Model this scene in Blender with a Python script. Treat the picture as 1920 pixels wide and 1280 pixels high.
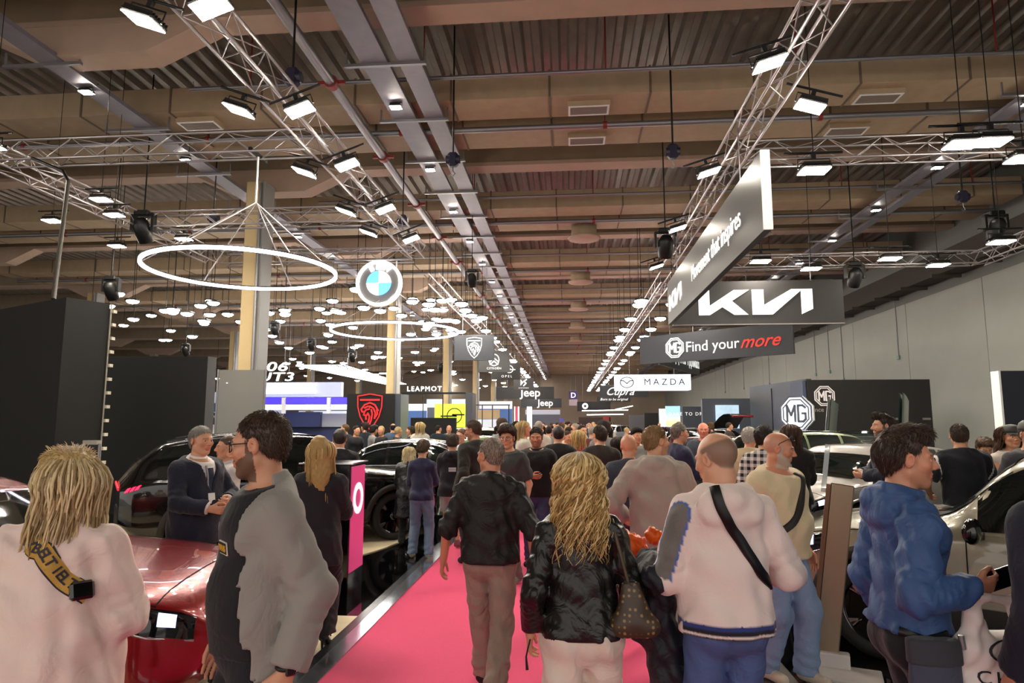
import bpy, bmesh, math, random
import numpy as np
from mathutils import Vector, Matrix, Euler

for o in list(bpy.data.objects):
    bpy.data.objects.remove(o, do_unlink=True)
SC = bpy.context.scene
COL = SC.collection
PI = math.pi

# ------------------------------------------------------------------ camera
F_PX, VPX, VPY, CAM_H = 1240.0, 1068.0, 793.0, 1.80
PITCH = math.atan((VPY - 640.0) / F_PX)
YAW = math.atan((VPX - 960.0) / F_PX * math.cos(PITCH))
cam_d = bpy.data.cameras.new('camera')
cam_d.sensor_width = 36.0
cam_d.lens = F_PX / 1920.0 * 36.0
cam_d.clip_start, cam_d.clip_end = 0.05, 500
cam = bpy.data.objects.new('camera', cam_d)
COL.objects.link(cam)
cam.location = (0, 0, CAM_H)
cam.rotation_euler = (PI / 2 + PITCH, 0, YAW)
SC.camera = cam
CAM_R = Euler((PI / 2 + PITCH, 0, YAW)).to_matrix()

# ------------------------------------------------------------------ world, exposure
SC.view_settings.view_transform = 'Standard'
SC.view_settings.look = 'None'
SC.view_settings.gamma = 1.0
SC.view_settings.exposure = 0.95
SC.view_settings.use_curve_mapping = False
W = bpy.data.worlds.new('world')
SC.world = W
W.use_nodes = True
W.node_tree.nodes['Background'].inputs[0].default_value = (1.0, 0.93, 0.86, 1)
W.node_tree.nodes['Background'].inputs[1].default_value = 0.75
LAMP = 130.0          # radiance of the flood lamps
LAMP_FAR = 45.0
RING = 5.0

# ------------------------------------------------------------------ pixel -> place
def ray(px, py):
    return (CAM_R @ Vector(((px - 960) / F_PX, (640 - py) / F_PX, -1.0)))
def atZ(px, py, z=0.0):
    d = ray(px, py); t = (z - CAM_H) / d.z
    return Vector((d.x * t, d.y * t, z))
def atY(px, py, Y):
    d = ray(px, py); t = Y / d.y
    return Vector((d.x * t, Y, CAM_H + d.z * t))
def atX(px, py, X):
    d = ray(px, py); t = X / d.x
    return Vector((X, d.y * t, CAM_H + d.z * t))

# ------------------------------------------------------------------ colours, materials
def lin(c):
    if isinstance(c, str):
        c = c.lstrip('#'); c = [int(c[i:i + 2], 16) / 255 for i in (0, 2, 4)]
    return tuple((x / 12.92 if x <= 0.04045 else ((x + 0.055) / 1.055) ** 2.4) for x in c) + (1.0,)
_M = {}
def mat(name, col, rough=0.6, metal=0.0, var=0.0, vscale=8.0, bump=0.0, bscale=60.0, emit=0.0, spec=0.5,
        coat=0.0, trans=0.0, alpha=1.0, stretch=None, ior=1.45, sheen=0.0, ecol=None, sss=0.0):
    if name in _M: return _M[name]
    m = bpy.data.materials.new(name); m.use_nodes = True
    nt = m.node_tree; b = nt.nodes['Principled BSDF']
    c = lin(col)
    b.inputs['Base Color'].default_value = c
    b.inputs['Roughness'].default_value = rough
    b.inputs['Metallic'].default_value = metal
    b.inputs['Specular IOR Level'].default_value = spec
    b.inputs['IOR'].default_value = ior
    if coat: b.inputs['Coat Weight'].default_value = coat; b.inputs['Coat Roughness'].default_value = 0.03
    if trans: b.inputs['Transmission Weight'].default_value = trans
    if alpha < 1: b.inputs['Alpha'].default_value = alpha
    if sheen: b.inputs['Sheen Weight'].default_value = sheen
    if emit:
        b.inputs['Emission Color'].default_value = lin(ecol) if ecol else c
        b.inputs['Emission Strength'].default_value = emit
    if var or bump:
        tc = nt.nodes.new('ShaderNodeTexCoord'); mp = nt.nodes.new('ShaderNodeMapping')
        nt.links.new(tc.outputs['Object'], mp.inputs[0])
        if stretch: mp.inputs['Scale'].default_value = stretch
    if var:
        n = nt.nodes.new('ShaderNodeTexNoise'); n.inputs['Scale'].default_value = vscale; n.inputs['Detail'].default_value = 4
        nt.links.new(mp.outputs[0], n.inputs['Vector'])
        r = nt.nodes.new('ShaderNodeMapRange')
        r.inputs['From Min'].default_value = 0.25; r.inputs['From Max'].default_value = 0.75
        r.inputs['To Min'].default_value = 1 - var; r.inputs['To Max'].default_value = 1 + var
        nt.links.new(n.outputs['Fac'], r.inputs['Value'])
        mx = nt.nodes.new('ShaderNodeVectorMath'); mx.operation = 'SCALE'
        mx.inputs[0].default_value = c[:3]
        nt.links.new(r.outputs[0], mx.inputs['Scale'])
        nt.links.new(mx.outputs[0], b.inputs['Base Color'])
    if bump:
        n2 = nt.nodes.new('ShaderNodeTexNoise'); n2.inputs['Scale'].default_value = bscale; n2.inputs['Detail'].default_value = 3
        nt.links.new(mp.outputs[0], n2.inputs['Vector'])
        bp = nt.nodes.new('ShaderNodeBump'); bp.inputs['Strength'].default_value = bump; bp.inputs['Distance'].default_value = 0.01
        nt.links.new(n2.outputs['Fac'], bp.inputs['Height'])
        nt.links.new(bp.outputs[0], b.inputs['Normal'])
    _M[name] = m
    return m
def emis(name, col, strength):
    if name in _M: return _M[name]
    m = bpy.data.materials.new(name); m.use_nodes = True
    b = m.node_tree.nodes['Principled BSDF']
    b.inputs['Base Color'].default_value = lin(col)
    b.inputs['Emission Color'].default_value = lin(col)
    b.inputs['Emission Strength'].default_value = strength
    b.inputs['Roughness'].default_value = 0.5
    _M[name] = m
    return m

# ------------------------------------------------------------------ things, parts
def tag(o, label=None, cat=None, group=None, kind=None):
    if label: o['label'] = label
    if cat: o['category'] = cat
    if group: o['group'] = group
    if kind: o['kind'] = kind
    return o
def thing(name, label, cat, loc=(0, 0, 0), rotz=0.0, group=None, kind=None):
    o = bpy.data.objects.new(name, None); COL.objects.link(o)
    o.empty_display_size = 0.1
    o.location = loc; o.rotation_euler = (0, 0, rotz)
    return tag(o, label, cat, group, kind)
def local_of(parent):
    """matrix taking world coordinates into the frame of a top-level parent"""
    return Matrix.LocRotScale(parent.location, parent.rotation_euler, parent.scale).inverted()
def link(name, me, parent=None, world=False):
    o = bpy.data.objects.new(name, me); COL.objects.link(o)
    if parent is not None:
        o.parent = parent
        if world:
            p = parent
            M = Matrix.LocRotScale(p.location, p.rotation_euler, p.scale)
            while p.parent is not None:
                M = Matrix.LocRotScale(p.parent.location, p.parent.rotation_euler, p.parent.scale) @ p.matrix_parent_inverse @ M
                p = p.parent
            o.matrix_parent_inverse = M.inverted()
    return o
def copy_tree(o, parent=None):
    c = o.copy(); COL.objects.link(c); c.parent = parent
    for ch in list(o.children): copy_tree(ch, c)
    return c

class MB:
    """collects shapes into one mesh"""
    def __init__(s): s.v = []; s.f = []; s.m = []; s.sm = []
    def add(s, verts, faces, mi=0, smooth=False):
        n = len(s.v); s.v += [tuple(v) for v in verts]
        for f in faces:
            s.f.append(tuple(i + n for i in f)); s.m.append(mi); s.sm.append(smooth)
        return s
    def box(s, c, size, mi=0, R=None, bevel=0.0):
        x, y, z = [k / 2 for k in size]
        if bevel > 0:
            b = min(bevel, x * .9, y * .9, z * .9)
            vs = []; 
            for sz in (-1, 1):
                for ins in (0, 1):
                    zz = sz * (z - (b if ins == (0 if sz < 0 else 1) and False else 0))
            # chamfered box: three quads per corner ring
            pts = []
            lay = [(-z, b), (-z + b, 0), (z - b, 0), (z, b)]
            for zz, k in lay:
                X, Y = x - k, y - k
                pts += [(-X + b * (k == 0), -Y, zz), (X - b * (k == 0), -Y, zz), (X, -Y + b * (k == 0), zz), (X, Y - b * (k == 0), zz),
                        (X - b * (k == 0), Y, zz), (-X + b * (k == 0), Y, zz), (-X, Y - b * (k == 0), zz), (-X, -Y + b * (k == 0), zz)]
            fs = [tuple(reversed(range(8))), tuple(range(24, 32))]
            for L in range(3):
                for i in range(8):
                    j = (i + 1) % 8
                    fs.append((L * 8 + i, L * 8 + j, L * 8 + 8 + j, L * 8 + 8 + i))
            vs = pts
        else:
            vs = [(sx * x, sy * y, sz * z) for sz in (-1, 1) for sy in (-1, 1) for sx in (-1, 1)]
            fs = [(0, 2, 3, 1), (4, 5, 7, 6), (0, 1, 5, 4), (2, 6, 7, 3), (0, 4, 6, 2), (1, 3, 7, 5)]
        c = Vector(c)
        vs = [(R @ Vector(v) if R is not None else Vector(v)) + c for v in vs]
        return s.add(vs, fs, mi)
    def bb(s, lo, hi, mi=0, bevel=0.0):
        return s.box([(a + b) / 2 for a, b in zip(lo, hi)], [abs(b - a) for a, b in zip(lo, hi)], mi, bevel=bevel)
    def bar(s, p, q, w, h, mi=0, up=(0, 0, 1)):
        p, q = Vector(p), Vector(q); d = q - p; L = d.length
        if L < 1e-6: return s
        d.normalize(); up = Vector(up)
        if abs(d.dot(up)) > .98: up = Vector((0, 1, 0))
        sx = d.cross(up).normalized(); u = sx.cross(d)
        R = Matrix((sx, d, u)).transposed()
        return s.box((p + q) / 2, (w, L, h), mi, R)
    def tube(s, pts, r, n=8, mi=0, caps=True, smooth=True, closed=False):
        pts = [Vector(p) for p in pts]; m = len(pts)
        rs = r if isinstance(r, (list, tuple)) else [r] * m
        ref = None; rings = []
        for i, p in enumerate(pts):
            if closed: t = pts[(i + 1) % m] - pts[i - 1]
            else: t = pts[min(i + 1, m - 1)] - pts[max(i - 1, 0)]
            if t.length < 1e-9: t = Vector((0, 0, 1))
            t.normalize()
            if ref is None:
                ref = t.orthogonal().normalized()
            ref = (ref - t * ref.dot(t))
            ref = ref.normalized() if ref.length > 1e-6 else t.orthogonal().normalized()
            b = t.cross(ref)
            rings.append([p + (ref * math.cos(2 * PI * k / n) + b * math.sin(2 * PI * k / n)) * rs[i] for k in range(n)])
        vs = [v for R_ in rings for v in R_]; fs = []
        for i in range(m if closed else m - 1):
            a, c = i * n, ((i + 1) % m) * n
            for k in range(n):
                fs.append((a + k, a + (k + 1) % n, c + (k + 1) % n, c + k))
        s.add(vs, fs, mi, smooth)
        if caps and not closed:
            s.add(rings[0], [tuple(reversed(range(n)))], mi); s.add(rings[-1], [tuple(range(n))], mi)
        return s
    def lathe(s, prof, n=24, mi=0, M=None, smooth=True, closed=False, caps=True):
        """prof: (r, z) points around local z"""
        vs = []; m = len(prof)
        for r, z in prof:
            for k in range(n):
                v = Vector((r * math.cos(2 * PI * k / n), r * math.sin(2 * PI * k / n), z))
                vs.append(M @ v if M is not None else v)
        fs = []
        for i in range(m if closed else m - 1):
            a, c = i * n, ((i + 1) % m) * n
            for k in range(n): fs.append((a + k, a + (k + 1) % n, c + (k + 1) % n, c + k))
        if not closed and caps:
            fs.append(tuple(reversed(range(n)))); fs.append(tuple(range((m - 1) * n, m * n)))
        return s.add(vs, fs, mi, smooth)
    def prism(s, poly, t, M=None, mi=0):
        """2D polygon (x, z) extruded along y by t, centred"""
        n = len(poly)
        vs = [Vector((x, -t / 2, z)) for x, z in poly] + [Vector((x, t / 2, z)) for x, z in poly]
        if M is not None: vs = [M @ v for v in vs]
        fs = [tuple(range(n)), tuple(reversed(range(n, 2 * n)))]
        for i in range(n):
            j = (i + 1) % n; fs.append((i, n + i, n + j, j))
        return s.add(vs, fs, mi)
    def mesh(s, name, mats):
        me = bpy.data.meshes.new(name)
        me.from_pydata(s.v, [], s.f)
        if not isinstance(mats, (list, tuple)): mats = [mats]
        for m in mats: me.materials.append(m)
        if len(s.f):
            me.polygons.foreach_set('material_index', s.m)
            me.polygons.foreach_set('use_smooth', s.sm)
        me.update()
        return me
    def build(s, name, mats, parent=None, world=False):
        return link(name, s.mesh(name, mats), parent, world)

def fix_normals(o):
    bm = bmesh.new(); bm.from_mesh(o.data); bmesh.ops.recalc_face_normals(bm, faces=bm.faces); bm.to_mesh(o.data); bm.free()
    return o

_FONT = {}
def text_mesh(txt, size=1.0, extrude=0.01, bold=0.0, spacing=1.0, shear=0.0, xs=1.0, align='CENTER'):
    """lettering as a mesh in the x-z plane (facing -y), centred on its baseline height"""
    cu = bpy.data.curves.new('lettering', 'FONT'); cu.body = txt; cu.size = size; cu.extrude = extrude
    cu.offset = bold; cu.space_character = spacing; cu.shear = shear; cu.align_x = align; cu.align_y = 'CENTER'
    cu.resolution_u = 3
    ob = bpy.data.objects.new('lettering', cu); COL.objects.link(ob)
    dg = bpy.context.evaluated_depsgraph_get(); dg.update()
    me = bpy.data.meshes.new_from_object(ob.evaluated_get(dg))
    bpy.data.objects.remove(ob, do_unlink=True); bpy.data.curves.remove(cu)
    me.transform(Matrix.Rotation(PI / 2, 4, 'X') @ Matrix.Diagonal((xs, 1, 1, 1)))
    return me
def text_on(parent, txt, size, loc, m, rot=(0, 0, 0), name='lettering', **k):
    me = text_mesh(txt, size, **k); me.materials.append(m)
    o = link(name, me, parent); o.location = loc; o.rotation_euler = rot
    return o
# ================================================================== the hall
XR, XL, YF, YB = 16.2, -62.0, 114.0, -9.0
M_floor = mat('hall_floor', '#4a4540', 0.35, var=.15, vscale=1.5)
M_wall = mat('wall_paint', '#a9aca4', 0.7, var=.05, vscale=.6)
M_wallL = mat('far_wall_paint', '#b5a694', 0.8, var=.1, vscale=.4)
M_conc = mat('painted_concrete', '#9c8a74', 0.8, var=.1, vscale=2)
M_flange = mat('beam_soffit_paint', '#b8a08e', 0.75, var=.06, vscale=2)
M_deck = mat('galvanised_deck', '#a39a90', 0.42, metal=.55, var=.1, vscale=3)
M_duct = mat('duct_cladding', '#aa957a', 0.7, var=.08, vscale=3, bump=.15, bscale=30)
M_seam = mat('duct_seam', '#6b5d4d', 0.7)
M_steel = mat('galvanised_steel', '#8e8c90', 0.4, metal=.7)
M_tray = mat('tray_steel', '#84808a', 0.5, metal=.35, var=.08, vscale=4)
M_alu = mat('truss_aluminium', '#b8b2b4', 0.35, metal=.8)
M_black = mat('black_plastic', '#0c0c0d', 0.45)
M_blackm = mat('matt_black_panel', '#141413', 0.6, var=.06, vscale=1)
M_red = mat('red_clamp', '#8c2b28', 0.5)
M_white = mat('white_plastic', '#e6e6e4', 0.45)
M_lens = emis('lamp_lens', '#fff4e2', LAMP)
M_lensf = emis('lamp_lens_far', '#fff6ea', LAMP_FAR)
M_col = mat('column_paint', '#c3ac80', 0.7, var=.06, vscale=1.2)
M_colg = mat('column_clad_grey', '#8b8a86', 0.6)

def struct(o): return tag(o, kind='structure')
m = MB(); m.bb((XL, YB, -.2), (XR + .3, YF, 0)); struct(m.build('floor', M_floor))
# right wall: raised panels with joints
wr = struct(MB().bb((XR + .06, YB, 0), (XR + .3, YF, 11.6)).build('wall_right', mat('wall_joint', '#7c7f7a', .8)))
pm = MB().bb((-.06, -2.98, -3.75), (0, 2.98, 3.75)).mesh('wall_panel', M_wall)
for k in range(21):
    o = link('wall_panel', pm, wr); o.location = (XR + .06, YB + 3 + 6 * k, 3.75)
m = MB(); m.bb((XL, YF, 0), (XR + .3, YF + .3, 11.6)); struct(m.build('wall_far', M_wallL))
m = MB(); m.bb((XL - .3, YB, 0), (XL, YF + .3, 11.6)); struct(m.build('wall_left', M_wallL))

# roof deck: trapezoidal sheet, ribs along the hall
ZD = 11.3
def deck(x0, x1, y0, y1, pitch=.46):
    m = MB(); n = int((x1 - x0) / pitch); prof = []
    for i in range(n):
        x = x0 + i * pitch
        prof += [(x, ZD), (x + .17, ZD), (x + .23, ZD + .14), (x + .40, ZD + .14)]
    vs = [(x, y0, z) for x, z in prof] + [(x, y1, z) for x, z in prof]
    k = len(prof)
    m.add(vs, [(i, i + 1, k + i + 1, k + i) for i in range(k - 1)])
    m.bb((x0, y0, ZD + .16), (x1, y1, ZD + .3))
    return m
struct(deck(XL, XR + .3, YB, YF).build('ceiling', M_deck))

BAY0, BAY = 12.0, 8.25
NB = 13
def haunch_beam():
    """one precast roof beam across the hall; deeper on both sides of each column line"""
    m = MB()
    m.bb((XL, 0, 10.0), (XR, .65, 10.12), 1)            # pale bottom flange
    m.bb((XL, .12, 10.12), (XR, .53, ZD - .02), 0)
    for xc in (-9.8, -27.8, -45.8):
        for sgn in (-1, 1):
            poly = [(xc, 9.35), (xc + sgn * 1.2, 9.35), (xc + sgn * 2.6, 10.0), (xc, 10.0)]
            if sgn < 0: poly = poly[::-1]
            m.prism(poly, .63, Matrix.Translation((0, .325, 0)), 1)
    return m.mesh('roof_beam', [M_conc, M_flange])
bm_ = haunch_beam()
for k in range(-2, NB):
    o = link('trim_%d' % (k + 3), bm_); o.location = (0, BAY0 + BAY * k, 0); struct(o)

# columns
def column(x, y, first=False):
    t = thing('column', None, None, (x, y, 0)); tag(t, kind='structure')
    t.name = 'trim_column'
    MB().bb((-.3, -.35, 0), (.18, .35, 9.4), bevel=.03).build('shaft', M_col, t)
    MB().bb((.18, -.35, 0), (.32, .35, 9.4), bevel=.02).build('cladding', M_colg, t)
    MB().tube([(.2, -.40, 0), (.2, -.40, 9.3)], .045, 8).build('conduit', M_steel, t)
    return t
c0 = column(-9.8, 19.7)
COLUMNS = [c0]
for i in range(1, 7):
    c = copy_tree(c0); c.location = (-9.8, 19.7 + 16.5 * i, 0); COLUMNS.append(c)
for j in (1, 2):
    for i in range(0, 7):
        c = copy_tree(c0); c.location = (-9.8 - 18 * j, 19.7 + 16.5 * i, 0)

# air ducts: two beneath every bay, with section seams and outlet grilles
def duct(y0, x0, x1, label):
    w, h, z = 1.1, .65, 9.6
    t = thing('air_duct', label, 'air duct', ((x0 + x1) / 2, y0 + w / 2, z), group='rectangular air ducts below the roof')
    L = x1 - x0
    MB().bb((-L / 2, -w / 2, 0), (L / 2, w / 2, h), bevel=.01).build('casing', M_duct, t)
    return t, L
SEAM = MB().bb((-.025, -.57, -.02), (.025, .57, .68)).mesh('seam', M_seam)
_g = MB()
_g.bb((-.52, -.27, -.12), (.52, .27, 0), 0)
_g.bb((-.5, -.25, -.135), (.5, -.2, -.12), 1); _g.bb((-.5, .2, -.135), (.5, .25, -.12), 1)
_g.bb((-.5, -.2, -.135), (-.45, .2, -.12), 1); _g.bb((.45, -.2, -.135), (.5, .2, -.12), 1)
for i in range(9): _g.bb((-.45, -.19 + i * .045, -.13), (.45, -.17 + i * .045, -.121), 2)
GRILLE = _g.mesh('grille', [M_duct, M_white, mat('grille_slat', '#8d8078', .5)])
for k in range(-1, NB - 1):
    Yb = BAY0 + BAY * k
    for which, dy in (('first', 3.1), ('second', 4.9)):
        t, L = duct(Yb + dy, -30 if k < 5 else -9, 15.6, 'long tan rectangular air duct crossing the hall beneath the roof, %s' % ('with slatted outlet grilles' if k == 0 else 'without grilles'))
        x0 = t.location.x - L / 2
        if k < 4:
            xs = np.arange(x0 + .8, 15.5, 2.4)
            for x in xs:
                o = link('seam', SEAM, t); o.location = (x - t.location.x, 0, 0)
        if k == 0:
            for gx in ((-8.9 if k else -9.5), .55, 7.4):
                o = link('grille', GRILLE, t); o.location = (gx - t.location.x, 0, 0)
                if k == 1: o.scale = (.8, .8, 1)
    if k < 8:
        # sprinkler pipe between the two ducts
        p = thing('sprinkler_pipe', 'grey sprinkler pipe with red clamps between two tan air ducts', 'pipe', (0, Yb + 4.55, 9.5), group='sprinkler pipes')
        MB().tube([(-30, 0, 0), (15.6, 0, 0)], .075, 10).build('pipe_run', M_steel, p)
        cl = MB().tube([(-.05, 0, 0), (.05, 0, 0)], .1, 10).tube([(0, 0, 0), (0, 0, .9)], .015, 6).mesh('clamp', M_red)
        for i in range(8):
            o = link('clamp', cl, p); o.location = (-26 + 5.4 * i, 0, 0)
        p2 = thing('sprinkler_pipe', 'thin grey sprinkler pipe hung on red rods below the corrugated roof', 'pipe', (0, Yb + 2.3, 9.75), group='sprinkler pipes')
        MB().tube([(-9, 0, 0), (15.6, 0, 0)], .05, 8).build('pipe_run', M_steel, p2)
        hg = MB().tube([(0, 0, 0), (0, 0, 1.55)], .018, 6).mesh('hanger', M_red)
        for i in range(6):
            o = link('hanger', hg, p2); o.location = (-7.5 + 4.2 * i, 0, 0)
# round ceiling diffusers below the far ducts
for k in (1, 2, 3, 4, 5):
    for x in (.65, 7.2):
        Yb = BAY0 + BAY * k
        d = thing('air_diffuser', 'round drum air diffuser hanging under a tan air duct', 'air diffuser', (x, Yb + 5.45, 9.59), group='round air diffusers')
        MB().lathe([(.5, -.02), (.5, -.45), (.46, -.5)], 20).build('drum', M_duct, d)
        MB().lathe([(.66, -.5), (.62, -.56), (.2, -.6), (.02, -.6)], 20).build('outlet_ring', M_flange, d)

# lengthwise pipe (red couplings) left of the trays
p = thing('sprinkler_main', 'thick grey pipe with red couplings running along the hall left of the cable trays', 'pipe', (0, 0, 0))
_a, _b = atZ(505, 0, 9.25), atZ(845, 470, 9.25)
xm = (_a.x + _b.x) / 2
MB().tube([(xm, 2, 9.25), (xm, 106, 9.25)], .11, 10).build('pipe_run', M_steel, p)
cl = MB().tube([(0, -.09, 0), (0, .09, 0)], .15, 12).bb((-.3, -.04, -.04), (.3, .04, .04)).mesh('coupling', M_red)
for i in range(20):
    o = link('coupling', cl, p); o.location = (xm, 9.3 + 4.1 * i, 9.25)

# cable trays (perforated sheet channels) with cross brackets
def tray(xa, xb, z, label):
    t = thing('cable_tray', label, 'cable tray', ((xa + xb) / 2, 0, z), group='cable trays along the hall')
    w = (xb - xa) / 2
    m = MB(); m.bb((-w, 1, 0), (w, 112, .02)); m.bb((-w, 1, .02), (-w + .02, 112, .1)); m.bb((w - .02, 1, .02), (w, 112, .1))
    m.build('channel', M_tray, t)
    return t
def zx(px, py, z): return atZ(px, py, z).x
TZ = 9.3
tl = tray(zx(608, 0, TZ), zx(668, 0, TZ), TZ, 'wide grey cable tray along the hall with a row of lamps')
tr = tray(zx(692, 0, TZ), zx(741, 0, TZ), TZ, 'narrower grey cable tray beside the lamp tray')
br = MB().bb((-1.0, -.04, -.06), (.75, .04, -.0)).bb((-.98, -.02, 0), (-.95, .02, .28)).bb((.7, -.02, 0), (.73, .02, .28)).mesh('bracket', M_steel)
for i in range(36):
    o = link('bracket', br, tl); o.location = (.35, 5 + 2.6 * i, 0)
t3 = tray(-11.0, -10.5, TZ, 'violet-grey cable tray beside the left columns')  # same violet-grey tray steel as the other trays
t4 = tray(10.55, 10.95, TZ, 'grey cable tray along the right bay with a row of lamps')
t5 = tray(11.25, 11.6, TZ, 'second grey cable tray in the right bay nearer the wall')
for tt in (t3, t4):
    for i in range(30):
        o = link('bracket', br, tt); o.location = (-.1 if tt is t3 else .2, 6 + 3.1 * i, 0)
# ================================================================== trusses and lamps
CHORD = {}
def truss(p, q, label, s=.4, bay=.5, detail=True, group='aluminium lighting trusses'):
    """box truss from p to q (bottom centre line), four chords and laced sides"""
    p, q = Vector(p), Vector(q); d = q - p; L = d.length; rz = math.atan2(d.y, d.x) - PI / 2
    t = thing('truss', label, 'truss', p, rz, group=group)
    h = s / 2
    key = round(L, 2)
    if key not in CHORD: CHORD[key] = MB().tube([(0, 0, 0), (0, L, 0)], .025, 8).mesh('chord', M_alu)
    for x, z in ((-h, 0), (h, 0), (-h, s), (h, s)):
        o = link('chord', CHORD[key], t); o.location = (x, 0, z)
    n = int(L / bay); b = L / n
    def br(a, c): return MB().tube([a, c], .011, 5).mesh('brace', M_alu)
    H = h
    kinds = [br((-H, 0, 0), (H, b, 0)), br((H, 0, 0), (-H, b, 0)),
             br((-H, 0, s), (H, b, s)), br((H, 0, s), (-H, b, s)),
             br((-H, 0, 0), (-H, b, s)), br((-H, 0, s), (-H, b, 0)),
             br((H, 0, 0), (H, b, s)), br((H, 0, s), (H, b, 0))]
    if detail:
        for i in range(n):
            for f in range(4):
                o = link('brace', kinds[f * 2 + i % 2], t); o.location = (0, i * b, 0)
    else:
        m = MB()
        for i in range(n):
            y0, y1 = i * b, (i + 1) * b; e = -1 if i % 2 else 1
            m.tube([(-H * e, y0, 0), (H * e, y1, 0)], .011, 4); m.tube([(-H, y0, h - h * e), (-H, y1, h + h * e)], .011, 4)
            m.tube([(H, y0, h - h * e), (H, y1, h + h * e)], .011, 4)
        tag(m.build('lacing', M_alu, t), kind='stuff')
    return t
TRZ = 7.0
XTL = zx(385, 20, TRZ + .2); XTR = zx(1535, 20, TRZ + .2)
truss((XTL, 4.5, TRZ), (XTL, 20.2, TRZ), 'long aluminium box truss with paired floodlights left of the pink carpet')
XTO = -11.6
truss((XTO, 7, TRZ), (XTO, 20.2, TRZ), 'aluminium box truss along the far side of the ring light stand')
truss((XTO - 14, 11.9, TRZ), (XTO - .25, 11.9, TRZ), 'aluminium truss reaching away beyond the black screen wall')
for y, w in ((11.9, 'holding the larger ring light'), (16.4, 'between the two ring lights'), (20.5, 'at the round white and blue emblem')):
    truss((XTO + .25, y, TRZ), (XTL - .25, y, TRZ), 'aluminium cross truss ' + w)
truss((XTR, 5.0, TRZ), (XTR, 22.0, TRZ), 'long aluminium box truss with floodlights above the slogan banner')
XTP = 13.2
truss((XTR + .25, 13.2, TRZ), (XTP - .25, 13.2, TRZ), 'aluminium cross truss with flat white panels reaching the grey wall')
truss((XTR + .25, 21.9, TRZ - .15), (XTP - .25, 21.9, TRZ - .15), 'aluminium cross truss carrying the black letter banner')
truss((XTP, 9.0, TRZ - .15), (XTP, 22.1, TRZ - .15), 'aluminium box truss along the grey wall side')
truss((XTL - .3, 24, TRZ), (XTL - .3, 100, TRZ), 'very long aluminium truss lined with lamps beyond the hanging brand panels', detail=False)
truss((XTR + .3, 24.5, TRZ), (XTR + .3, 100, TRZ), 'very long aluminium truss lined with lamps beyond the white brand box', detail=False)

# flood lamps
def make_flood():
    t = thing('floodlight', 'f', 'floodlight', (0, 0, 0))
    m = MB()
    m.bb((-.22, -.17, .012), (.22, .17, .07), bevel=.02)
    for i in range(7): m.bb((-.2, -.15 + i * .05, .07), (.2, -.14 + i * .05, .11))
    m.build('housing', M_black, t)
    MB().bb((-.205, -.155, 0), (.205, .155, .012)).build('lens', M_lens, t)
    MB().tube([(-.24, 0, .04), (-.24, 0, .2), (.24, 0, .2), (.24, 0, .04)], .012, 6).bb((-.03, -.03, .2), (.03, .03, .3)).tube([(-.44, 0, .3), (.44, 0, .3)], .02, 6).build('yoke', M_black, t)
    return t
flood = make_flood(); _nf = [0]; HANG = []
def put_flood(loc, label, group, rz=0.0, tilt=0.0, s=1.0, rx=0.0):
    global flood
    o = flood if _nf[0] == 0 else copy_tree(flood)
    _nf[0] += 1
    o.location = loc; o.rotation_euler = (rx, tilt, rz); o.scale = (s, s, s)
    o['label'] = label; o['group'] = group
    return o
for a, b in ((322, 38), (400, 14), (493, 207), (570, 207), (610, 323), (657, 310), (680, 397), (731, 393), (720, 437), (776, 449)):
    p = atZ(a, b, TRZ - .25); L = p.x < XTL
    p.x = XTL + (-.5 if L else .5)
    put_flood(p, 'square white floodlight on the %s of the truss beside the pink carpet' % ('stand side' if L else 'aisle side'), 'floodlights on the left aisle truss', 0, (.35 if L else -.35))
for a, b, sx in ((1425, 122, -.5), (1497, 202, .5), (1320, 325, -.5), (1262, 430, -.5), (1225, 501, -.5)):
    p = atZ(a, b, TRZ - .25); p.x = XTR + sx
    put_flood(p, 'square white floodlight on the %s of the slogan banner truss' % ('aisle side' if sx < 0 else 'wall side'), 'floodlights on the right aisle truss', 0, -.3 * (1 if sx < 0 else -1))
# flat soft panels and floods of the right stand
for a, b, z in ((1790, 273, 7.0), (1538, 321, 6.9), (1430, 491, 6.8), (1510, 505, 6.8), (1672, 486, 6.8), (1765, 498, 6.8), (1868, 268, 7.0), (1876, 455, 6.7), (1915, 300, 6.9)):
    p = atZ(a, b, z - .25); p.x = XL + round((p.x - XL - .085) / .46) * .46 + .085
    o = put_flood(p, 'flat white floodlight on the cross trusses beside the grey wall', 'floodlights over the right stand', 0, 0, 1.25)
    HANG.append((o, 1.25))
for a, b in ((196, 375), (100, 415), (343, 449), (0, 276), (214, 404), (222, 462)):
    p = atZ(a, b, TRZ - .25); p.x = XL + round((p.x - XL - .085) / .46) * .46 + .085
    o = put_flood(p, 'white floodlight on the truss grid behind the larger ring light', 'floodlights over the ring stand', 0, 0, .9)
    HANG.append((o, .9))
# lamps along the trays
for i in range(26):
    put_flood((tl.location.x, 14.5 + 3.9 * i, TZ - .13), 'small square lamp under the wide cable tray', 'tray lamps', 0, 0, .62)
for i in range(12):
    put_flood((t3.location.x, 13.2 + 3.9 * i, TZ - .13), 'small square lamp under the tray beside the columns', 'column tray lamps', 0, 0, .62)
    put_flood((t4.location.x, 15.6 + 3.9 * i, TZ - .13), 'small square lamp under the right bay tray', 'right bay tray lamps', 0, 0, .62)
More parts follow.
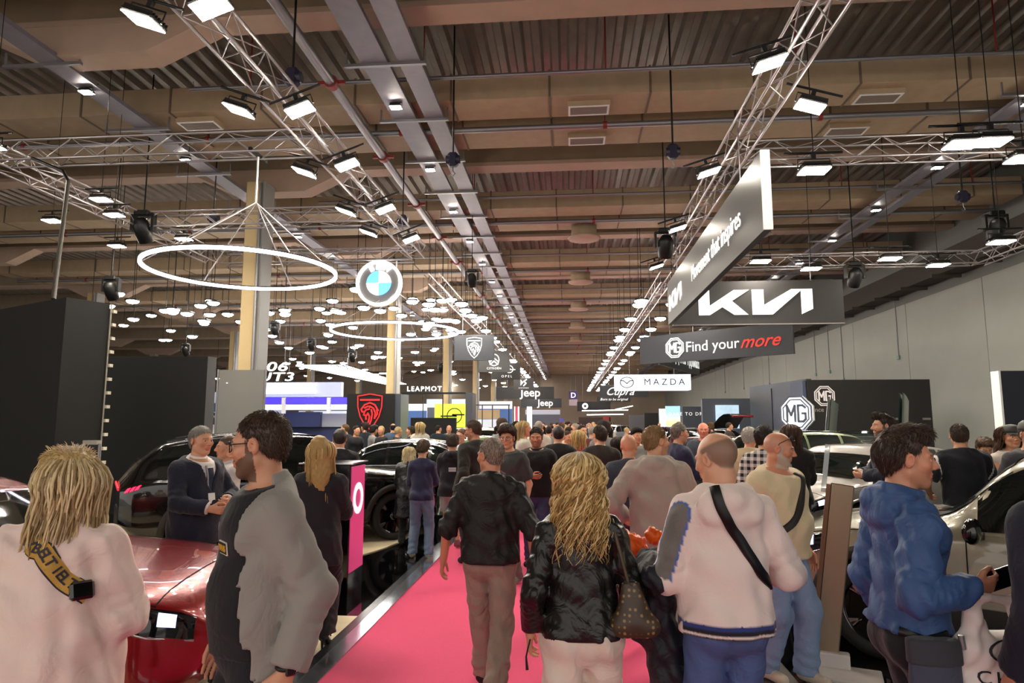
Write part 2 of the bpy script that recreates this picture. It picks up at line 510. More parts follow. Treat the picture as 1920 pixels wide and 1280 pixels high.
# far rows on both aisle trusses (simple copies: a bright lens under a dark body)
_m = MB(); _m.bb((-.24, -.17, .015), (.24, .17, .1), 0, bevel=.02); _m.bb((-.22, -.155, 0), (.22, .155, .015), 1); _m.bb((-.03, -.03, .1), (.03, .03, .25), 0)
def _far_mesh(z):
    m = MB(); m.bb((-.24, -.17, .015), (.24, .17, .1), 0, bevel=.02); m.lathe([(.23, .02), (.22, -.02), (.16, -.075), (.06, -.1)], 12, 1)
    m.tube([(0, 0, .1), (0, 0, 11.305 - z)], .012, 4)
    return m.mesh('floodlight', [M_black, M_lensf])
FARM = {}
rng = random.Random(5)
def clear_y(y):
    """move a hanging rod along the hall so that it misses beams, ducts and pipes"""
    k = math.floor((y - BAY0) / BAY); f = (y - BAY0) - k * BAY
    if .75 < f < 2.15 or 2.45 < f < 2.95 or 6.2 < f < 8.1: return y
    f = min((1.3, 2.0, 2.75, 6.5, 7.4), key=lambda q: abs(q - f))
    return BAY0 + k * BAY + f
def far_lamp(loc, label, group, s=1.0):
    z = round(loc[2], 1); loc = Vector(loc); loc.y = clear_y(loc.y); loc.x = XL + round((loc.x - XL - .085) / .46) * .46 + .085
    if abs(loc.x + 9.8) < .9 or abs(loc.x + 27.8) < .9: loc.x += 1.38
    if z not in FARM: FARM[z] = _far_mesh(z)
    o = link('floodlight', FARM[z]); o.location = loc; o.scale = (s, s, 1); tag(o, label, 'floodlight', group)
for i in range(26):
    y = 25 + 3.0 * i
    for sx in (-.75, .65):
        far_lamp((XTL - .3 + sx, y + (.8 if sx > 0 else 0), TRZ - .3), 'distant floodlight on the long truss beyond the hanging brand panels', 'far left aisle floodlights', 1.15)
        far_lamp((XTR + .3 + sx, y + .4, TRZ - .3), 'distant floodlight on the long truss beyond the white brand box', 'far right aisle floodlights', 1.15)
k = 0
for (px0, px1, py0, py1, n) in ((200, 440, 555, 600, 16), (200, 460, 600, 640, 10), (480, 660, 555, 640, 24), (480, 720, 640, 700, 26), (740, 860, 560, 700, 34), (400, 450, 700, 740, 4), (840, 930, 690, 740, 16), (560, 720, 700, 735, 16), (860, 900, 580, 600, 4)):
    for i in range(n):
        px, py = rng.uniform(px0, px1), rng.uniform(py0, py1)
        z = rng.choice((6.6, 7.0, 7.4, 8.6))
        p = atZ(px, py, z)
        if p.y > 120 or p.x < -60: continue
        far_lamp(p, 'distant white lamp among the crowded rigs over the far stands', 'distant hall lamps', 1.1 if p.y < 40 else 1.3)

for o, s in HANG:
    MB().tube([(0, 0, .3), (0, 0, (11.3 - o.location.z) / s)], .008, 5).build('hanger', M_black, o)
# hoists, speakers, moving heads
def make_hoist():
    t = thing('chain_hoist', 'c', 'hoist')
    MB().tube([(0, 0, .35), (0, 0, 3.7)], .022, 6).build('chain', M_black, t)
    MB().box((0, 0, .2), (.24, .2, .34), bevel=.05).tube([(-.16, 0, .2), (.16, 0, .2)], .1, 10).build('motor', mat('hoist_blue', '#232035', .4), t)
    MB().tube([(0, 0, .05), (0, 0, -.08), (.05, 0, -.14), (.0, 0, -.2), (-.05, 0, -.15)], .014, 6).build('hook', M_steel, t)
    return t
hs = make_hoist(); first = True
for a, b, lab in ((548, 165, 'dark chain hoist on the paired floodlight truss'), (337, 385, 'dark chain hoist above the larger ring light'), (755, 425, 'dark chain hoist beside the round emblem'), (1262, 300, 'dark chain hoist hanging over the slogan banner truss'), (1846, 360, 'dark chain hoist by the grey wall truss'), (870, 360, 'dark chain hoist beyond the cable trays')):
    o = hs if first else copy_tree(hs); first = False
    p = atZ(a, b, TRZ + .75); p.y = clear_y(p.y); o.location = p; o['label'] = lab; o['group'] = 'chain hoists'
def make_head():
    t = thing('stage_light', 's', 'stage light')
    MB().box((0, 0, .28), (.26, .2, .1), bevel=.02).build('base', M_black, t)
    MB().bb((-.2, -.05, -.02), (-.16, .05, .26)).bb((.16, -.05, -.02), (.2, .05, .26)).bb((-.2, -.05, .22), (.2, .05, .27)).build('yoke', M_black, t)
    R = Matrix.Rotation(.6, 4, 'X')
    MB().lathe([(.08, .2), (.13, .12), (.14, -.05), (.12, -.2)], 14, 0, R).build('can', M_black, t)
    MB().lathe([(.1, -.2), (.1, -.205)], 14, 0, R).build('lens', mat('dead_lens', '#20242c', .15), t)
    return t
sh = make_head(); first = True
for a, b, z, s, lab in ((208, 545, 5.6, 1.3, 'black moving head on top of the big black screen'), (335, 430, 6.9, 1.6, 'black moving head under the ring stand truss'), (1248, 462, 6.9, 1.6, 'black stage light at the slogan banner truss'), (1868, 430, 7.3, 1.6, 'black stage light on the grey wall truss'), (1603, 520, 6.4, 1.5, 'black stage light beside the black letter banner'), (885, 525, 6.9, 1.2, 'black stage light beyond the round emblem'), (318, 652, 5.8, 1.3, 'small black stage light above the black booth wall'),
                        (515, 618, 6.4, 1.3, 'black stage light hanging over the far stands'), (575, 645, 6.4, 1.4, 'black stage light hanging over the far stands'), (655, 668, 6.2, 1.5, 'black stage light hanging over the far stands'), (850, 690, 6.2, 1.6, 'black stage light hanging over the far stands'), (905, 640, 6.6, 1.4, 'black stage light hanging over the far stands')):
    o = sh if first else copy_tree(sh); first = False
    p = atZ(a, b, z); p.y = clear_y(p.y) if p.y > 22 else p.y
    if abs(p.x + 9.8) < .8: p.x -= 1.0
    o.location = p; o.scale = (s, s, s); o['label'] = lab; o['group'] = 'stage lights'
    if b > 515 or b < 440: link('hanger', MB().tube([(0, 0, .3), (0, 0, (11.3 - z) / s)], .012, 5).mesh('hanger', M_black), o)

# ring lights
M_ring = emis('ring_glow', '#f4f0ff', RING)
def ring_light(c, R, tilt_axis, tilt, apex_px, label):
    t = thing('ring_light', label, 'ring light', c)
    Rm = Matrix.Rotation(tilt, 4, Vector(tilt_axis)) if tilt else Matrix.Identity(4)
    m = MB(); n = 96
    m.lathe([(R - .027, -.035), (R + .027, -.035), (R + .027, .022), (R - .027, .022)], n, 0, Rm, closed=True)
    m.build('glow_tube', M_ring, t)
    MB().lathe([(R - .027, .022), (R + .027, .022), (R + .027, .045), (R - .027, .045)], n, 0, Rm, closed=True).build('channel', M_black, t)
    ap = apex_px - Vector(c)
    for k in range(6):
        a = k * PI / 3 + .4
        e = Rm @ Vector((R * math.cos(a), R * math.sin(a), .05))
        MB().tube([e, ap], .012, 5).build('cable', M_alu, t)
    MB().tube([ap, ap + Vector((0, 0, TRZ + .02 - apex_px.z))], .02, 6).build('cord', M_white, t)
    MB().box(ap + Vector((0, 0, TRZ + .03 - apex_px.z)), (.06, .7, .06)).build('clamp', M_black, t)
    return t
c1 = atY(455, 507, 12.0); Rr = 1.74
d1 = c1.y
ring_light(c1, Rr, (0, 1, 0), .0, Vector((c1.x + .2, c1.y, c1.z + 1.35)), 'large glowing white ring light hung beside the tan column')
c2 = atY(741, 621, 20.5)
ring_light(c2, 2.0, (0, 1, 0), .0, Vector((c2.x, c2.y, c2.z + 1.3)), 'glowing white ring light below the round blue and white emblem')

# ================================================================== marks
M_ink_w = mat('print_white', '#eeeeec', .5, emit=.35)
M_glow_w = emis('letter_glow', '#ffffff', 2.2)
def P_kia(mb, s, M, t=.03, mi=0):
    for poly in ([(0, 0), (0, .92), (.43, 1), (.43, 0)], [(.43, 0), (.43, .38), (1.38, 1), (1.98, 1)], [(.92, .32), (1.3, .56), (1.92, 0), (1.38, 0)],
                 [(2.08, 0), (2.08, 1), (2.53, 1), (2.53, 0)], [(2.5, 0), (2.5, .36), (3.6, 1), (4.0, 1), (4.0, .97), (2.86, 0)], [(3.97, .0), (3.97, 1), (4.4, 1), (4.4, .2)]):
        mb.prism([((x - 2.2) * s, (z - .5) * s) for x, z in poly][::-1], t, M, mi)
def ngon(n, r, ph=0, cx=0, cz=0, sx=1.0, sz=1.0): return [(cx + r * sx * math.cos(ph + 2 * PI * i / n), cz + r * sz * math.sin(ph + 2 * PI * i / n)) for i in range(n)]
def ring2d(mb, n, r0, r1, t, M, mi=0, ph=0, a0=0, a1=2 * PI, sx=1.0, sz=1.0):
    full = abs(a1 - a0 - 2 * PI) < 1e-6; k = n if full else n
    for i in range(k):
        a, b = a0 + (a1 - a0) * i / k + ph, a0 + (a1 - a0) * (i + 1) / k + ph
        mb.prism([(r0 * sx * math.cos(a), r0 * sz * math.sin(a)), (r0 * sx * math.cos(b), r0 * sz * math.sin(b)), (r1 * sx * math.cos(b), r1 * sz * math.sin(b)), (r1 * sx * math.cos(a), r1 * sz * math.sin(a))], t, M, mi)
def stroke(mb, pts, w, t, M, mi=0):
    for (x0, z0), (x1, z1) in zip(pts[:-1], pts[1:]):
        dx, dz = x1 - x0, z1 - z0; L = math.hypot(dx, dz) or 1; nx, nz = -dz / L * w / 2, dx / L * w / 2
        ex, ez = dx / L * w * .3, dz / L * w * .3
        mb.prism([(x0 - ex + nx, z0 - ez + nz), (x0 - ex - nx, z0 - ez - nz), (x1 + ex - nx, z1 + ez - nz), (x1 + ex + nx, z1 + ez + nz)], t, M, mi)
def P_shield(mb, s, M, t=.02, w=.07):
    """shield outline with a lion's head in strokes; s = half height"""
    out = [(-.72, .88), (0, 1.0), (.72, .88), (.70, .25), (.55, -.3), (.28, -.75), (0, -1.0), (-.28, -.75), (-.55, -.3), (-.70, .25), (-.72, .88)]
    S = lambda pts: [(x * s, z * s) for x, z in pts]
    stroke(mb, S(out), w * s, t, M)
    stroke(mb, S([(-.55, .66), (.55, .66)]), .1 * s, t, M)
    for pts in ([(-.5, .12), (-.3, .38), (0, .5), (.3, .38), (.5, .05)], [(-.5, .12), (-.44, -.02), (-.3, -.02), (-.2, .1), (-.02, .14)], [(-.3, -.02), (-.34, -.2), (-.18, -.24), (-.1, -.1)],
                [(.0, .3), (.22, .18), (.34, -.1), (.3, -.4)], [(.1, .1), (.16, -.15), (.1, -.5), (.02, -.72)], [(-.1, -.1), (.0, -.3), (-.06, -.62)], [(-.22, -.26), (-.2, -.45)], [(.42, .1), (.46, -.14), (.36, -.3)], [(-.3, .2), (-.1, .3), (.02, .24)]):
        stroke(mb, S(pts), .085 * s, t, M)
def mg_logo(parent, s, loc, m, rot=(0, 0, 0), back=None):
    mb = MB(); I = Matrix.Identity(4)
    ring2d(mb, 8, .9, 1.0, .03, I, 0, PI / 8); ring2d(mb, 8, .74, .82, .03, I, 0, PI / 8)
    # M and G in bars
    for pts in ([(-.5, -.42), (-.5, .42), (-.27, -.1), (-.04, .42), (-.04, -.42)], [(.55, .3), (.4, .42), (.14, .42), (.14, -.42), (.42, -.42), (.55, -.3), (.55, .0), (.36, .0)]):
        stroke(mb, pts, .13, .03, I)
    if back is not None: mb.prism(ngon(8, .98, PI / 8), .02, Matrix.Translation((0, .02, 0)), 1)
    me = mb.mesh('emblem', [m] + ([back] if back is not None else [])); me.transform(Matrix.Scale(s, 4))
    o = link('emblem', me, parent); o.location = loc; o.rotation_euler = rot
    return o

# ================================================================== hanging signs
M_sign = mat('banner_black', '#2b2a2a', .42, var=.04, vscale=1)
M_signb = mat('banner_slate', '#33363b', .5, var=.04, vscale=1)
M_edge = mat('banner_white_edge', '#f2f2f0', .5)
def cables(t, pts, top):
    for p in pts:
        MB().tube([p, (p[0], p[1], top)], .012, 5).build('cable', M_steel, t)
# slogan banner (runs along the hall) and letter banner (across it)
YN = 10.2
a = atY(1441, 430, YN); XK = a.x; zb = a.z; zt = atY(1437, 281, YN).z
YFAR = atX(1257, 611, XK).y
t = thing('hanging_banner', 'long black hanging banner with white slogan lettering and a white end', 'banner', (XK, YN, zb))
LK, HK = YFAR - YN, zt - zb
MB().bb((-.06, .03, 0), (.06, LK, HK)).build('panel', M_sign, t)
MB().bb((-.07, -.01, 0), (.07, .03, HK)).build('edge_strip', M_edge, t)
kb = MB(); P_kia(kb, HK * .38, Matrix.Translation((-.07, LK - 1.45, HK * .45)) @ Matrix.Rotation(-PI / 2, 4, 'Z'))
fix_normals(kb.build('brand_lettering', M_ink_w, t))
text_on(t, 'Movement that inspires', HK * .42, (-.065, LK - 6.35, HK * .5), M_ink_w, (0, 0, -PI / 2), extrude=.01, xs=.92)
cables(t, [(0, 1.5, HK), (0, LK - 1.5, HK)], TRZ - zb + .1)
b0 = Vector((XK, YFAR, zb)); b1 = atY(1583, 607, YFAR); H2 = atY(1583, 526, YFAR).z - b1.z
t = thing('hanging_banner', 'black hanging banner with big white three-letter brand mark', 'banner', (XK + .08, YFAR, zb))
L2 = b1.x - XK - .08
MB().bb((0, -.05, 0), (L2, .05, H2)).build('panel', M_sign, t)
MB().bb((0, -.06, -.03), (L2, .06, 0)).build('edge_strip', mat('edge_grey', '#8d8a88', .5), t)
kb = MB(); c = atY(1415, 571, YFAR)
P_kia(kb, .76, Matrix.Translation((c.x - XK - .08, -.065, H2 * .5)))
fix_normals(kb.build('brand_lettering', M_ink_w, t))
cables(t, [(1.3, 0, H2), (L2 - .9, 0, H2)], TRZ - zb - .1)

def panel_sign(name, label, px0, px1, pyt, pyb, Y, m, dep=.1, cat='sign', cab=True, rot=0.0, hang=1.2):
    Y = clear_y(Y) if cab else Y
    p0 = atY(px0, pyb, Y); p1 = atY(px1, pyb, Y); zt = atY((px0 + px1) / 2, pyt, Y).z
    w, h = p1.x - p0.x, zt - p0.z
    t = thing(name, label, cat, ((p0.x + p1.x) / 2, Y, p0.z), rot)
    MB().bb((-w / 2, -dep / 2, 0), (w / 2, dep / 2, h), bevel=.01).build('panel', m, t)
    if cab: cables(t, [(-w * .3, 0, h), (w * .3, 0, h)], 11.29 - p0.z)
    return t, w, h
# angled slogan sign of the octagon brand
pl, pr = atY(1202, 683, 30), atY(1490, 668, 25.8)
t = thing('hanging_sign', 'dark hanging sign with white octagon emblem and red script word', 'sign', pl, math.atan2(pr.y - pl.y, pr.x - pl.x))
Lm = (Vector((pr.x, pr.y)) - Vector((pl.x, pl.y))).length; Hm = 1.22
MB().bb((0, -.06, 0), (Lm, .06, Hm)).build('panel', M_signb, t)
mg_logo(t, .47, (1.75, -.08, Hm / 2), M_ink_w)
text_on(t, 'Find your', .62, (3.45, -.07, Hm / 2 - .03), M_ink_w, extrude=.01)
text_on(t, 'more', .72, (5.45, -.07, Hm / 2 - .02), mat('script_red', '#d8342c', .5, emit=.2), extrude=.01, shear=.45, name='script_lettering', bold=.006)
cables(t, [(.5, 0, Hm), (2.6, 0, Hm), (5, 0, Hm)], 11.29 - pl.z)
q0, q1 = atY(1236, 683, 33), atY(1311, 712, 41)
t = thing('hanging_sign', 'dark hanging sign with small white Greek lettering behind the red script sign', 'sign', q0, math.atan2(q1.y - q0.y, q1.x - q0.x))
Lq = (Vector((q1.x, q1.y)) - Vector((q0.x, q0.y))).length
MB().bb((0, -.05, 0), (Lq, .05, 1.3)).build('panel', M_signb, t)
text_on(t, 'κορυφή στα Υβριδικά', .75, (Lq * .55, -.06, .62), M_ink_w, extrude=.01)
cables(t, [((clear_y(yy) - q0.y) / (q1.y - q0.y) * Lq, 0, 1.3) for yy in (34.6, 39.2)], 11.29 - q0.z)
# white light box
t, w, h = panel_sign('light_box_sign', 'white hanging light box with dark winged emblem and spaced capitals', 1153, 1293, 703, 732, 46, emis('lightbox_white', '#eef4ff', .62), 1.2, hang=1.6)
M_dk = mat('print_dark', '#2a2c33', .5)
text_on(t, 'MAZDA', .62, (.75, -.62, h / 2), M_dk, extrude=.01, spacing=1.45)
mb = MB(); Mz = Matrix.Translation((-1.75, -.62, h / 2))
ring2d(mb, 24, .33, .38, .02, Mz, sx=1.25); stroke(mb, [(-.42, .12), (-.2, .1), (0, -.08), (.2, .1), (.42, .12)], .06, .02, Mz)
mb.build('emblem', M_dk, t)
# left row of brand panels
t, w, h = panel_sign('brand_panel', 'slate hanging panel with silver lion shield', 852, 927, 628, 676, 33, M_signb, hang=1.4)
mb = MB(); P_shield(mb, .5, Matrix.Translation((0, -.07, h / 2))); mb.build('emblem', M_ink_w, t)
t, w, h = panel_sign('brand_panel', 'dark hanging panel with double chevron in an oval', 897, 956, 658, 698, 42, M_sign)
mb = MB(); Mz = Matrix.Translation((0, -.07, h * .58)); ring2d(mb, 20, .3, .36, .02, Mz, sz=1.15)
stroke(mb, [(-.28, -.12), (0, .12), (.28, -.12)], .08, .02, Mz); stroke(mb, [(-.26, -.3), (0, -.08), (.26, -.3)], .08, .02, Mz)
mb.build('emblem', M_ink_w, t); text_on(t, 'CITROËN', .2, (0, -.07, h * .18), M_ink_w, extrude=.01, spacing=1.2)
t, w, h = panel_sign('brand_panel', 'dark hanging panel with round lightning emblem and four spaced capitals', 922, 976, 680, 712, 47, M_sign)
mb = MB(); Mz = Matrix.Translation((.25, -.07, h * .62)); ring2d(mb, 20, .22, .28, .02, Mz); stroke(mb, [(-.4, .02), (.05, .02), (-.05, -.03), (.4, -.03)], .06, .02, Mz)
mb.build('emblem', M_ink_w, t); text_on(t, 'OPEL', .24, (.05, -.07, h * .2), M_ink_w, extrude=.01, spacing=1.6)
t, w, h = panel_sign('brand_panel', 'small dark hanging panel with angular white monogram', 963, 1001, 708, 731, 62, M_sign)
mb = MB(); Mz = Matrix.Translation((0, -.07, h * .6))
mb.prism([(-.3, -.3), (-.3, .3), (-.02, .02)][::-1], .02, Mz); stroke(mb, [(.28, .3), (.02, .12), (.22, -.05), (.0, -.3)], .12, .02, Mz)
mb.build('emblem', M_ink_w, t); text_on(t, 'DS AUTOMOBILES', .12, (0, -.07, h * .16), M_ink_w, extrude=.01)
t, w, h = panel_sign('brand_panel', 'wide dark hanging panel with rounded four-letter name below the monogram panel', 930, 1039, 725, 748, 70, M_sign)
text_on(t, 'Jeep', 1.25, (.6, -.08, h * .5), M_ink_w, extrude=.01, bold=.02)
t, w, h = panel_sign('brand_panel', 'farther wide slate panel with rounded four-letter name', 977, 1053, 747, 764, 96, M_signb)
text_on(t, 'Jeep', 1.3, (.6, -.08, h * .5), M_ink_w, extrude=.01, bold=.02)
# right far signs
t, w, h = panel_sign('brand_panel', 'slate hanging sign with white cursive brand script beyond the light box', 1124, 1216, 722, 744, 60, M_signb)
text_on(t, 'Cupra', 1.0, (-.4, -.08, h * .45), M_ink_w, extrude=.01, shear=.5, bold=.01)
t, w, h = panel_sign('brand_panel', 'narrow slate hanging sign with small white italic lettering', 1120, 1182, 744, 753, 64, M_signb)
text_on(t, 'Born to be original', .34, (0, -.08, h * .5), M_ink_w, extrude=.01, shear=.3)
t = thing('tube_light_sign', 'white light tubes and small emblems hanging far down the right aisle', 'light sign', atY(1130, 775, 85))
m = MB(); m.bar((-2.6, 0, .35), (3.2, 0, .45), .12, .12); m.bar((-2, 0, -.15), (2.6, 0, -.1), .12, .12); m.bar((1.6, 0, .5), (3.6, -2, .9), .1, .1)
m.build('light_tube', M_glow_w, t); mb = MB(); ring2d(mb, 14, .18, .36, .05, Matrix.Translation((-2.2, -.1, .95))); mb.build('emblem', M_glow_w, t)
MB().bb((-3.2, 0, .3), (1, .1, 1.5)).build('backing', M_black, t)
cables(t, [(-2.5, .05, 1.5), (.8, .05, 1.5)], 8.4)
t, w, h = panel_sign('hall_sign', 'tall violet hall sign with a large white letter', 1067, 1083, 733, 748, 88, mat('hall_violet', '#453a7a', .5), hang=2)
text_on(t, 'D', .95, (0, -.08, h * .45), M_ink_w, extrude=.01, bold=.02)
MB().bb((-w / 2, -.05, -.85), (w / 2, .05, -.05)).build('lower_panel', mat('hall_pale', '#b7a9b4', .5), t)
# round emblem with glowing ring
p = atY(711, 531, 20.3)
t = thing('round_emblem', 'round glowing white, blue and grey car badge hanging between the rings', 'emblem', p)
s = .71; I = Matrix.Identity(4)
mb = MB(); mb.prism(ngon(40, s, 0), .08, Matrix.Translation((0, .03, 0))); mb.build('disc', mat('badge_grey', '#6f6c6a', .5), t)
mb = MB(); ring2d(mb, 48, s - .06, s + .03, .16, I); mb.build('glow_ring', emis('badge_glow', '#ffffff', 2.2), t)
for q in range(4):
    mb = MB(); r = s * .56; a0 = q * PI / 2
    mb.prism([(0, 0)] + [(r * math.cos(a0 + PI / 2 * i / 10), r * math.sin(a0 + PI / 2 * i / 10)) for i in range(11)], .05, Matrix.Translation((0, -.05, 0)))
    fix_normals(mb.build('quadrant', emis('badge_blue', '#5ea4ea', 1.0) if q % 2 else emis('badge_white', '#ffffff', 1.2), t))
for ch, an in (('B', 2.05), ('M', PI / 2), ('W', 1.09)):
    text_on(t, ch, .26, (s * .74 * math.cos(an), -.05, s * .74 * math.sin(an)), M_glow_w, (0, -(an - PI / 2), 0), extrude=.02, bold=.012)
cables(t, [(-.3, 0, s), (.3, 0, s)], TRZ - p.z)
# ================================================================== people: implicit surfaces meshed on a grid
f32 = np.float32
def axis(lo, hi, h, fine=()):
    v = [lo]
    while v[-1] < hi:
        x = v[-1]; st = h
        for a, b, hf in fine:
            if a - 1e-9 <= x < b: st = min(st, hf)
            elif x < a < x + st: st = min(st, max(a - x, hf))
        v.append(x + st)
    return np.array(v, f32)
class Field:
    def __init__(s, xs, ys, zs):
        s.ax = (xs, ys, zs); s.F = np.full((len(xs), len(ys), len(zs)), 9.0, f32)
    def sl(s, lo, hi, mar):
        r = []
        for a, l, h in zip(s.ax, lo, hi):
            i = max(0, np.searchsorted(a, l - mar) - 1); j = min(len(a), np.searchsorted(a, h + mar) + 1)
            r.append(slice(i, j))
        return tuple(r)
    def pts(s, q):
        return s.ax[0][q[0]][:, None, None], s.ax[1][q[1]][None, :, None], s.ax[2][q[2]][None, None, :]
    def put(s, fn, lo, hi, k=.02, op='add'):
        q = s.sl(lo, hi, k + .03)
        if any(x.stop - x.start < 2 for x in q): return s
        A = s.F[q]; d = fn(*s.pts(q))
        if op == 'add':
            h = np.clip(.5 + .5 * (A - d) / k, 0, 1); s.F[q] = A * (1 - h) + d * h - k * h * (1 - h)
        elif op == 'sub':
            d = -d; h = np.clip(.5 - .5 * (A - d) / k, 0, 1); s.F[q] = A * (1 - h) + d * h + k * h * (1 - h)
        return s
    def cap(s, a, b, ra, rb=None, k=.02, op='add', ysc=1.0, cut=None, rip=None):
        """round cone; ysc squeezes depth; cut = (point, dir) trims it flat; rip = ripple (amp, freq, phase)"""
        rb = ra if rb is None else rb
        a = np.array(a, f32); b = np.array(b, f32); R = max(ra, rb) + .012
        lo = np.minimum(a, b) - R; hi = np.maximum(a, b) + R
        def fn(x, y, z):
            px, py, pz = x - a[0], (y - a[1]) / ysc, z - a[2]
            bx, by, bz = b[0] - a[0], (b[1] - a[1]) / ysc, b[2] - a[2]
            L2 = bx * bx + by * by + bz * bz + 1e-9
            t = np.clip((px * bx + py * by + pz * bz) / L2, 0, 1)
            dx, dy, dz = px - bx * t, py - by * t, pz - bz * t
            r = ra + (rb - ra) * t
            if rip: r = r + rip[0] * np.sin(rip[1] * t + rip[2] + 34 * x + 27 * y + 2 * np.sin(31 * y + 20 * x)) * np.clip(1.2 - abs(t - rip[3]) * rip[4], 0, 1)
            d = np.sqrt(dx * dx + dy * dy + dz * dz) - r
            if cut is not None:
                c, n = cut
                d = np.maximum(d, (x - c[0]) * n[0] + (y - c[1]) * n[1] + (z - c[2]) * n[2])
            return d
        return s.put(fn, lo, hi, k, op)
    def ell(s, c, r, k=.02, op='add', R=None):
        c = np.array(c, f32); r = np.array(r, f32); m = r if R is None else np.full(3, r.max())
        def fn(x, y, z):
            px, py, pz = x - c[0], y - c[1], z - c[2]
            if R is not None:
                px, py, pz = (R[0, 0] * px + R[1, 0] * py + R[2, 0] * pz, R[0, 1] * px + R[1, 1] * py + R[2, 1] * pz, R[0, 2] * px + R[1, 2] * py + R[2, 2] * pz)
            ax, ay, az = px / r[0], py / r[1], pz / r[2]
            k0 = np.sqrt(ax * ax + ay * ay + az * az)
            k1 = np.sqrt((ax / r[0]) ** 2 + (ay / r[1]) ** 2 + (az / r[2]) ** 2) + 1e-9
            return k0 * (k0 - 1) / k1
        return s.put(fn, c - m, c + m, k, op)
    def clip(s, fn):
        s.F = np.maximum(s.F, fn(*[s.ax[i].reshape([-1 if j == i else 1 for j in range(3)]) for i in range(3)]).astype(f32)); return s
    def folds(s, amp, seed=0.0, fr=1.0):
        i, j, k = np.nonzero(np.abs(s.F) < .05)
        x, y, z = s.ax[0][i], s.ax[1][j], s.ax[2][k]
        n = np.sin(fr * (17 * x + 12 * y + 5 * np.sin(4.3 * z + seed)) + seed) * np.sin(fr * (13 * z + 6 * np.sin(8 * x + seed * 2) + 5 * y) + 2 * seed)
        n += .5 * np.sin(fr * (29 * z + 31 * x + 5 * np.sin(14 * y + seed)) + seed * 3)
        s.F[i, j, k] += amp * n.astype(f32)
        return s
    def net(s):
        F = s.F; S = F < 0
        cnt = np.zeros(tuple(n - 1 for n in F.shape), np.uint8)
        for a in (0, 1):
            for b in (0, 1):
                for c in (0, 1):
                    cnt += S[a:F.shape[0] - 1 + a, b:F.shape[1] - 1 + b, c:F.shape[2] - 1 + c]
        act = (cnt > 0) & (cnt < 8)
        I = np.argwhere(act); N = len(I)
        vid = np.full(act.shape, -1, np.int32); vid[act] = np.arange(N)
        acc = np.zeros((N, 3), f32); num = np.zeros(N, f32)
        cor = [(a, b, c) for a in (0, 1) for b in (0, 1) for c in (0, 1)]
        V = {}; Pq = {}
        for c in cor:
            V[c] = F[I[:, 0] + c[0], I[:, 1] + c[1], I[:, 2] + c[2]]
        for c in cor:
            for ax in range(3):
                if c[ax]: continue
                e = list(c); e[ax] = 1; e = tuple(e)
                A, B = V[c], V[e]; m = (A < 0) != (B < 0)
                t = A[m] / (A[m] - B[m])
                p = np.empty((m.sum(), 3), f32)
                for d in range(3):
                    pa = s.ax[d][I[m, d] + c[d]]
                    p[:, d] = pa + ((s.ax[d][I[m, d] + e[d]] - pa) * t if d == ax else 0)
                acc[m] += p; num[m] += 1
        verts = acc / num[:, None]
        quads = []
        for ax in range(3):
            o1, o2 = [(1, 2), (2, 0), (0, 1)][ax]
            n0 = list(F.shape)
            q0 = [slice(1, n - 1) for n in n0]; q1 = [slice(1, n - 1) for n in n0]
            q0[ax] = slice(0, n0[ax] - 1); q1[ax] = slice(1, n0[ax])
            m = S[tuple(q0)] != S[tuple(q1)]
            E = np.argwhere(m)
            for d in range(3):
                if d != ax: E[:, d] += 1
            if not len(E): continue
            neg = S[E[:, 0], E[:, 1], E[:, 2]]
            def cell(a, b):
                C = E.copy(); C[:, o1] -= a; C[:, o2] -= b
                return vid[C[:, 0], C[:, 1], C[:, 2]]
            q = np.stack([cell(1, 1), cell(0, 1), cell(0, 0), cell(1, 0)], 1)
            q[~neg] = q[~neg][:, ::-1]
            quads.append(q)
        return verts, np.concatenate(quads) if quads else np.zeros((0, 4), np.int32)
def np_mesh(name, verts, quads, mats, cols=None, smooth=True, relax=0):
    if relax:
        e = np.concatenate([quads[:, [0, 1]], quads[:, [1, 2]], quads[:, [2, 3]], quads[:, [3, 0]]])
        for _ in range(relax):
            a = np.zeros_like(verts); c = np.zeros(len(verts), f32)
            np.add.at(a, e[:, 0], verts[e[:, 1]]); np.add.at(c, e[:, 0], 1)
            verts = verts * .5 + .5 * a / np.maximum(c, 1)[:, None]
    me = bpy.data.meshes.new(name)
    me.vertices.add(len(verts)); me.vertices.foreach_set('co', verts.astype(f32).ravel())
    me.loops.add(quads.size); me.loops.foreach_set('vertex_index', quads.astype(np.int32).ravel())
    me.polygons.add(len(quads)); me.polygons.foreach_set('loop_start', np.arange(0, quads.size, quads.shape[1], dtype=np.int32))
    if smooth: me.polygons.foreach_set('use_smooth', np.ones(len(quads), bool))
    me.update(calc_edges=True)
    if cols is not None:
        at = me.color_attributes.new('tint', 'FLOAT_COLOR', 'POINT')
        c4 = np.ones((len(verts), 4), f32); c4[:, :3] = cols
        at.data.foreach_set('color', c4.ravel())
    for m in (mats if isinstance(mats, (list, tuple)) else [mats]): me.materials.append(m)
    return me
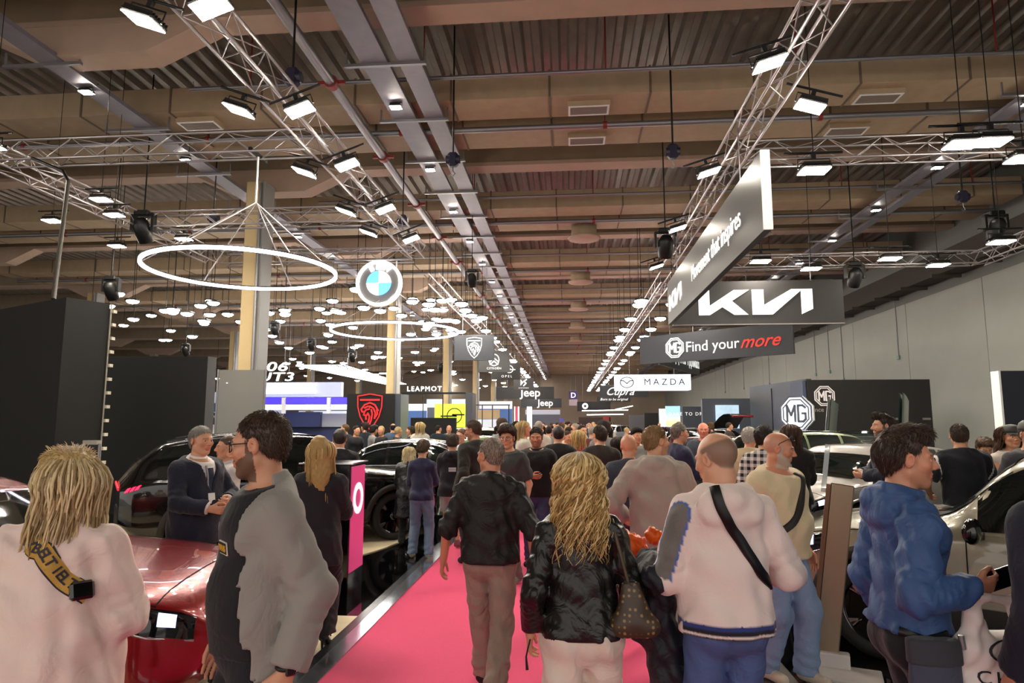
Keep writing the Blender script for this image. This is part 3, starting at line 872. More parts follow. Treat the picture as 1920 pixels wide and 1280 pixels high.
def attr_mat(name, rough=.5, bump=0, bscale=80, var=0, sss=0.0, spec=.5, sheen=0, stretch=None, wr=0):
    if name in _M: return _M[name]
    m = mat(name, '#ffffff', rough, bump=bump, bscale=bscale, spec=spec, sheen=sheen, stretch=stretch)
    nt = m.node_tree; b = nt.nodes['Principled BSDF']
    if wr:      # soft creases
        tc = nt.nodes.new('ShaderNodeTexCoord'); w1 = nt.nodes.new('ShaderNodeTexNoise'); w1.inputs['Scale'].default_value = 7; w1.inputs['Detail'].default_value = 2; w1.inputs['Distortion'].default_value = 1.6
        nt.links.new(tc.outputs['Object'], w1.inputs['Vector'])
        ab = nt.nodes.new('ShaderNodeMath'); ab.operation = 'SUBTRACT'; ab.inputs[1].default_value = .5; nt.links.new(w1.outputs['Fac'], ab.inputs[0])
        a2 = nt.nodes.new('ShaderNodeMath'); a2.operation = 'ABSOLUTE'; nt.links.new(ab.outputs[0], a2.inputs[0])
        bp2 = nt.nodes.new('ShaderNodeBump'); bp2.inputs['Strength'].default_value = wr; bp2.inputs['Distance'].default_value = .06
        nt.links.new(a2.outputs[0], bp2.inputs['Height'])
        old = b.inputs['Normal'].links
        if old: nt.links.new(old[0].from_socket, bp2.inputs['Normal'])
        nt.links.new(bp2.outputs[0], b.inputs['Normal'])
    a = nt.nodes.new('ShaderNodeVertexColor'); a.layer_name = 'tint'
    nt.links.new(a.outputs['Color'], b.inputs['Base Color'])
    if sss:
        b.inputs['Subsurface Weight'].default_value = sss; b.inputs['Subsurface Radius'].default_value = (.02, .008, .004); b.inputs['Subsurface Scale'].default_value = .5
    return m
M_skin = attr_mat('skin', .48, bump=.06, bscale=220)
M_cloth = attr_mat('cloth_woven', .85, bump=.12, bscale=260, sheen=.1, wr=.2)
M_knit = attr_mat('cloth_knit', .92, bump=.2, bscale=180, sheen=.15, wr=.14)
M_nylon = attr_mat('cloth_nylon', .62, bump=.06, bscale=120, wr=.3)
M_leather = attr_mat('cloth_leather', .33, bump=.12, bscale=90, wr=.32)
M_denim = attr_mat('cloth_denim', .8, bump=.25, bscale=240, wr=.25)
M_hair = attr_mat('hair_strands', .42, bump=.5, bscale=160, stretch=(1, 1, .12))
M_shoe = attr_mat('shoe_mesh', .7, bump=.1, bscale=150)
CLOTH = dict(woven=M_cloth, knit=M_knit, nylon=M_nylon, leather=M_leather, denim=M_denim)
M_eyew = mat('eye_white', '#d8d2c8', .2); M_iris = mat('eye_iris', '#2a1a12', .15)
_e = MB(); _e.lathe([(.0005, .012), (.0045, .0112), (.0062, .0103)], 10, 1); _e.lathe([(.0062, .0103), (.009, .008), (.0118, .0025), (.012, 0), (.009, -.008), (.001, -.012)], 10, 0)
EYE = _e.mesh('eye', [M_eyew, M_iris]); EYE.transform(Matrix.Rotation(-PI / 2, 4, 'X'))

def rotm(yaw, pitch, roll=0):
    return np.array(Euler((pitch, roll, yaw), 'XYZ').to_matrix() if False else (Matrix.Rotation(yaw, 3, 'Z') @ Matrix.Rotation(pitch, 3, 'X') @ Matrix.Rotation(roll, 3, 'Y')), f32)
HEAD_C = np.array((0, .025, 1.628), f32)       # head centre with the basis height 1.75
def head_prims(fd, R, o, fem=False, fat=0.0):
    T = lambda p: tuple(o + R @ np.array(p, f32))
    w = 1 + fat
    fd.ell(T((0, -.018, .030)), (.0755 * w, .096, .088), .02, R=R)
    fd.ell(T((0, .030, -.022)), (.0625 * w, .064, .080), .03, R=R)
    ch = .9 if fem else 1.0
    for sx in (-1, 1):
        fd.cap(T((sx * .052 * w, .0, -.055)), T((sx * .018, .058, -.097)), .021 * ch, .019 * ch, .03)
        fd.ell(T((sx * .042 * w, .058, -.022)), (.024, .022, .02), .02, R=R)
        fd.cap(T((sx * .012, .089, .020)), T((sx * .048, .070, .021)), .0095, .008, .012)
    fd.ell(T((0, .066, -.100)), (.022 * ch, .02, .018), .018, R=R)
    for sx in (-1, 1):
        fd.ell(T((sx * .031, .096, .0)), (.0160, .013, .0075), .008, 'sub', R=R)
    fd.cap(T((0, .088, .014)), T((0, .112, -.026)), .0075, .0115, .012)
    for sx in (-1, 1):
        fd.ell(T((sx * .0125, .100, -.033)), (.0085, .0095, .0075), .008, R=R)
    fd.cap(T((-.017, .0885, -.0565)), T((.017, .0885, -.0565)), .0065, k=.008)
    fd.cap(T((-.014, .0865, -.069)), T((.014, .0865, -.069)), .0072, k=.008)
    fd.cap(T((-.024, .095, -.0628)), T((.024, .095, -.0628)), .003, k=.004, op='sub')
    Re = lambda sx: R @ np.array(Matrix.Rotation(sx * -.35, 3, 'Z') @ Matrix.Rotation(-.15, 3, 'X'), f32)
    for sx in (-1, 1):
        fd.ell(T((sx * (.079 * w + .002), -.008, -.004)), (.0095, .020, .032), .006, R=Re(sx))
        fd.ell(T((sx * (.089 * w + .002), -.004, .0)), (.008, .011, .018), .004, 'sub', R=Re(sx))
def arm_ik(S, T, l1=.285, l2=.255, pole=(0, -1, -.3)):
    S, T, pole = np.array(S, float), np.array(T, float), np.array(pole, float)
    d = T - S; L = np.linalg.norm(d); L2 = min(L, (l1 + l2) * .998); u = d / L
    a = (l1 * l1 - l2 * l2 + L2 * L2) / (2 * L2); h = math.sqrt(max(l1 * l1 - a * a, 0))
    p = pole - u * pole.dot(u); p /= (np.linalg.norm(p) + 1e-9)
    E = S + u * a + p * h
    Wr = S + u * L2
    return E, Wr
def hand_prims(fd, Wp, f, n, side, curl=.5, thumb=.5, sc=1.0):
    """five fingers from the wrist; f = finger direction, n = palm normal, side = direction of the thumb"""
    f = np.array(f, float); f /= np.linalg.norm(f); n = np.array(n, float); n = n - f * n.dot(f); n /= np.linalg.norm(n)
    s = np.cross(n, f); s = s if s.dot(side) > 0 else -s
    P = lambda a, b, c: tuple(Wp + (f * a + s * b + n * c) * sc)
    for b in (.026, .009, -.008, -.024):
        fd.cap(P(0, b * .55, 0), P(.084 - abs(b) * .2, b, 0), .016 * sc, .0125 * sc, .012)
    for b, L, kk in ((.029, .072, 0), (.010, .080, 1), (-.0095, .074, 2), (-.028, .058, 3)):
        base = np.array((.088 - abs(b) * .3, b, 0.0)); ang = curl * (.5 + .08 * kk); r = .0088
        for j, fr in enumerate((.42, .33, .25)):
            nx = base + np.array((math.cos(ang), b * .25 * (1 - curl), math.sin(ang))) * L * fr
            fd.cap(P(*base), P(*nx), r * sc, (r - .0008) * sc, .003)
            base = nx; ang += curl * 1.0; r -= .0008
    t0 = (.022, .026, .006); t1 = (.052, .046 + .01 * (1 - thumb), .012 + .012 * thumb); t2 = (.083, .046 + .012 * (1 - thumb), .02 + .02 * thumb); t3 = (.104, .04 + .01 * (1 - thumb), .026 + .024 * thumb)
    fd.cap(P(*t0), P(*t1), .014 * sc, .0115 * sc, .008); fd.cap(P(*t1), P(*t2), .011 * sc, .0095 * sc, .003); fd.cap(P(*t2), P(*t3), .0095 * sc, .008 * sc, .003)

ARMS = dict(  # target (out, fwd, z), pole, palm normal, curl
    hang=((.25, .04, .88), (.2, -1, 0), (-1, 0, 0), .35),
    hang_out=((.32, .06, .90), (.3, -1, 0), (-1, 0, 0), .45),
    front=((.06, .32, 1.08), (.7, -.5, -.6), (-.4, -.3, .8), .8),
    belly=((.10, .26, 1.12), (1, -.4, -.5), (-.4, -.6, .3), .9),
    phone=((.10, .30, 1.22), (.8, -.3, -.8), (-.3, -.8, .4), .9),
    pocket=((.20, .07, .95), (.7, -1, 0), (-1, 0, 0), .3),
    bent=((.22, .30, 1.10), (.5, -1, -.4), (-1, 0, .2), .6),
    back_bent=((.27, .16, 1.02), (.8, -1, 0), (-1, 0, 0), .6))
class Skel:
    def __init__(s, P):
        ws = P.get('ws', 1.0); s.ws = ws; s.fem = P.get('fem', False)
        s.wt = P.get('wt', 1.0); s.hip = P.get('hip', 1.06 if s.fem else 1.0); s.belly = P.get('belly', 0.0); s.thick = P.get('thick', 1.0)
        s.Sh = {}; s.El = {}; s.Wr = {}; s.hd = {}
        arms = P.get('arms', ('hang', 'hang'))
        for sx, a in ((-1, arms[0]), (1, arms[1])):
            T, pole, n, curl = ARMS[a] if isinstance(a, str) else a
            Sp = np.array((sx * .170 * ws, -.012, 1.375)); s.Sh[sx] = Sp
            E, Wp = arm_ik(Sp, (sx * T[0], T[1], T[2]), pole=(sx * pole[0], pole[1], pole[2]))
            s.El[sx], s.Wr[sx] = E, Wp
            s.hd[sx] = ((Wp - E) / np.linalg.norm(Wp - E), (sx * n[0], n[1], n[2]), curl)
        st = P.get('legs', 'stand'); s.Hp = {}; s.Kn = {}; s.An = {}; s.heel = P.get('heel', 0.0)
        off = {'stand': ((-.10, .0), (.10, .02)), 'step_l': ((-.085, .24), (.085, -.26)), 'step_r': ((-.085, -.26), (.085, .24)), 'close': ((-.075, .0), (.075, .04)), 'stance': ((-.13, .02), (.13, -.04))}[st] if isinstance(st, str) else st
        for sx, o in zip((-1, 1), off):
            lift = .06 if o[1] < -.2 else 0.0
            hp = np.array((sx * .088 * s.hip, -.005, .90)); an = np.array((o[0], o[1] - .03, .085 + lift + s.heel))
            k, an2 = arm_ik(hp, an, .425, .415, (0, 1, 0)); s.Hp[sx], s.Kn[sx], s.An[sx] = hp, k, an2
        hy, hp_ = P.get('head', (0, 0)); s.HR = rotm(math.radians(hy), math.radians(-hp_))
        s.HO = HEAD_C + np.array((math.sin(math.radians(hy)) * -.01, .012 * math.sin(math.radians(hp_)) * 2 + .0, -.02 * max(0, math.sin(math.radians(hp_)))), f32)
def torso(fd, s, off=0.0, k=.05):
    wt, ws, t = s.wt, s.ws, s.thick
    fd.cap((0, 0, 1.03), (0, 0.0, 1.33), .142 * wt + off, .160 * ws + off, k, ysc=.68 * t)
    fd.cap((-.11 * ws, -.012, 1.375), (.11 * ws, -.012, 1.375), .064 + off, k=k)
    for sx in (-1, 1):
        fd.cap((sx * .02, -.02, 1.475), (sx * .15 * ws, -.012, 1.392), .046 + off * .8, .046 + off, .03)
        if s.fem: fd.ell((sx * .075, .085, 1.25), (.07 + off, .062 + off, .065 + off), .04)
        else: fd.ell((sx * .07, .07, 1.31), (.08 + off, .05 + off, .06 + off), .05)
    if s.belly: fd.ell((0, .05, 1.08), (.15 * wt + off, .10 + s.belly + off, .16), .06)
def pelvis(fd, s, off=0.0, k=.05):
    fd.cap((0, 0, .93), (0, 0, 1.04), .158 * s.hip + off, .14 * s.wt + off, k, ysc=.74 * s.thick)
    for sx in (-1, 1): fd.ell((sx * .072, -.052, .90), (.085 + off, .08 + off, .09 + off), .04)

def paint(V, base, fn=None):
    c = np.empty((len(V), 3), f32); c[:] = lin(base)[:3]
    return fn(V, c) if fn is not None else c
RES = {'hi': (.011, .0045, .0055), 'mid': (.017, .008, .010), 'lo': (.03, .014, .018)}
def body_mesh(P, s):
    h, hf, hh = RES[P.get('res', 'mid')]
    lo, hi = s.HO - .135, s.HO + .135
    fx, fy, fz = [(lo[0], hi[0], hf)], [(lo[1], hi[1], hf)], [(lo[2], hi[2], hf)]
    fine_h = P.get('hands', True) and P.get('res', 'mid') != 'lo'
    for sx in (-1, 1):
        if fine_h:
            c = s.Wr[sx] + np.array(s.hd[sx][0]) * .09
            fx.append((c[0] - .09, c[0] + .09, hh)); fy.append((c[1] - .09, c[1] + .09, hh)); fz.append((c[2] - .09, c[2] + .09, hh))
    allp = np.array(list(s.El.values()) + list(s.Wr.values()) + list(s.An.values()) + [s.Wr[q] + np.array(s.hd[q][0]) * .2 for q in (-1, 1)])
    xs = axis(min(-.3, allp[:, 0].min() - .07), max(.3, allp[:, 0].max() + .07), h, fx)
    ys = axis(min(-.2, allp[:, 1].min() - .12), max(.22, allp[:, 1].max() + .12), h, fy)
    zs = axis(-.01, 1.80, h, fz)
    fd = Field(xs, ys, zs)
    torso(fd, s, -.008); pelvis(fd, s, -.008)
    nk = s.HO + s.HR @ np.array((0, -.02, -.07), f32)
    fd.cap((0, -.015, 1.42), tuple(nk), .054 if s.fem else .062, .049 if s.fem else .058, .03)
    for sx in (-1, 1):
        fd.cap(s.Sh[sx], s.El[sx], .046, .037, .03); fd.cap(s.El[sx], s.Wr[sx], .040, .025, .02)
        lg_ = [g for g in P.get('wear', ()) if g['t'] == 'legs' and g.get('end', 0) < .3]; kk = .80 if lg_ else 1.0
        fd.cap(s.Hp[sx], s.Kn[sx], .078 * kk, .050 * kk, .04); fd.cap(s.Kn[sx], s.An[sx], .048 * kk, .034, .02)
        m = s.Kn[sx] * .7 + s.An[sx] * .3
        if not lg_: fd.ell((m[0], m[1] - .018, m[2]), (.043, .043, .1), .03)
        if s.heel: fd.cap(s.An[sx] - (0, 0, .02), s.An[sx] + (0, .14, -.06 - s.heel * .85), .03, .022, .02)
        else: fd.cap(s.An[sx] - (0, .02, .035), s.An[sx] + (0, .13, -.055), .033, .026, .02)
        if fine_h:
            f, n, curl = s.hd[sx]; f = np.array(f)
            side = P.get('thumb', {}).get(sx)
            if side is None: side = (0, 1, .3) if f[2] < -.6 else (-sx * .2, .1, 1)
            hb = P.get('hand_dir', {}).get(sx)
            hand_prims(fd, s.Wr[sx], hb if hb is not None else f, n, np.array(side), curl, .5)
        else: fd.cap(s.Wr[sx], s.Wr[sx] + np.array(s.hd[sx][0]) * .13, .03, .02, .02)
    head_prims(fd, s.HR, s.HO, s.fem, P.get('fat', 0))
    V, Q = fd.net()
    # colour: skin, lips, brows, stubble
    sk = lin(P.get('skin', '#c98f70')); C = np.empty((len(V), 3), f32); C[:] = sk[:3]
    L = (V - s.HO) @ s.HR
    rose = np.exp(-((np.abs(L[:, 0]) - .045) ** 2 / .0006 + (L[:, 1] - .065) ** 2 / .002 + (L[:, 2] + .03) ** 2 / .0009))
    nose = np.exp(-((L[:, 0]) ** 2 / .0004 + (L[:, 1] - .115) ** 2 / .0004 + (L[:, 2] + .028) ** 2 / .0004))
    ear = (np.abs(L[:, 0]) > .078) & (np.abs(L[:, 2]) < .045) & (np.abs(L[:, 1]) < .035)
    red = np.clip(rose * .5 + nose * .5 + ear * .35, 0, 1)[:, None]
    C = C * (1 - red * np.array((.0, .28, .3), f32))
    lip = (np.abs(L[:, 0]) < .024) & (L[:, 1] > .07) & (L[:, 2] < -.052) & (L[:, 2] > -.0765)
    C[lip] = C[lip] * np.array((.86, .68, .68), f32)
    hc = np.array(lin(P.get('haircol', '#2c1f16'))[:3], f32)
    brow = (np.abs(np.abs(L[:, 0]) - .031) < .020) & (np.abs(L[:, 2] - .022 + (np.abs(L[:, 0]) - .031) * .1) < .0045) & (L[:, 1] > .05)
    C[brow] = C[brow] * .35 + hc * .5
    b = P.get('beard')
    if b:
        bc = np.array(lin(b[0])[:3], f32); amt = b[1]
        jaw = (L[:, 2] < -.045 - .45 * (L[:, 1] - .05)) & (L[:, 2] > -.135) & (L[:, 1] > -.004)
        mus = (np.abs(L[:, 0]) < .034) & (L[:, 2] < -.040) & (L[:, 2] > -.054) & (L[:, 1] > .06)
        side = (L[:, 1] > -.002) & (L[:, 1] < .028) & (L[:, 2] < .02) & (L[:, 2] > -.1) & (np.abs(L[:, 0]) > .04) & (np.abs(L[:, 0]) < .078)
        mk = ((jaw | mus | side) & ~lip & (V[:, 2] > 1.40)).astype(f32)[:, None] * amt
        C = C * (1 - mk) + bc * mk
    st = P.get('stubble')      # cropped scalp
    if st:
        bc = np.array(lin(st[0])[:3], f32)
        g = hair_region(L, st[2] if len(st) > 2 else 'crop')
        mk = np.clip(g / .012, 0, 1)[:, None] * st[1]
        C = C * (1 - mk) + bc * mk
    return np_mesh('person', V, Q, M_skin, C)
def hair_region(L, style):
    """how far inside the hairline a point of the head frame lies (positive = hair)"""
    y, z, x = L[..., 1], L[..., 2], np.abs(L[..., 0])
    hz = np.interp(y, (-.13, -.09, -.05, -.028, -.012, .014, .03, .05, .075, .10, .2), (-.07, -.065, -.05, -.02, .025, .02, .03, .055, .068, .075, .09))
    g = z - hz
    if style == 'bald': g = np.minimum(g, np.minimum(.062 - z - .25 * y, .035 - y))
    if style == 'recede': g = np.minimum(g, np.where(y > .02, x * 1.0 - .03 - (y - .02) * .8 + .03, g))
    return g
def hair_mesh(P, s):
    style = P['hair']; col = P.get('haircol', '#2c1f16')
    hf = {'hi': .0055, 'mid': .009, 'lo': .016}[P.get('res', 'mid')]
    R, o = s.HR, s.HO
    th = {'short': .010, 'crop': .005, 'bald': .004, 'tall': .011, 'recede': .008, 'full': .02, 'bun': .010, 'long': .012, 'curly': .022}[style]
    lo, hi = o - .17, o + .17
    fd = Field(*[axis(lo[i], hi[i], hf) for i in range(3)])
    w = 1 + P.get('fat', 0)
    T = lambda p: tuple(o + R @ np.array(p, f32))
    fd.ell(T((0, -.018, .030)), (.0755 * w, .096, .088), .01, R=R)
    fd.ell(T((0, -.03, -.03)), (.066 * w, .07, .075), .03, R=R)
    if style == 'tall':
        fd.ell(T((0, .02, .10)), (.062, .068, .032), .02, R=R); fd.ell(T((0, .052, .102)), (.05, .03, .02), .02, R=R)
    if style in ('full',): fd.ell(T((0, 0, .09)), (.075, .1, .05), .03, R=R)
    X, Y, Z = [fd.ax[i].reshape([-1 if j == i else 1 for j in range(3)]) for i in range(3)]
    px, py, pz = X - o[0], Y - o[1], Z - o[2]
    L = np.stack(np.broadcast_arrays(R[0, 0] * px + R[1, 0] * py + R[2, 0] * pz, R[0, 1] * px + R[1, 1] * py + R[2, 1] * pz, R[0, 2] * px + R[1, 2] * py + R[2, 2] * pz), -1)
    g = hair_region(L, style if style in ('bald', 'recede') else 'full')
    sd = P.get('seed', 1.0)
    tuft = np.sin(90 * L[..., 0] + 20 * np.sin(25 * L[..., 1] + sd)) * np.sin(60 * L[..., 1] + 30 * L[..., 2] + sd)
    amp = {'tall': .003, 'short': .0035, 'full': .005}.get(style, .0015)
    fd.F = fd.F - (.002 + th * np.clip(g / (.09 if style in ('short', 'crop', 'tall', 'recede') else .03), 0, 1)).astype(f32)
    fd.F = np.maximum(fd.F + (amp * tuft).astype(f32), (-g * .9 + .002 * tuft).astype(f32))
    V, Q = fd.net()
    if not len(Q): return None
    c = np.array(lin(col)[:3], f32)
    C = np.empty((len(V), 3), f32); C[:] = c
    n = np.sin(V[:, 0] * 310 + 7 * np.sin(V[:, 1] * 90)) * np.sin(V[:, 1] * 230 + V[:, 2] * 60)
    C *= (1 + .3 * n)[:, None]
    if P.get('grey'):
        k = np.clip(.5 + .5 * n, 0, 1)[:, None] * P['grey']; C = C * (1 - k) + np.array((.45, .43, .41), f32) * k
    return np_mesh('hair', V, Q, M_hair, C)
FUZZ = {'short': (2600, .024), 'crop': (2600, .017), 'tall': (3000, .034), 'full': (2600, .034), 'recede': (1800, .018)}
def fuzz(P, s, hm, seed=1):
    """short single hairs (clumped) over the hair volume"""
    n, Ln = FUZZ[P['hair']]; rg = np.random.default_rng(seed); N = len(hm.vertices)
    co = np.empty(N * 3, f32); hm.vertices.foreach_get('co', co); co = co.reshape(-1, 3); no = np.empty(N * 3, f32); hm.vertices.foreach_get('normal', no); no = no.reshape(-1, 3)
    p = (co - s.HO) @ s.HR; q = no @ s.HR
    g = hair_region(p, P['hair'] if P['hair'] == 'recede' else 'full')
    r2 = (p[:, 0] / .066) ** 2 + ((p[:, 1] + .018) / .086) ** 2 + ((p[:, 2] - .03) / .078) ** 2
    ok = np.nonzero((g > .003) & (r2 > 1.0))[0]; i = rg.choice(ok, n); p, q = p[i] + rg.normal(0, .002, (n, 3)).astype(f32), q[i]
    top = np.clip((q[:, 2] - .35) / .4, 0, 1)[:, None]; fw = 1.0 if P['hair'] in ('tall', 'full', 'short') else .3
    flow = top * np.stack([.25 * np.sign(p[:, 0]), np.full(n, fw), np.full(n, .35 if P['hair'] == 'tall' else 0)], 1) + (1 - top) * np.array((0, -.3, -1.0))
    tg = flow - q * (flow * q).sum(1)[:, None]; d = tg / (np.linalg.norm(tg, axis=1)[:, None] + 1e-6) + (.22 if P['hair'] in ('tall', 'full') else .42 if P['hair'] == 'crop' else .16 if P['hair'] == 'recede' else .28) * q + rg.normal(0, .07 if P['hair'] in ('tall', 'recede') else .13, (n, 3))
    d /= np.linalg.norm(d, axis=1)[:, None]; L = Ln * rg.uniform(.6, 1.2, n)[:, None]
    P0 = p - q * .003; P1 = P0 + d * L * .55; d2 = d - q * .3 + np.array((0, 0, -.15)); d2 /= np.linalg.norm(d2, axis=1)[:, None]; P2 = P1 + d2 * L * .45
    b1 = np.cross(d, q); b1 /= np.linalg.norm(b1, axis=1)[:, None] + 1e-6; b2 = np.cross(d, b1)
    V = []
    for Pq, r in ((P0, .0019), (P1, .0016), (P2, .0004)):
        for a in (0, 2.094, 4.189): V.append(Pq + (b1 * math.cos(a) + b2 * math.sin(a)) * r)
    V = np.stack(V, 1).reshape(-1, 3) @ s.HR.T + s.HO
    f = np.array([(k, (k + 1) % 3, (k + 1) % 3 + 3, k + 3) for k in range(3)] + [(k + 3, (k + 1) % 3 + 3, (k + 1) % 3 + 6, k + 6) for k in range(3)])
    Q = (f[None] + (np.arange(n) * 9)[:, None, None]).reshape(-1, 4)
    c = np.array(lin(P.get('haircol', '#2c1f16'))[:3]); C = c[None] * rg.uniform(.65, 1.5, (n, 1))
    if P.get('grey'):
        k = (rg.random((n, 1)) < P['grey']); C = np.where(k, np.array((.42, .40, .38)), C)
    return np_mesh('hair_strands', V.astype(f32), Q, M_hair, np.repeat(C, 9, 0).astype(f32))
def strands(P, s, n, length, curl, wid, cols, seed=3, back=.5, part_down=(0, 0, 0), spread=1.0, region=None, rad=.0045, seg=12):
    """locks of long hair: each a tapering tube that follows the skull and then falls"""
    rg = random.Random(seed); R, o = s.HR, s.HO
    Vs, Qs, Cs = [], [], []; base = 0; sides = 4
    for i in range(n):
        th = rg.uniform(-1, 1) * PI * (.62 if region is None else region); el = rg.uniform(.05, 1.0) ** .8 * PI / 2
        # direction around the back of the head
        d = np.array((math.sin(th) * math.cos(el), -math.cos(th) * math.cos(el), math.sin(el)))
        L = length * rg.uniform(.62, 1.08); step = L / seg
        p = np.array((d[0] * .083, d[1] * .104 - .018, d[2] * .098 + .03)); pts = []
        out = np.array((d[0], d[1], 0)); out = out / (np.linalg.norm(out) + 1e-6)
        ph, fq, am = rg.uniform(0, 6.28), rg.uniform(.8, 1.3) * curl[1], curl[0] * rg.uniform(.5, 1.3)
        q = p.copy(); lay = rg.uniform(.0, 1.0)
        ex, ey = (.086 + .02 * wid * lay), (.106 + .024 * wid * lay)
        for j in range(seg + 1):
            pts.append(q.copy())
            if q[2] > -.02:      # hug the skull
                nrm = np.array((q[0] / ex ** 2, (q[1] + .018) / ey ** 2, (q[2] - .03) / .1 ** 2)); nrm /= np.linalg.norm(nrm) + 1e-9
                g = np.array((out[0] * .25, -.25, -1.0)); g = g - nrm * g.dot(nrm); g /= np.linalg.norm(g) + 1e-9
                q = q + g * step
                k = math.sqrt((q[0] / ex) ** 2 + ((q[1] + .018) / ey) ** 2 + ((q[2] - .03) / .105) ** 2)
                if k < 1: q = np.array((q[0] / k, (q[1] + .018) / k - .018, (q[2] - .03) / k + .03))
            else:
                tgt = np.array((q[0] * (1 + .10 * wid * spread), -.075 - .05 * wid * lay * math.cos(th) + part_down[1], 0))
                v = np.array(((tgt[0] - q[0]) * .25 + part_down[0] * step, (tgt[1] - q[1]) * .3, -1.0 * step)); v[:2] *= step / .05
                q = q + v * 1.0
                zz = (-.02 - q[2])
        pts = np.array(pts)
        t = np.linspace(0, 1, seg + 1)
        w = np.clip(t * 2.2 - .3, 0, 1) * am
        pts[:, 0] += np.sin(ph + t * fq * 6.28) * w; pts[:, 1] += np.cos(ph + t * fq * 6.28) * w * .8
        r = rad * rg.uniform(.7, 1.3) * np.clip(1.15 - t ** 3, .25, 1)
        tan = np.gradient(pts, axis=0); tan /= np.linalg.norm(tan, axis=1)[:, None] + 1e-9
        ref = np.array((1.0, .3, 0)); b1 = np.cross(tan, ref); b1 /= np.linalg.norm(b1, axis=1)[:, None] + 1e-9; b2 = np.cross(tan, b1)
        ring = np.stack([pts + (b1 * math.cos(a) * 1.0 + b2 * math.sin(a)) * r[:, None] for a in (0, PI / 2, PI, 3 * PI / 2)], 1)
        m = (seg + 1) * sides
        Vs.append(ring.reshape(-1, 3))
        a = np.arange(seg)[:, None] * sides + np.arange(sides)[None]; b = np.arange(seg)[:, None] * sides + (np.arange(sides)[None] + 1) % sides
        Qs.append(np.stack([a, b, b + sides, a + sides], -1).reshape(-1, 4) + base); base += m
        c0 = np.array(lin(rg.choice(cols))[:3]); c1 = np.array(lin(cols[0])[:3])
        cc = (c0 * rg.uniform(.75, 1.15))[None] * (1 - (1 - t)[:, None] * .0)
        root = np.array(lin(P.get('rootcol', cols[0]))[:3]); kk = np.clip(1 - t * 4, 0, 1)[:, None] * .7
        cc = cc * (1 - kk) + root * kk
        Cs.append(np.repeat(cc, sides, 0))
    V = np.concatenate(Vs) @ R.T + o
    return np_mesh('hair', V.astype(f32), np.concatenate(Qs), M_hair, np.concatenate(Cs).astype(f32))

def garment_top(P, s, g):
    h = {'hi': .010, 'mid': .016, 'lo': .028}[P.get('res', 'mid')]
    off = g.get('off', .016); hem = g.get('hem', .90); sl = g.get('sleeve', 1.0); loose = g.get('loose', 0.0)
    allp = np.array(list(s.El.values()) + list(s.Wr.values()))
    fd = Field(axis(min(-.32, allp[:, 0].min() - .1), max(.32, allp[:, 0].max() + .1), h), axis(min(-.26, allp[:, 1].min() - .1), max(.28, allp[:, 1].max() + .1), h), axis(hem - .05, 1.60, h))
    torso(fd, s, off); 
    fd.cap((0, 0, hem - .05), (0, 0, 1.15), (.158 * s.hip if hem < 1.0 else .14 * s.wt) + off + .012 + loose, .143 * s.wt + off + loose * .6, .05, ysc=.74 * s.thick)
    if hem < 1.0:
        for sx in (-1, 1): fd.ell((sx * .07, -.05, .92), (.085 + off + .012, .078 + off + .012, .1), .05)
    for sx in (-1, 1):
        S, E, Wp = s.Sh[sx], s.El[sx], s.Wr[sx]
        ra = g.get('arm', .016)
        if sl > 1e-3:
            if sl <= .5:
                c = S + (E - S) * sl * 2; n = (E - S) / np.linalg.norm(E - S)
                fd.cap(S, E, .05 + ra, .046 + ra, .03, cut=(c, n))
            else:
                fd.cap(S, E, .05 + ra, .042 + ra, .03, rip=(.0035, 34, sx, .9, 2.6))
                c = E + (Wp - E) * (sl - .5) * 2; n = (Wp - E) / np.linalg.norm(Wp - E)
                fd.cap(E, Wp, .043 + ra, .032 + ra, .02, cut=(c, n), rip=(.003, 38, sx * 2, .2, 2.0))
                if g.get('cuff'):
                    fd.cap(c - n * .045, c, .034 + ra * .6, k=.008, cut=(c, n))
    fd.folds(g.get('fold', .006), P.get('seed', 1.0), g.get('ffr', 1.0))
    nk = g.get('neck', 1.49)
    fd.clip(lambda x, y, z: np.maximum(z - nk + .35 * (y + .03) + 0 * x, hem - z + g.get('hemtilt', 0) * y))
    if g.get('collar', .008):
        ch = g.get('collar', .008)
        fd.cap((0, -.018, 1.44), (0, -.002, 1.46 + ch), .079 + g.get('coff', 0), .071 + g.get('coff', 0), .02, cut=((0, 0, 1.47 + ch), (0, .25, .97)))
    if g.get('hood'):
        k = g['hood']
        fd.ell((0, -.105 * k, 1.425), (.13 * k, .045 * k, .085 * k), .03)
        fd.cap((-.085 * k, -.115 * k, 1.385), (.085 * k, -.115 * k, 1.385), .024 * k, k=.03)
        for sx in (-1, 1):
            fd.cap((sx * .085, -.05, 1.475), (0, -.12 * k, 1.46), .038 * k, .042 * k, .03); fd.cap((sx * .085, -.05, 1.475), (sx * .05, .085, 1.415), .036 * k, .026, .03)
    if g.get('roll'):      # hem rib
        fd.cap((0, 0, hem + .02), (0, 0, hem + .03), .15 * s.hip + off, k=.02, ysc=.74)
    if g.get('open'):      # open front: a wedge is cut away
        a, w0, w1 = g['open']
        fd.clip(lambda x, y, z: np.where(y > .0, (w0 + (w1 - w0) * np.clip((1.45 - z) / .6, 0, 1)) - np.abs(x - a), -1))
    V, Q = fd.net()
    return np_mesh(g.get('name', 'top'), V, Q, CLOTH[g.get('mat', 'woven')], paint(V, g['col'], g.get('paint')))
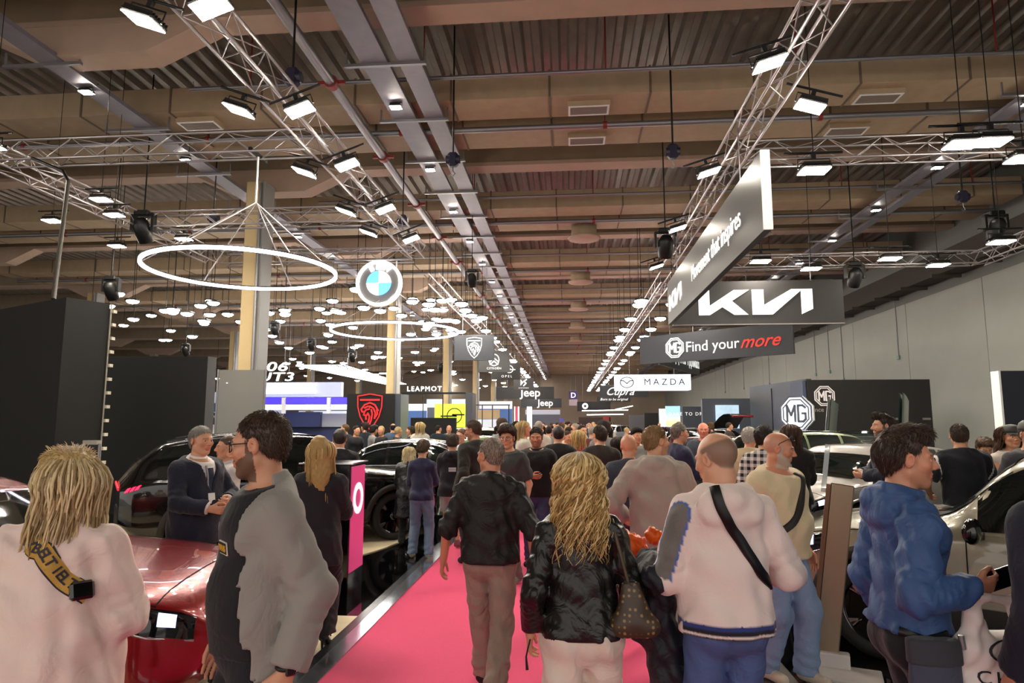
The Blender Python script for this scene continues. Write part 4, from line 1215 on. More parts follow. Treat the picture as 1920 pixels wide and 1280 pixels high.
def garment_legs(P, s, g):
    h = {'hi': .011, 'mid': .017, 'lo': .03}[P.get('res', 'mid')]
    end = g.get('end', .06); loose = g.get('loose', .012); off = g.get('off', .006)
    allp = np.array(list(s.Kn.values()) + list(s.An.values()))
    fd = Field(axis(-.32, .32, h), axis(min(-.26, allp[:, 1].min() - .14), max(.26, allp[:, 1].max() + .14), h), axis(end - .04, 1.06, h))
    pelvis(fd, s, off + g.get('hipoff', 0))
    for sx in (-1, 1):
        H_, K, A = s.Hp[sx], s.Kn[sx], s.An[sx]
        fd.cap(H_, K, .082 + off + loose * .5, .054 + off + loose, .03, rip=(.004, 30, sx, .9, 2.5))
        e = A + (A - K) / np.linalg.norm(A - K) * .07
        fd.cap(K, e, .052 + off + loose, .04 + off + loose * 1.3 + g.get('flare', 0), .03, rip=(.005, 36, sx + 1, .85, 2.0))
    fd.folds(g.get('fold', .004), P.get('seed', 1.0) + 2)
    w = g.get('waist', 1.03)
    fd.clip(lambda x, y, z: np.maximum(z - w + 0 * x + 0 * y, end - z))
    V, Q = fd.net()
    return np_mesh(g.get('name', 'trousers'), V, Q, CLOTH[g.get('mat', 'woven')], paint(V, g['col'], g.get('paint')))
def shoe_mesh(sx, s, col, sole, res):
    h = {'hi': .007, 'mid': .012, 'lo': .02}[res]
    A = s.An[sx]; g = A[2] - .085
    fd = Field(axis(A[0] - .08, A[0] + .08, h), axis(A[1] - .12, A[1] + .24, h), axis(g - .01, g + .16, h))
    fd.cap((A[0], A[1] - .03, g + .055), (A[0] + sx * .008, A[1] + .15, g + .04), .043, .038, .02); fd.cap((A[0], A[1] - .02, g + .06), (A[0], A[1] - .01, g + .12), .042, .046, .03)
    fd.clip(lambda x, y, z: np.maximum(np.maximum(g + .004 - z + 0 * x + 0 * y, z - g - .125), np.abs(x - A[0]) - .047))
    V, Q = fd.net(); C = paint(V, col); C[V[:, 2] < g + .028] = lin(sole)[:3]
    return np_mesh('shoe', V, Q, M_shoe, C)
def heel_shoe(sx, s, col):
    A = s.An[sx]; g = A[2] - .085 - s.heel; mb = MB()
    pts = [A + np.array((0, -.045, -.055)), A + np.array((0, .02, -.06 - s.heel * .15)), A + np.array((0, .09, -.075 - s.heel * .75)), (A[0], A[1] + .15, g + .016), (A[0], A[1] + .215, g + .012)]
    mb.tube([Vector(p) for p in pts], [.034, .033, .034, .03, .006], 10)
    mb.tube([(A[0], A[1] - .05, A[2] - .06), (A[0], A[1] - .055, g + .0)], [.016, .007], 8)
    mb.tube([(A[0] - .045, A[1] + .07, A[2] - .05 - s.heel * .4), (A[0], A[1] + .055, A[2] + .0 - s.heel * .2), (A[0] + .045, A[1] + .07, A[2] - .05 - s.heel * .4)], .006, 6)
    return mb.mesh('shoe', mat('patent_black', '#101010', .2))
def glasses_mesh(s, col='#15151a', sun=False, on_head=False):
    mb = MB(); z = .002; y = .098
    if on_head: M = Matrix.Translation((0, .004, .036)) @ Matrix.Rotation(math.radians(36), 4, 'X')
    else: M = Matrix.Identity(4)
    for sx in (-1, 1):
        loop = [(sx * .034 + .027 * math.cos(a) * (1 if abs(math.cos(a)) < .8 else .95), y - .012 * max(0, math.cos(a) * sx), z + .02 * math.sin(a)) for a in np.linspace(0, 2 * PI, 17)[:-1]]
        mb.tube([M @ Vector(p) for p in loop], .0022, 5, closed=True)
        if sun:
            vs = [M @ Vector(p) for p in loop]; mb.add(vs, [tuple(range(16))], 1)
        mb.tube([M @ Vector(p) for p in ((sx * .060, y - .012, z + .006), (sx * .078, y - .03, z + .008), (sx * .083, .0, z + .006), (sx * .080, -.015, z - .004))], .0024, 5)
    mb.tube([M @ Vector((-.008, y, z + .004)), M @ Vector((.008, y, z + .004))], .002, 5)
    me = mb.mesh('glasses', [mat('glasses_' + col, col, .25), mat('sun_lens', '#0b0b0d', .08)])
    me.transform(Matrix.Translation(Vector(s.HO)) @ Matrix(s.HR.tolist()).to_4x4())
    return me

def spot(px, d):
    r = ray(px, 793); return Vector((r.x * d, r.y * d, 0))
_proto = {}
def person(px, ytop, d, yaw, label, P, group=None, cat='person', H=None, z0=0.0):
    P = dict(P); s = Skel(P)
    loc = spot(px, d); loc.z = z0
    if H is None: H = CAM_H + ray(px, ytop).z * d - z0
    basis = 1.752 + (.018 if P.get('hair') in ('tall', 'full', 'curly') else .006) - .02 * max(0, math.sin(math.radians(P.get('head', (0, 0))[1]))) + P.get('heel', 0)
    k = H / basis
    me = body_mesh(P, s)
    b = link('person', me); b.location = loc; b.rotation_euler = (0, 0, math.radians(yaw)); b.scale = (k, k, k)
    tag(b, label, cat, group)
    b['H'] = 0; del b['H']
    dress(b, P, s)
    lean = P.get('lean', 0)
    if lean:
        for o in [b] + list(b.children):
            for m_ in [o.data]:
                co = np.empty(len(m_.vertices) * 3, f32); m_.vertices.foreach_get('co', co); co = co.reshape(-1, 3)
                if o.data in (EYE,): continue
                co[:, 1] += lean * np.clip(co[:, 2] - .9, 0, 2); m_.vertices.foreach_set('co', co.ravel()); m_.update()
            if o.data is EYE: o.location.y += lean * (o.location.z - .9)
    return b, s, k
def dress(b, P, s):
    if P.get('res', 'mid') != 'lo' and P.get('eyes', True):
        for sx in (-1, 1):
            e = link('eye', EYE, b); e.location = Vector(s.HO + s.HR @ np.array((sx * .031, .0735, .0005), f32)); e.rotation_euler = Matrix(s.HR.tolist()).to_euler()
    if P.get('hair'):
        hm = hair_mesh(P, s)
        if hm:
            link('hair', hm, b)
            if P.get('res') == 'hi' and P['hair'] in FUZZ: link('hair_strands', fuzz(P, s, hm), b)
    for g in P.get('wear', ()):
        if g['t'] == 'top': link(g.get('name', 'top'), garment_top(P, s, g), b)
        else: link(g.get('name', 'trousers'), garment_legs(P, s, g), b)
    sh = P.get('shoes')
    if sh:
        for sx in (-1, 1):
            link('shoe', heel_shoe(sx, s, sh[0]) if sh[1] == 'heel' else shoe_mesh(sx, s, sh[0], sh[1], P.get('res', 'mid')), b)
    if P.get('glasses'): link('glasses', glasses_mesh(s), b)
    if P.get('sunhead'): link('sunglasses', glasses_mesh(s, '#101012', True, True), b)
# ================================================================== cars
def hermite(xs, ys, x):
    """smooth monotone interpolation through points"""
    xs, ys = np.array(xs, float), np.array(ys, float); x = np.asarray(x, float)
    h = np.diff(xs); d = np.diff(ys) / h; m = np.zeros(len(xs)); m[0], m[-1] = d[0], d[-1]
    for i in range(1, len(xs) - 1):
        m[i] = 0 if d[i - 1] * d[i] <= 0 else 2 / (1 / d[i - 1] + 1 / d[i])
    i = np.clip(np.searchsorted(xs, x) - 1, 0, len(h) - 1); t = (x - xs[i]) / h[i]; t = np.clip(t, 0, 1)
    return ((2 * t ** 3 - 3 * t ** 2 + 1) * ys[i] + (t ** 3 - 2 * t ** 2 + t) * h[i] * m[i] + (-2 * t ** 3 + 3 * t ** 2) * ys[i + 1] + (t ** 3 - t ** 2) * h[i] * m[i + 1])
# fractions of the length from the tail (0) to the nose (1)
SHAPES = {
    'suv': dict(L=4.5, W=1.86, H=1.64, r=.36, fa=.815, ra=.205, zl=.24,
                top=((0, .98), (.02, 1.12), (.05, 1.30), (.11, 1.52), (.2, .97 * 1.64), (.38, 1.64), (.52, 1.625), (.60, 1.54), (.725, 1.10), (.80, 1.05), (.93, .97), (.985, .84), (1, .72)),
                belt=((0, .92), (.1, 1.02), (.4, 1.01), (.7, .98), (.85, .94), (.97, .80), (1, .68)),
                win=((.09, .25), (.27, .485), (.50, .665)), clad=True, ws=(.615, .735), rw=(.03, .115)),
    'sedan': dict(L=4.7, W=1.85, H=1.47, r=.34, fa=.81, ra=.20, zl=.22,
                  top=((0, .88), (.02, 1.0), (.1, 1.07), (.16, 1.15), (.3, 1.41), (.42, 1.47), (.52, 1.45), (.6, 1.34), (.715, 1.0), (.8, .95), (.93, .86), (.985, .74), (1, .62)),
                  belt=((0, .86), (.1, .95), (.4, .93), (.7, .90), (.85, .85), (.97, .72), (1, .6)),
                  win=((.19, .3), (.315, .49), (.505, .655)), clad=False, ws=(.61, .725), rw=(.17, .29)),
    'hatch': dict(L=4.3, W=1.8, H=1.46, r=.33, fa=.81, ra=.19, zl=.22,
                  top=((0, .85), (.02, 1.0), (.05, 1.15), (.13, 1.36), (.24, 1.43), (.4, 1.46), (.52, 1.44), (.6, 1.34), (.72, 1.0), (.8, .955), (.93, .87), (.985, .76), (1, .64)),
                  belt=((0, .84), (.1, .95), (.4, .93), (.7, .90), (.85, .86), (.97, .74), (1, .62)),
                  win=((.1, .24), (.26, .47), (.485, .655)), clad=False, ws=(.61, .73), rw=(.03, .115)),
    'roadster': dict(L=4.5, W=1.9, H=1.25, r=.35, fa=.8, ra=.19, zl=.2,
                     top=((0, .80), (.02, .93), (.12, .97), (.28, 1.0), (.36, 1.0), (.48, .98), (.56, 1.02), (.6, 1.06), (.70, .92), (.8, .9), (.93, .80), (.985, .68), (1, .56)),
                     belt=((0, .8), (.1, .90), (.4, .9), (.7, .86), (.85, .82), (.97, .68), (1, .55)), win=(), clad=False, ws=(.59, .68), rw=None)}
def paint_mat(name, col, metal=.35, rough=.28):
    return mat('paint_' + name, col, rough, metal=metal, coat=1.0)
M_glass = mat('car_glass', '#0d1210', .04, spec=.8); M_tyre = mat('tyre_rubber', '#161514', .75, bump=.1, bscale=90)
M_clad = mat('arch_cladding', '#2b2724', .65); M_chrome = mat('chrome', '#e8e8ea', .12, metal=1.0); M_gloss = mat('gloss_black', '#08080a', .12, coat=.5)
M_rim = mat('rim_cut', '#a99a96', .3, metal=.8); M_well = mat('wheel_well', '#080808', .9)
M_tail = emis('tail_red', '#ff1638', 3.0); M_drl = emis('daytime_light', '#cfd8ff', .8); M_lampg = mat('lamp_cover', '#15171c', .05, metal=.3, coat=.6)
class Car:
    NS, NV = 84, 36
    def __init__(s, shape, zs=1.0):
        D = SHAPES[shape]; s.D = D; L, W2 = D['L'], D['W'] / 2; s.L = L
        u = np.linspace(0, 1, s.NS); u = u + .0; s.u = u
        s.x = (u - .5) * L
        zt = hermite(*zip(*D['top']), u); zb = hermite(*zip(*D['belt']), u); zb = np.minimum(zb, zt - .02)
        zl = hermite((0, .06, .3, .7, .94, 1), (.42, .30, D['zl'], D['zl'], D['zl'] + .03, .34), u)
        w = W2 * hermite((0, .025, .08, .22, .5, .8, .92, .975, 1), (.74, .88, .945, .99, 1, .985, .93, .80, .62), u)
        c = np.clip((zt - zb - .10) / .28, 0, 1); c = c * c * (3 - 2 * c)
        g = zt - zb
        P = np.zeros((s.NS, 10, 2))
        def row(i, y, z): P[:, i, 0] = y; P[:, i, 1] = z
        row(0, w * .84, zl); row(1, w * .975, zl + .09); row(2, w * 1.0, zl + (zb - zl) * .52); row(3, w * .985, zb - .07 * np.clip((zb - zl) / .5, .3, 1)); row(4, w * .955, zb)
        mix = lambda a, b: a * (1 - c) + b * c
        row(5, mix(w * .90, w * .925), zb + mix(g * .35, g * .06)); row(6, mix(w * .74, w * .86), zb + mix(g * .68, g * .45)); row(7, mix(w * .55, w * .745), zb + mix(g * .86, g * .88))
        row(8, mix(w * .3, w * .52), zb + g * .965); row(9, w * 0, zt)
        # Catmull-Rom across the section
        v = np.linspace(0, 9, s.NV); i = np.clip(v.astype(int), 0, 8); t = (v - i)[None, :, None]
        Pp = np.concatenate([P[:, :1] * 2 - P[:, 1:2], P, np.stack([-P[:, 8:9, 0], P[:, 8:9, 1]], -1)], 1)
        a, b, c_, d = Pp[:, i], Pp[:, i + 1], Pp[:, i + 2], Pp[:, i + 3]
        s.S = .5 * (2 * b + (c_ - a) * t + (2 * a - 5 * b + 4 * c_ - d) * t ** 2 + (3 * b - a - 3 * c_ + d) * t ** 3)
        s.S[:, -1, 0] = 0
        s.zt, s.zb, s.w = zt, zb, w
    def sec(s, u):
        f = u * (s.NS - 1); i = int(min(max(f, 0), s.NS - 2)); t = f - i
        return s.S[i] * (1 - t) + s.S[i + 1] * t
    def y_at(s, u, z):
        q = s.sec(u); k = int(s.NV * .86); zz = np.maximum.accumulate(q[:k, 1])
        return float(np.interp(z, zz, q[:k, 0]))
    def z_at(s, u, y):
        q = s.sec(u); k = int(s.NV * .42)
        return float(np.interp(abs(y), q[k:, 0][::-1], q[k:, 1][::-1]))
    def P(s, u, v, side=1, e=.0):
        """point by length fraction and section fraction, pushed out by e"""
        q = s.sec(u); f = v * (s.NV - 1); i = int(min(f, s.NV - 2)); t = f - i; p = q[i] * (1 - t) + q[i + 1] * t
        d = q[i + 1] - q[i]; n = np.array((d[1], -d[0])); n /= np.linalg.norm(n) + 1e-9
        fx = 0.0
        if u > .93: fx = (u - .93) / .07
        if u < .06: fx = -(.06 - u) / .06
        return Vector(((u - .5) * s.L + fx * e, side * (p[0] + n[0] * e * (1 - abs(fx) * .5)), p[1] + n[1] * e))
def patch(mb, pts, mi=0, flip=False):
    """grid of points -> quads"""
    n, m = len(pts), len(pts[0]); vs = [p for r in pts for p in r]; fs = []
    for i in range(n - 1):
        for j in range(m - 1):
            f = (i * m + j, i * m + j + 1, (i + 1) * m + j + 1, (i + 1) * m + j)
            fs.append(tuple(reversed(f)) if flip else f)
    mb.add(vs, fs, mi, True)
_wheels = {}
def wheel_mesh(r, style):
    k = (r, style)
    if k in _wheels: return _wheels[k]
    t = MB(); R = Matrix.Rotation(PI / 2, 4, 'X'); w = .115
    t.lathe([(r * .70, -w), (r * .93, -w), (r * .99, -w * .75), (r, 0), (r * .99, w * .75), (r * .93, w), (r * .70, w), (r * .68, 0)], 40, 0, R, closed=True)
    rim = MB(); rim.lathe([(r * .70, -w * .9), (r * .66, -w * .8), (r * .64, 0), (r * .64, w * .7), (r * .70, w * .9)], 40, 0, R, caps=False)
    sp = MB()
    n = 5
    for i in range(n):
        a = 2 * PI * i / n + .3
        for off, ww in ((0, .085),):
            M = Matrix.Rotation(a, 4, 'Y')
            sp.prism([(-.05, .02), (.05, .02), (ww * 1.5 * r / .36, r * .66), (-ww * 1.5 * r / .36, r * .66)][::-1], .03, Matrix.Translation((0, w * .6, 0)) @ M, 0)
            sp.prism([(ww * 1.55 * r / .36, r * .60), (ww * 1.1 * r / .36, r * .36), (ww * 2.3 * r / .36, r * .62)], .032, Matrix.Translation((0, w * .6, 0)) @ M, 1)
            sp.prism([(-ww * 2.9 * r / .36, r * .55), (-ww * 1.25 * r / .36, r * .34), (-ww * 1.7 * r / .36, r * .60)], .032, Matrix.Translation((0, w * .6, 0)) @ M, 1)
    hub = MB(); hub.lathe([(r * .2, w * .55), (r * .19, w * .8), (.01, w * .86)], 16, 0, Matrix.Rotation(-PI / 2, 4, 'X'))
    disc = MB(); disc.lathe([(r * .45, -.02), (r * .45, 0), (r * .1, .01)], 24, 0, Matrix.Rotation(-PI / 2, 4, 'X'))
    _wheels[k] = (t.mesh('wheel', M_tyre), rim.mesh('rim', M_gloss), fix_me(sp.mesh('spokes', [M_gloss, M_rim])), hub.mesh('hub_cap', M_gloss), disc.mesh('brake_disc', M_steel))
    return _wheels[k]
def fix_me(me):
    bm = bmesh.new(); bm.from_mesh(me); bmesh.ops.recalc_face_normals(bm, faces=bm.faces); bm.to_mesh(me); bm.free(); return me
def car(shape, pm, label, loc, head, detail=True, trim=False, claws=False, name='car', z0=0.0, group=None, lights=True):
    C = Car(shape); D = C.D; L = C.L
    t = thing(name, label, 'car', (loc[0], loc[1], z0), math.atan2(head[1], head[0]), group)
    # shell with open wheel arches
    NS, NV = C.NS, C.NV
    right = np.stack([np.repeat(C.x[:, None], NV, 1), -C.S[:, :, 0], C.S[:, :, 1]], -1); left = right[:, -2::-1].copy(); left[:, :, 1] *= -1
    G = np.concatenate([right, left], 1); M2 = G.shape[1]
    ra = D['r'] + .055; ax = [(D['fa'] - .5) * L, (D['ra'] - .5) * L]
    flat = G.reshape(-1, 3).copy()
    for xa in ax:
        dx, dz = flat[:, 0] - xa, flat[:, 2] - D['r']; dd = np.hypot(dx, dz); side = np.abs(flat[:, 1]) > D['W'] / 2 * .72
        m = side & (np.abs(dd - ra) < .035) & (dz > -.1)
        k = ra / np.maximum(dd, 1e-6); flat[m, 0] = xa + dx[m] * k[m]; flat[m, 2] = D['r'] + dz[m] * k[m]
    fs = []
    for i in range(NS - 1):
        for j in range(M2 - 1):
            q = (i * M2 + j, (i + 1) * M2 + j, (i + 1) * M2 + j + 1, i * M2 + j + 1)
            c = flat[list(q)].mean(0)
            if abs(c[1]) > D['W'] / 2 * .72 and any((c[0] - xa) ** 2 + (c[2] - D['r']) ** 2 < ra * ra * .98 for xa in ax): continue
            fs.append(q)
    mb = MB(); mb.add(flat.tolist(), fs, 0, True)
    mb.add(G[0].tolist(), [tuple(range(M2))], 0); mb.add(G[-1].tolist(), [tuple(reversed(range(M2)))], 0)
    und = [(C.x[i], sg * C.S[i, 0, 0] * .99, C.S[i, 0, 1] + .01) for i in range(0, NS, 6) for sg in (-1, 1)]
    n_ = len(und) // 2; mb.add(und, [(2 * i, 2 * i + 1, 2 * i + 3, 2 * i + 2) for i in range(n_ - 1)], 1)
    body = mb.build('body', [pm, M_well], t)
    # wells, arches, wheels
    tm, rm, sm, hm, dm = wheel_mesh(D['r'], 0)
    for xa in ax:
        for sg in (-1, 1):
            yo = C.y_at(xa / L + .5, D['r'] + .3)
            m = MB(); A = np.linspace(-.25, PI + .25, 22)
            patch(m, [[Vector((xa + ra * math.cos(a), sg * y, D['r'] + ra * math.sin(a))) for y in (yo - .01, yo - .32)] for a in A])
            m.add([(xa + ra * math.cos(a), sg * (yo - .32), D['r'] + ra * math.sin(a)) for a in A], [tuple(range(22))])
            m.build('wheel_well', M_well, t)
            m = MB(); wd = .075 if D['clad'] else .028
            rows = []
            for a in np.linspace(-.12 if D['clad'] else .0, PI + (.12 if D['clad'] else 0), 26):
                r_ = []
                for rr, e in ((ra - .012, -.03), (ra - .012, .012), (ra + wd * .6, .016), (ra + wd, .004), (ra + wd, -.02)):
                    x, z = xa + rr * math.cos(a), D['r'] + rr * math.sin(a)
                    r_.append(Vector((x, sg * (C.y_at(min(max(x / L + .5, .002), .998), z) + e), z)))
                rows.append(r_)
            patch(m, rows, 0, sg < 0); m.build('arch_trim', M_clad if D['clad'] else pm, t)
            wh = link('wheel', tm, t); wh.location = (xa, sg * (yo - .135), D['r']); wh.rotation_euler = (0, 0, 0 if sg > 0 else PI)
            link('rim', rm, wh); link('spokes', sm, wh); link('hub_cap', hm, wh); link('brake_disc', dm, wh)
    if D['clad']:
        for sg in (-1, 1):
            m = MB(); rows = []
            for u in np.linspace(D['ra'] + ra / L + .01, D['fa'] - ra / L - .01, 14):
                rows.append([C.P(u, v, sg, .012) for v in (.0, .06, .12, .18)])
            patch(m, rows, 0, sg > 0); m.build('sill_cladding', M_clad, t)
    # glass
    for sg in (-1, 1):
        for (u0, u1) in D['win']:
            rows = []
            for u in np.linspace(u0, u1, 9):
                zt = hermite(*zip(*D['top']), u); zb = float(np.interp(u, C.u, C.zb)); h = zt - zb
                lo = zb + .035; hi = max(zb + h * .86, lo + .01)
                rows.append([Vector(((u - .5) * L, sg * (C.y_at(u, z) + .006), z)) for z in np.linspace(lo, hi, 6)])
            m = MB(); patch(m, rows, 0, sg > 0); m.build('side_window', M_glass, t)
        if D['win'] and trim:
            us = np.linspace(D['win'][0][0] - .01, D['win'][-1][1] + .012, 26); up, dn = [], []
            for u in us:
                zt = hermite(*zip(*D['top']), u); zb = float(np.interp(u, C.u, C.zb)); h = zt - zb
                z1, z2 = zb + h * .885, zb + .025
                up.append(Vector(((u - .5) * L, sg * (C.y_at(u, z1) + .008), z1))); dn.append(Vector(((u - .5) * L, sg * (C.y_at(u, z2) + .008), z2)))
            MB().tube(up, .016, 6).tube(dn, .012, 6).build('window_trim', M_chrome, t)
    def top_glass(nm, a, b, f0, f1):
        rows = []
        for u in np.linspace(a, b, 9):
            q = C.sec(u); wz = float(np.interp(C.zb.min() * 0 + np.interp(u, C.u, C.zb) + (np.interp(u, C.u, C.zt) - np.interp(u, C.u, C.zb)) * .8, np.maximum.accumulate(q[:, 1]), q[:, 0]))
            wy = wz * np.interp(u, (a, b), (f0, f1))
            rows.append([Vector(((u - .5) * L + .004, y, C.z_at(u, y) + .006)) for y in np.linspace(-wy, wy, 11)])
        m = MB(); patch(m, rows, 0, True); return m.build(nm, M_glass, t)
    if D['ws']: top_glass('windscreen', D['ws'][0], D['ws'][1], .97, 1.0)
    if D['rw']: top_glass('rear_window', D['rw'][0], D['rw'][1], 1.0, .97)
    if lights:
        for sg in (-1, 1):
            m = MB(); rows = [[C.P(u, v, sg, .008) for v in np.linspace(.30 - .02 * k / 6, .43 + .02 * k / 6, 5)] for k, u in enumerate(np.linspace(.90, .985, 7))]
            patch(m, rows, 0, sg > 0); hl = m.build('headlight', M_lampg, t)
            for (ua, ub) in ((.915, .93), (.95, .968)):
                m = MB(); patch(m, [[C.P(u, v, sg, .014) for v in np.linspace(.325, .41, 4)] for u in np.linspace(ua, ub, 4)], 0, sg > 0)
                m.build('light_bar', M_drl, hl)
            MB().tube([C.P(u, v, sg, .008) for u, v in [(.90, .43), (.985, .45)]], .007, 6).tube([C.P(u, v, sg, .008) for u, v in ((.90, .30), (.94, .285), (.985, .28))], .008, 6).build('lamp_rim', M_chrome, hl)
            m = MB()
            if claws:
                for k in range(3):
                    u0 = .012 + k * .012
                    patch(m, [[C.P(u0 + .008 * i + .006 * (v - .36) / .06, v, sg, .012) for v in (.36, .40, .44)] for i in (0, 1)], 0, sg > 0)
            else:
                patch(m, [[C.P(u, v, sg, .008) for v in np.linspace(.36, .43, 4)] for u in np.linspace(.004, .05, 5)], 0, sg > 0)
            m.build('tail_light', M_tail, t)
        if claws:
            y0 = C.S[0, int(NV * .4), 0] * .95
            MB().box((-L / 2 - .02, 0, .93), (.02, y0 * 2, .035)).build('tail_light_bar', emis('tail_bar', '#c01626', .9), t)
        MB().box((L / 2 + .005, 0, .52), (.03, 1.0, .22), bevel=.01).build('grille', M_gloss, t)
        MB().box((L / 2 + .012, 0, .36), (.03, 1.15, .1), bevel=.01).build('lower_intake', M_black, t)
        MB().box((-L / 2 - .006, 0, .5), (.02, 1.2, .25), bevel=.005).build('rear_bumper_trim', M_clad, t)
    if detail:
        for sg in (-1, 1):
            for u in ([D['win'][1][0] - .005, D['win'][2][0] - .01, D['win'][2][1] + .015] if D['win'] else (.38, .6)):
                pts = [C.P(u, v, sg, .001) for v in np.linspace(.08, .44, 10)]
                MB().tube(pts, .005, 5).build('door_gap', M_well, t)
            for u in ((D['win'][1][0] + .035, D['win'][2][0] + .035) if D['win'] else ()):
                MB().bar(C.P(u - .022, .385, sg, .012), C.P(u + .022, .39, sg, .012), .02, .028).build('door_handle', pm, t)
            if D['win']:
                u = D['win'][2][1] - .005; p = C.P(u, .47, sg, .0)
                m = MB(); q = p + Vector((.03, sg * .16, .05))
                m.lathe([(.01, -.11), (.06, -.1), (.078, -.03), (.078, .04), (.06, .09), (.01, .105)], 14, 0, Matrix.Translation(q) @ Matrix.Rotation(PI / 2, 4, 'X') @ Matrix.Diagonal((.75, 1.15, 1.2, 1)).to_4x4())
                m.bar(p, q - Vector((0, sg * .06, .02)), .05, .05)
                m.build('mirror', M_gloss if D['clad'] else pm, t)
        # bonnet shut line
        MB().tube([C.P(.945, v, sg, .0015) for sg, v in [(-1, v) for v in np.linspace(.47, 1, 8)] + [(1, v) for v in np.linspace(1, .47, 8)]], .004, 5).build('bonnet_gap', M_well, t)
        for sg in (-1, 1):
            MB().tube([C.P(u, .475, sg, .0015) for u in np.linspace(.745, .945, 9)], .004, 5).build('bonnet_gap', M_well, t)
            if shape == 'suv':
                MB().tube([C.P(u, .80, sg, .03) for u in np.linspace(.16, .55, 8)], .014, 6).build('roof_rail', M_gloss, t)
    return t, C
# ================================================================== floors of the stands
FZ = .012
M_pink = mat('pink_carpet', '#e23a6e', .95, var=.03, vscale=40, bump=.2, bscale=300, sheen=.2)
M_cream = mat('cream_floor', '#d9c9a8', .35, var=.08, vscale=2.0, stretch=(.3, 3, 1))
M_gfloor = mat('black_gloss_floor', '#070708', .05, spec=.6)
o = MB().bb((-1.76, -3, 0), (1.28, 112, .008)).build('carpet_runner', M_pink); tag(o, 'bright pink carpet runner down the aisle', 'carpet')
t = thing('edge_strip', 'polished metal edging between the pink carpet and the left stand floor', 'edging', (-1.85, 0, 0))
MB().bb((-.05, -3, 0), (.09, 60, .02)).build('bevel', mat('edging_metal', '#b9c0c8', .16, metal=.9, var=.25, vscale=5), t)
MB().bb((-.13, -3, 0), (-.05, 60, .022)).build('lip', mat('edging_dark', '#3a3c40', .25, metal=.5), t)
o = MB().bb((-14, -3, 0), (-1.98, 6.3, FZ)).build('stand_floor', M_cream); tag(o, 'cream wood-look stand floor under the red car', 'floor panel')
o = MB().bb((-14, 6.3, 0), (-1.98, 24, FZ)).build('stand_floor', M_gfloor); tag(o, 'mirror black stand floor under the boys', 'floor panel')
m = MB(); el = [(-5.1 + 2.55 * math.cos(a), 10.6 + 3.3 * math.sin(a)) for a in np.linspace(0, 2 * PI, 65)[:-1]]
m.add([(x, y, FZ) for x, y in el] + [(x, y, FZ + .012) for x, y in el], [tuple(range(64, 128))] + [(i, (i + 1) % 64, 64 + (i + 1) % 64, 64 + i) for i in range(64)])
tag(m.build('car_platform', M_cream), 'low oval cream platform beneath the black off-roader', 'platform')
t = thing('edge_strip', 'dark grey edging right of the pink carpet', 'edging', (1.36, 0, 0))
MB().bb((-.07, -3, 0), (.2, 60, .018)).build('bevel', mat('edging_grey', '#55524f', .4, metal=.3), t)
o = MB().bb((1.57, -3, 0), (14.5, 24, FZ)).build('stand_floor', M_gfloor); tag(o, 'glossy black stand floor under the olive car', 'floor panel')

# ================================================================== left: screen walls
def slab(p, q, z0, z1, th, mats, name, parent, out=1):
    p, q = Vector((p[0], p[1], 0)), Vector((q[0], q[1], 0)); d = (q - p).normalized(); n = Vector((d.y, -d.x, 0)) * out
    m = MB(); c = (p + q) / 2 - n * th / 2
    m.box((c.x, c.y, (z0 + z1) / 2), ((q - p).length, th, z1 - z0), 0, Matrix.Rotation(math.atan2(d.y, d.x), 3, 'Z'))
    return m.build(name, mats, parent, True)
def gp(px, d):
    r = ray(px, 793); return Vector((r.x * d, r.y * d, 0))
zA = 3.72
cA, rA, lA = gp(105, 9.93), gp(190, 10.5), gp(-40, 11.2)
t = thing('screen_wall', 'big matt black screen wall seen from behind, with a cabled edge', 'screen wall', cA)
slab(cA, rA, 0, zA, .35, M_blackm, 'panel', t); slab(lA, cA, 0, zA, .3, M_blackm, 'panel', t)
for i in range(16):
    z = .3 + i * .22
    MB().box((rA.x + .03, rA.y + .05, z), (.06, .08, .05)).build('latch', mat('latch_grey', '#b9b2a4', .5), t, True)
MB().tube([(rA.x + .02, rA.y, .0), (rA.x + .02, rA.y, zA)], .012, 6).build('cable', mat('cable_grey', '#8f897c', .5), t, True)
# support pipe from the ceiling truss
t2 = thing('support_pole', 'thin dark pole rising from the black screen wall to the truss', 'pole', gp(80, 10.4))
b0 = gp(80, 10.4); MB().tube([(b0.x, b0.y, 3.78), tuple(atY(128, 340, 10.6))], .035, 8).build('tube', mat('dark_pole', '#4a4640', .5, metal=.4), t2, True)
MB().tube([tuple(atY(128, 340, 10.6)), tuple(atY(118, 320, 10.6)), tuple(atY(60, 296, 10.6))], .03, 8).build('cable', M_black, t2, True)
pB = [gp(184, 13.3), gp(383, 13.3)]
t = thing('booth_wall', 'matt black booth wall behind the black off-roader', 'booth wall', pB[1])
slab(pB[0], pB[1], 0, 3.15, .3, M_blackm, 'panel', t)
slab(pB[1], pB[1] + Vector((.02, .3, 0)), 0, 3.15, .08, mat('booth_side', '#3f3f40', .6), 'return_panel', t)
p0 = gp(283, 13.2)
t = thing('lectern_light', 'small grey clamp light by the black booth wall', 'lamp', gp(190, 9.7))
q = gp(190, 9.7); MB().tube([(q.x, q.y, FZ), (q.x, q.y, 1.5)], .02, 8).build('stem', M_steel, t, True)
MB().box((q.x - .12, q.y, 1.52), (.22, .1, .06)).build('head', mat('lamp_grey', '#9a968c', .5), t, True)
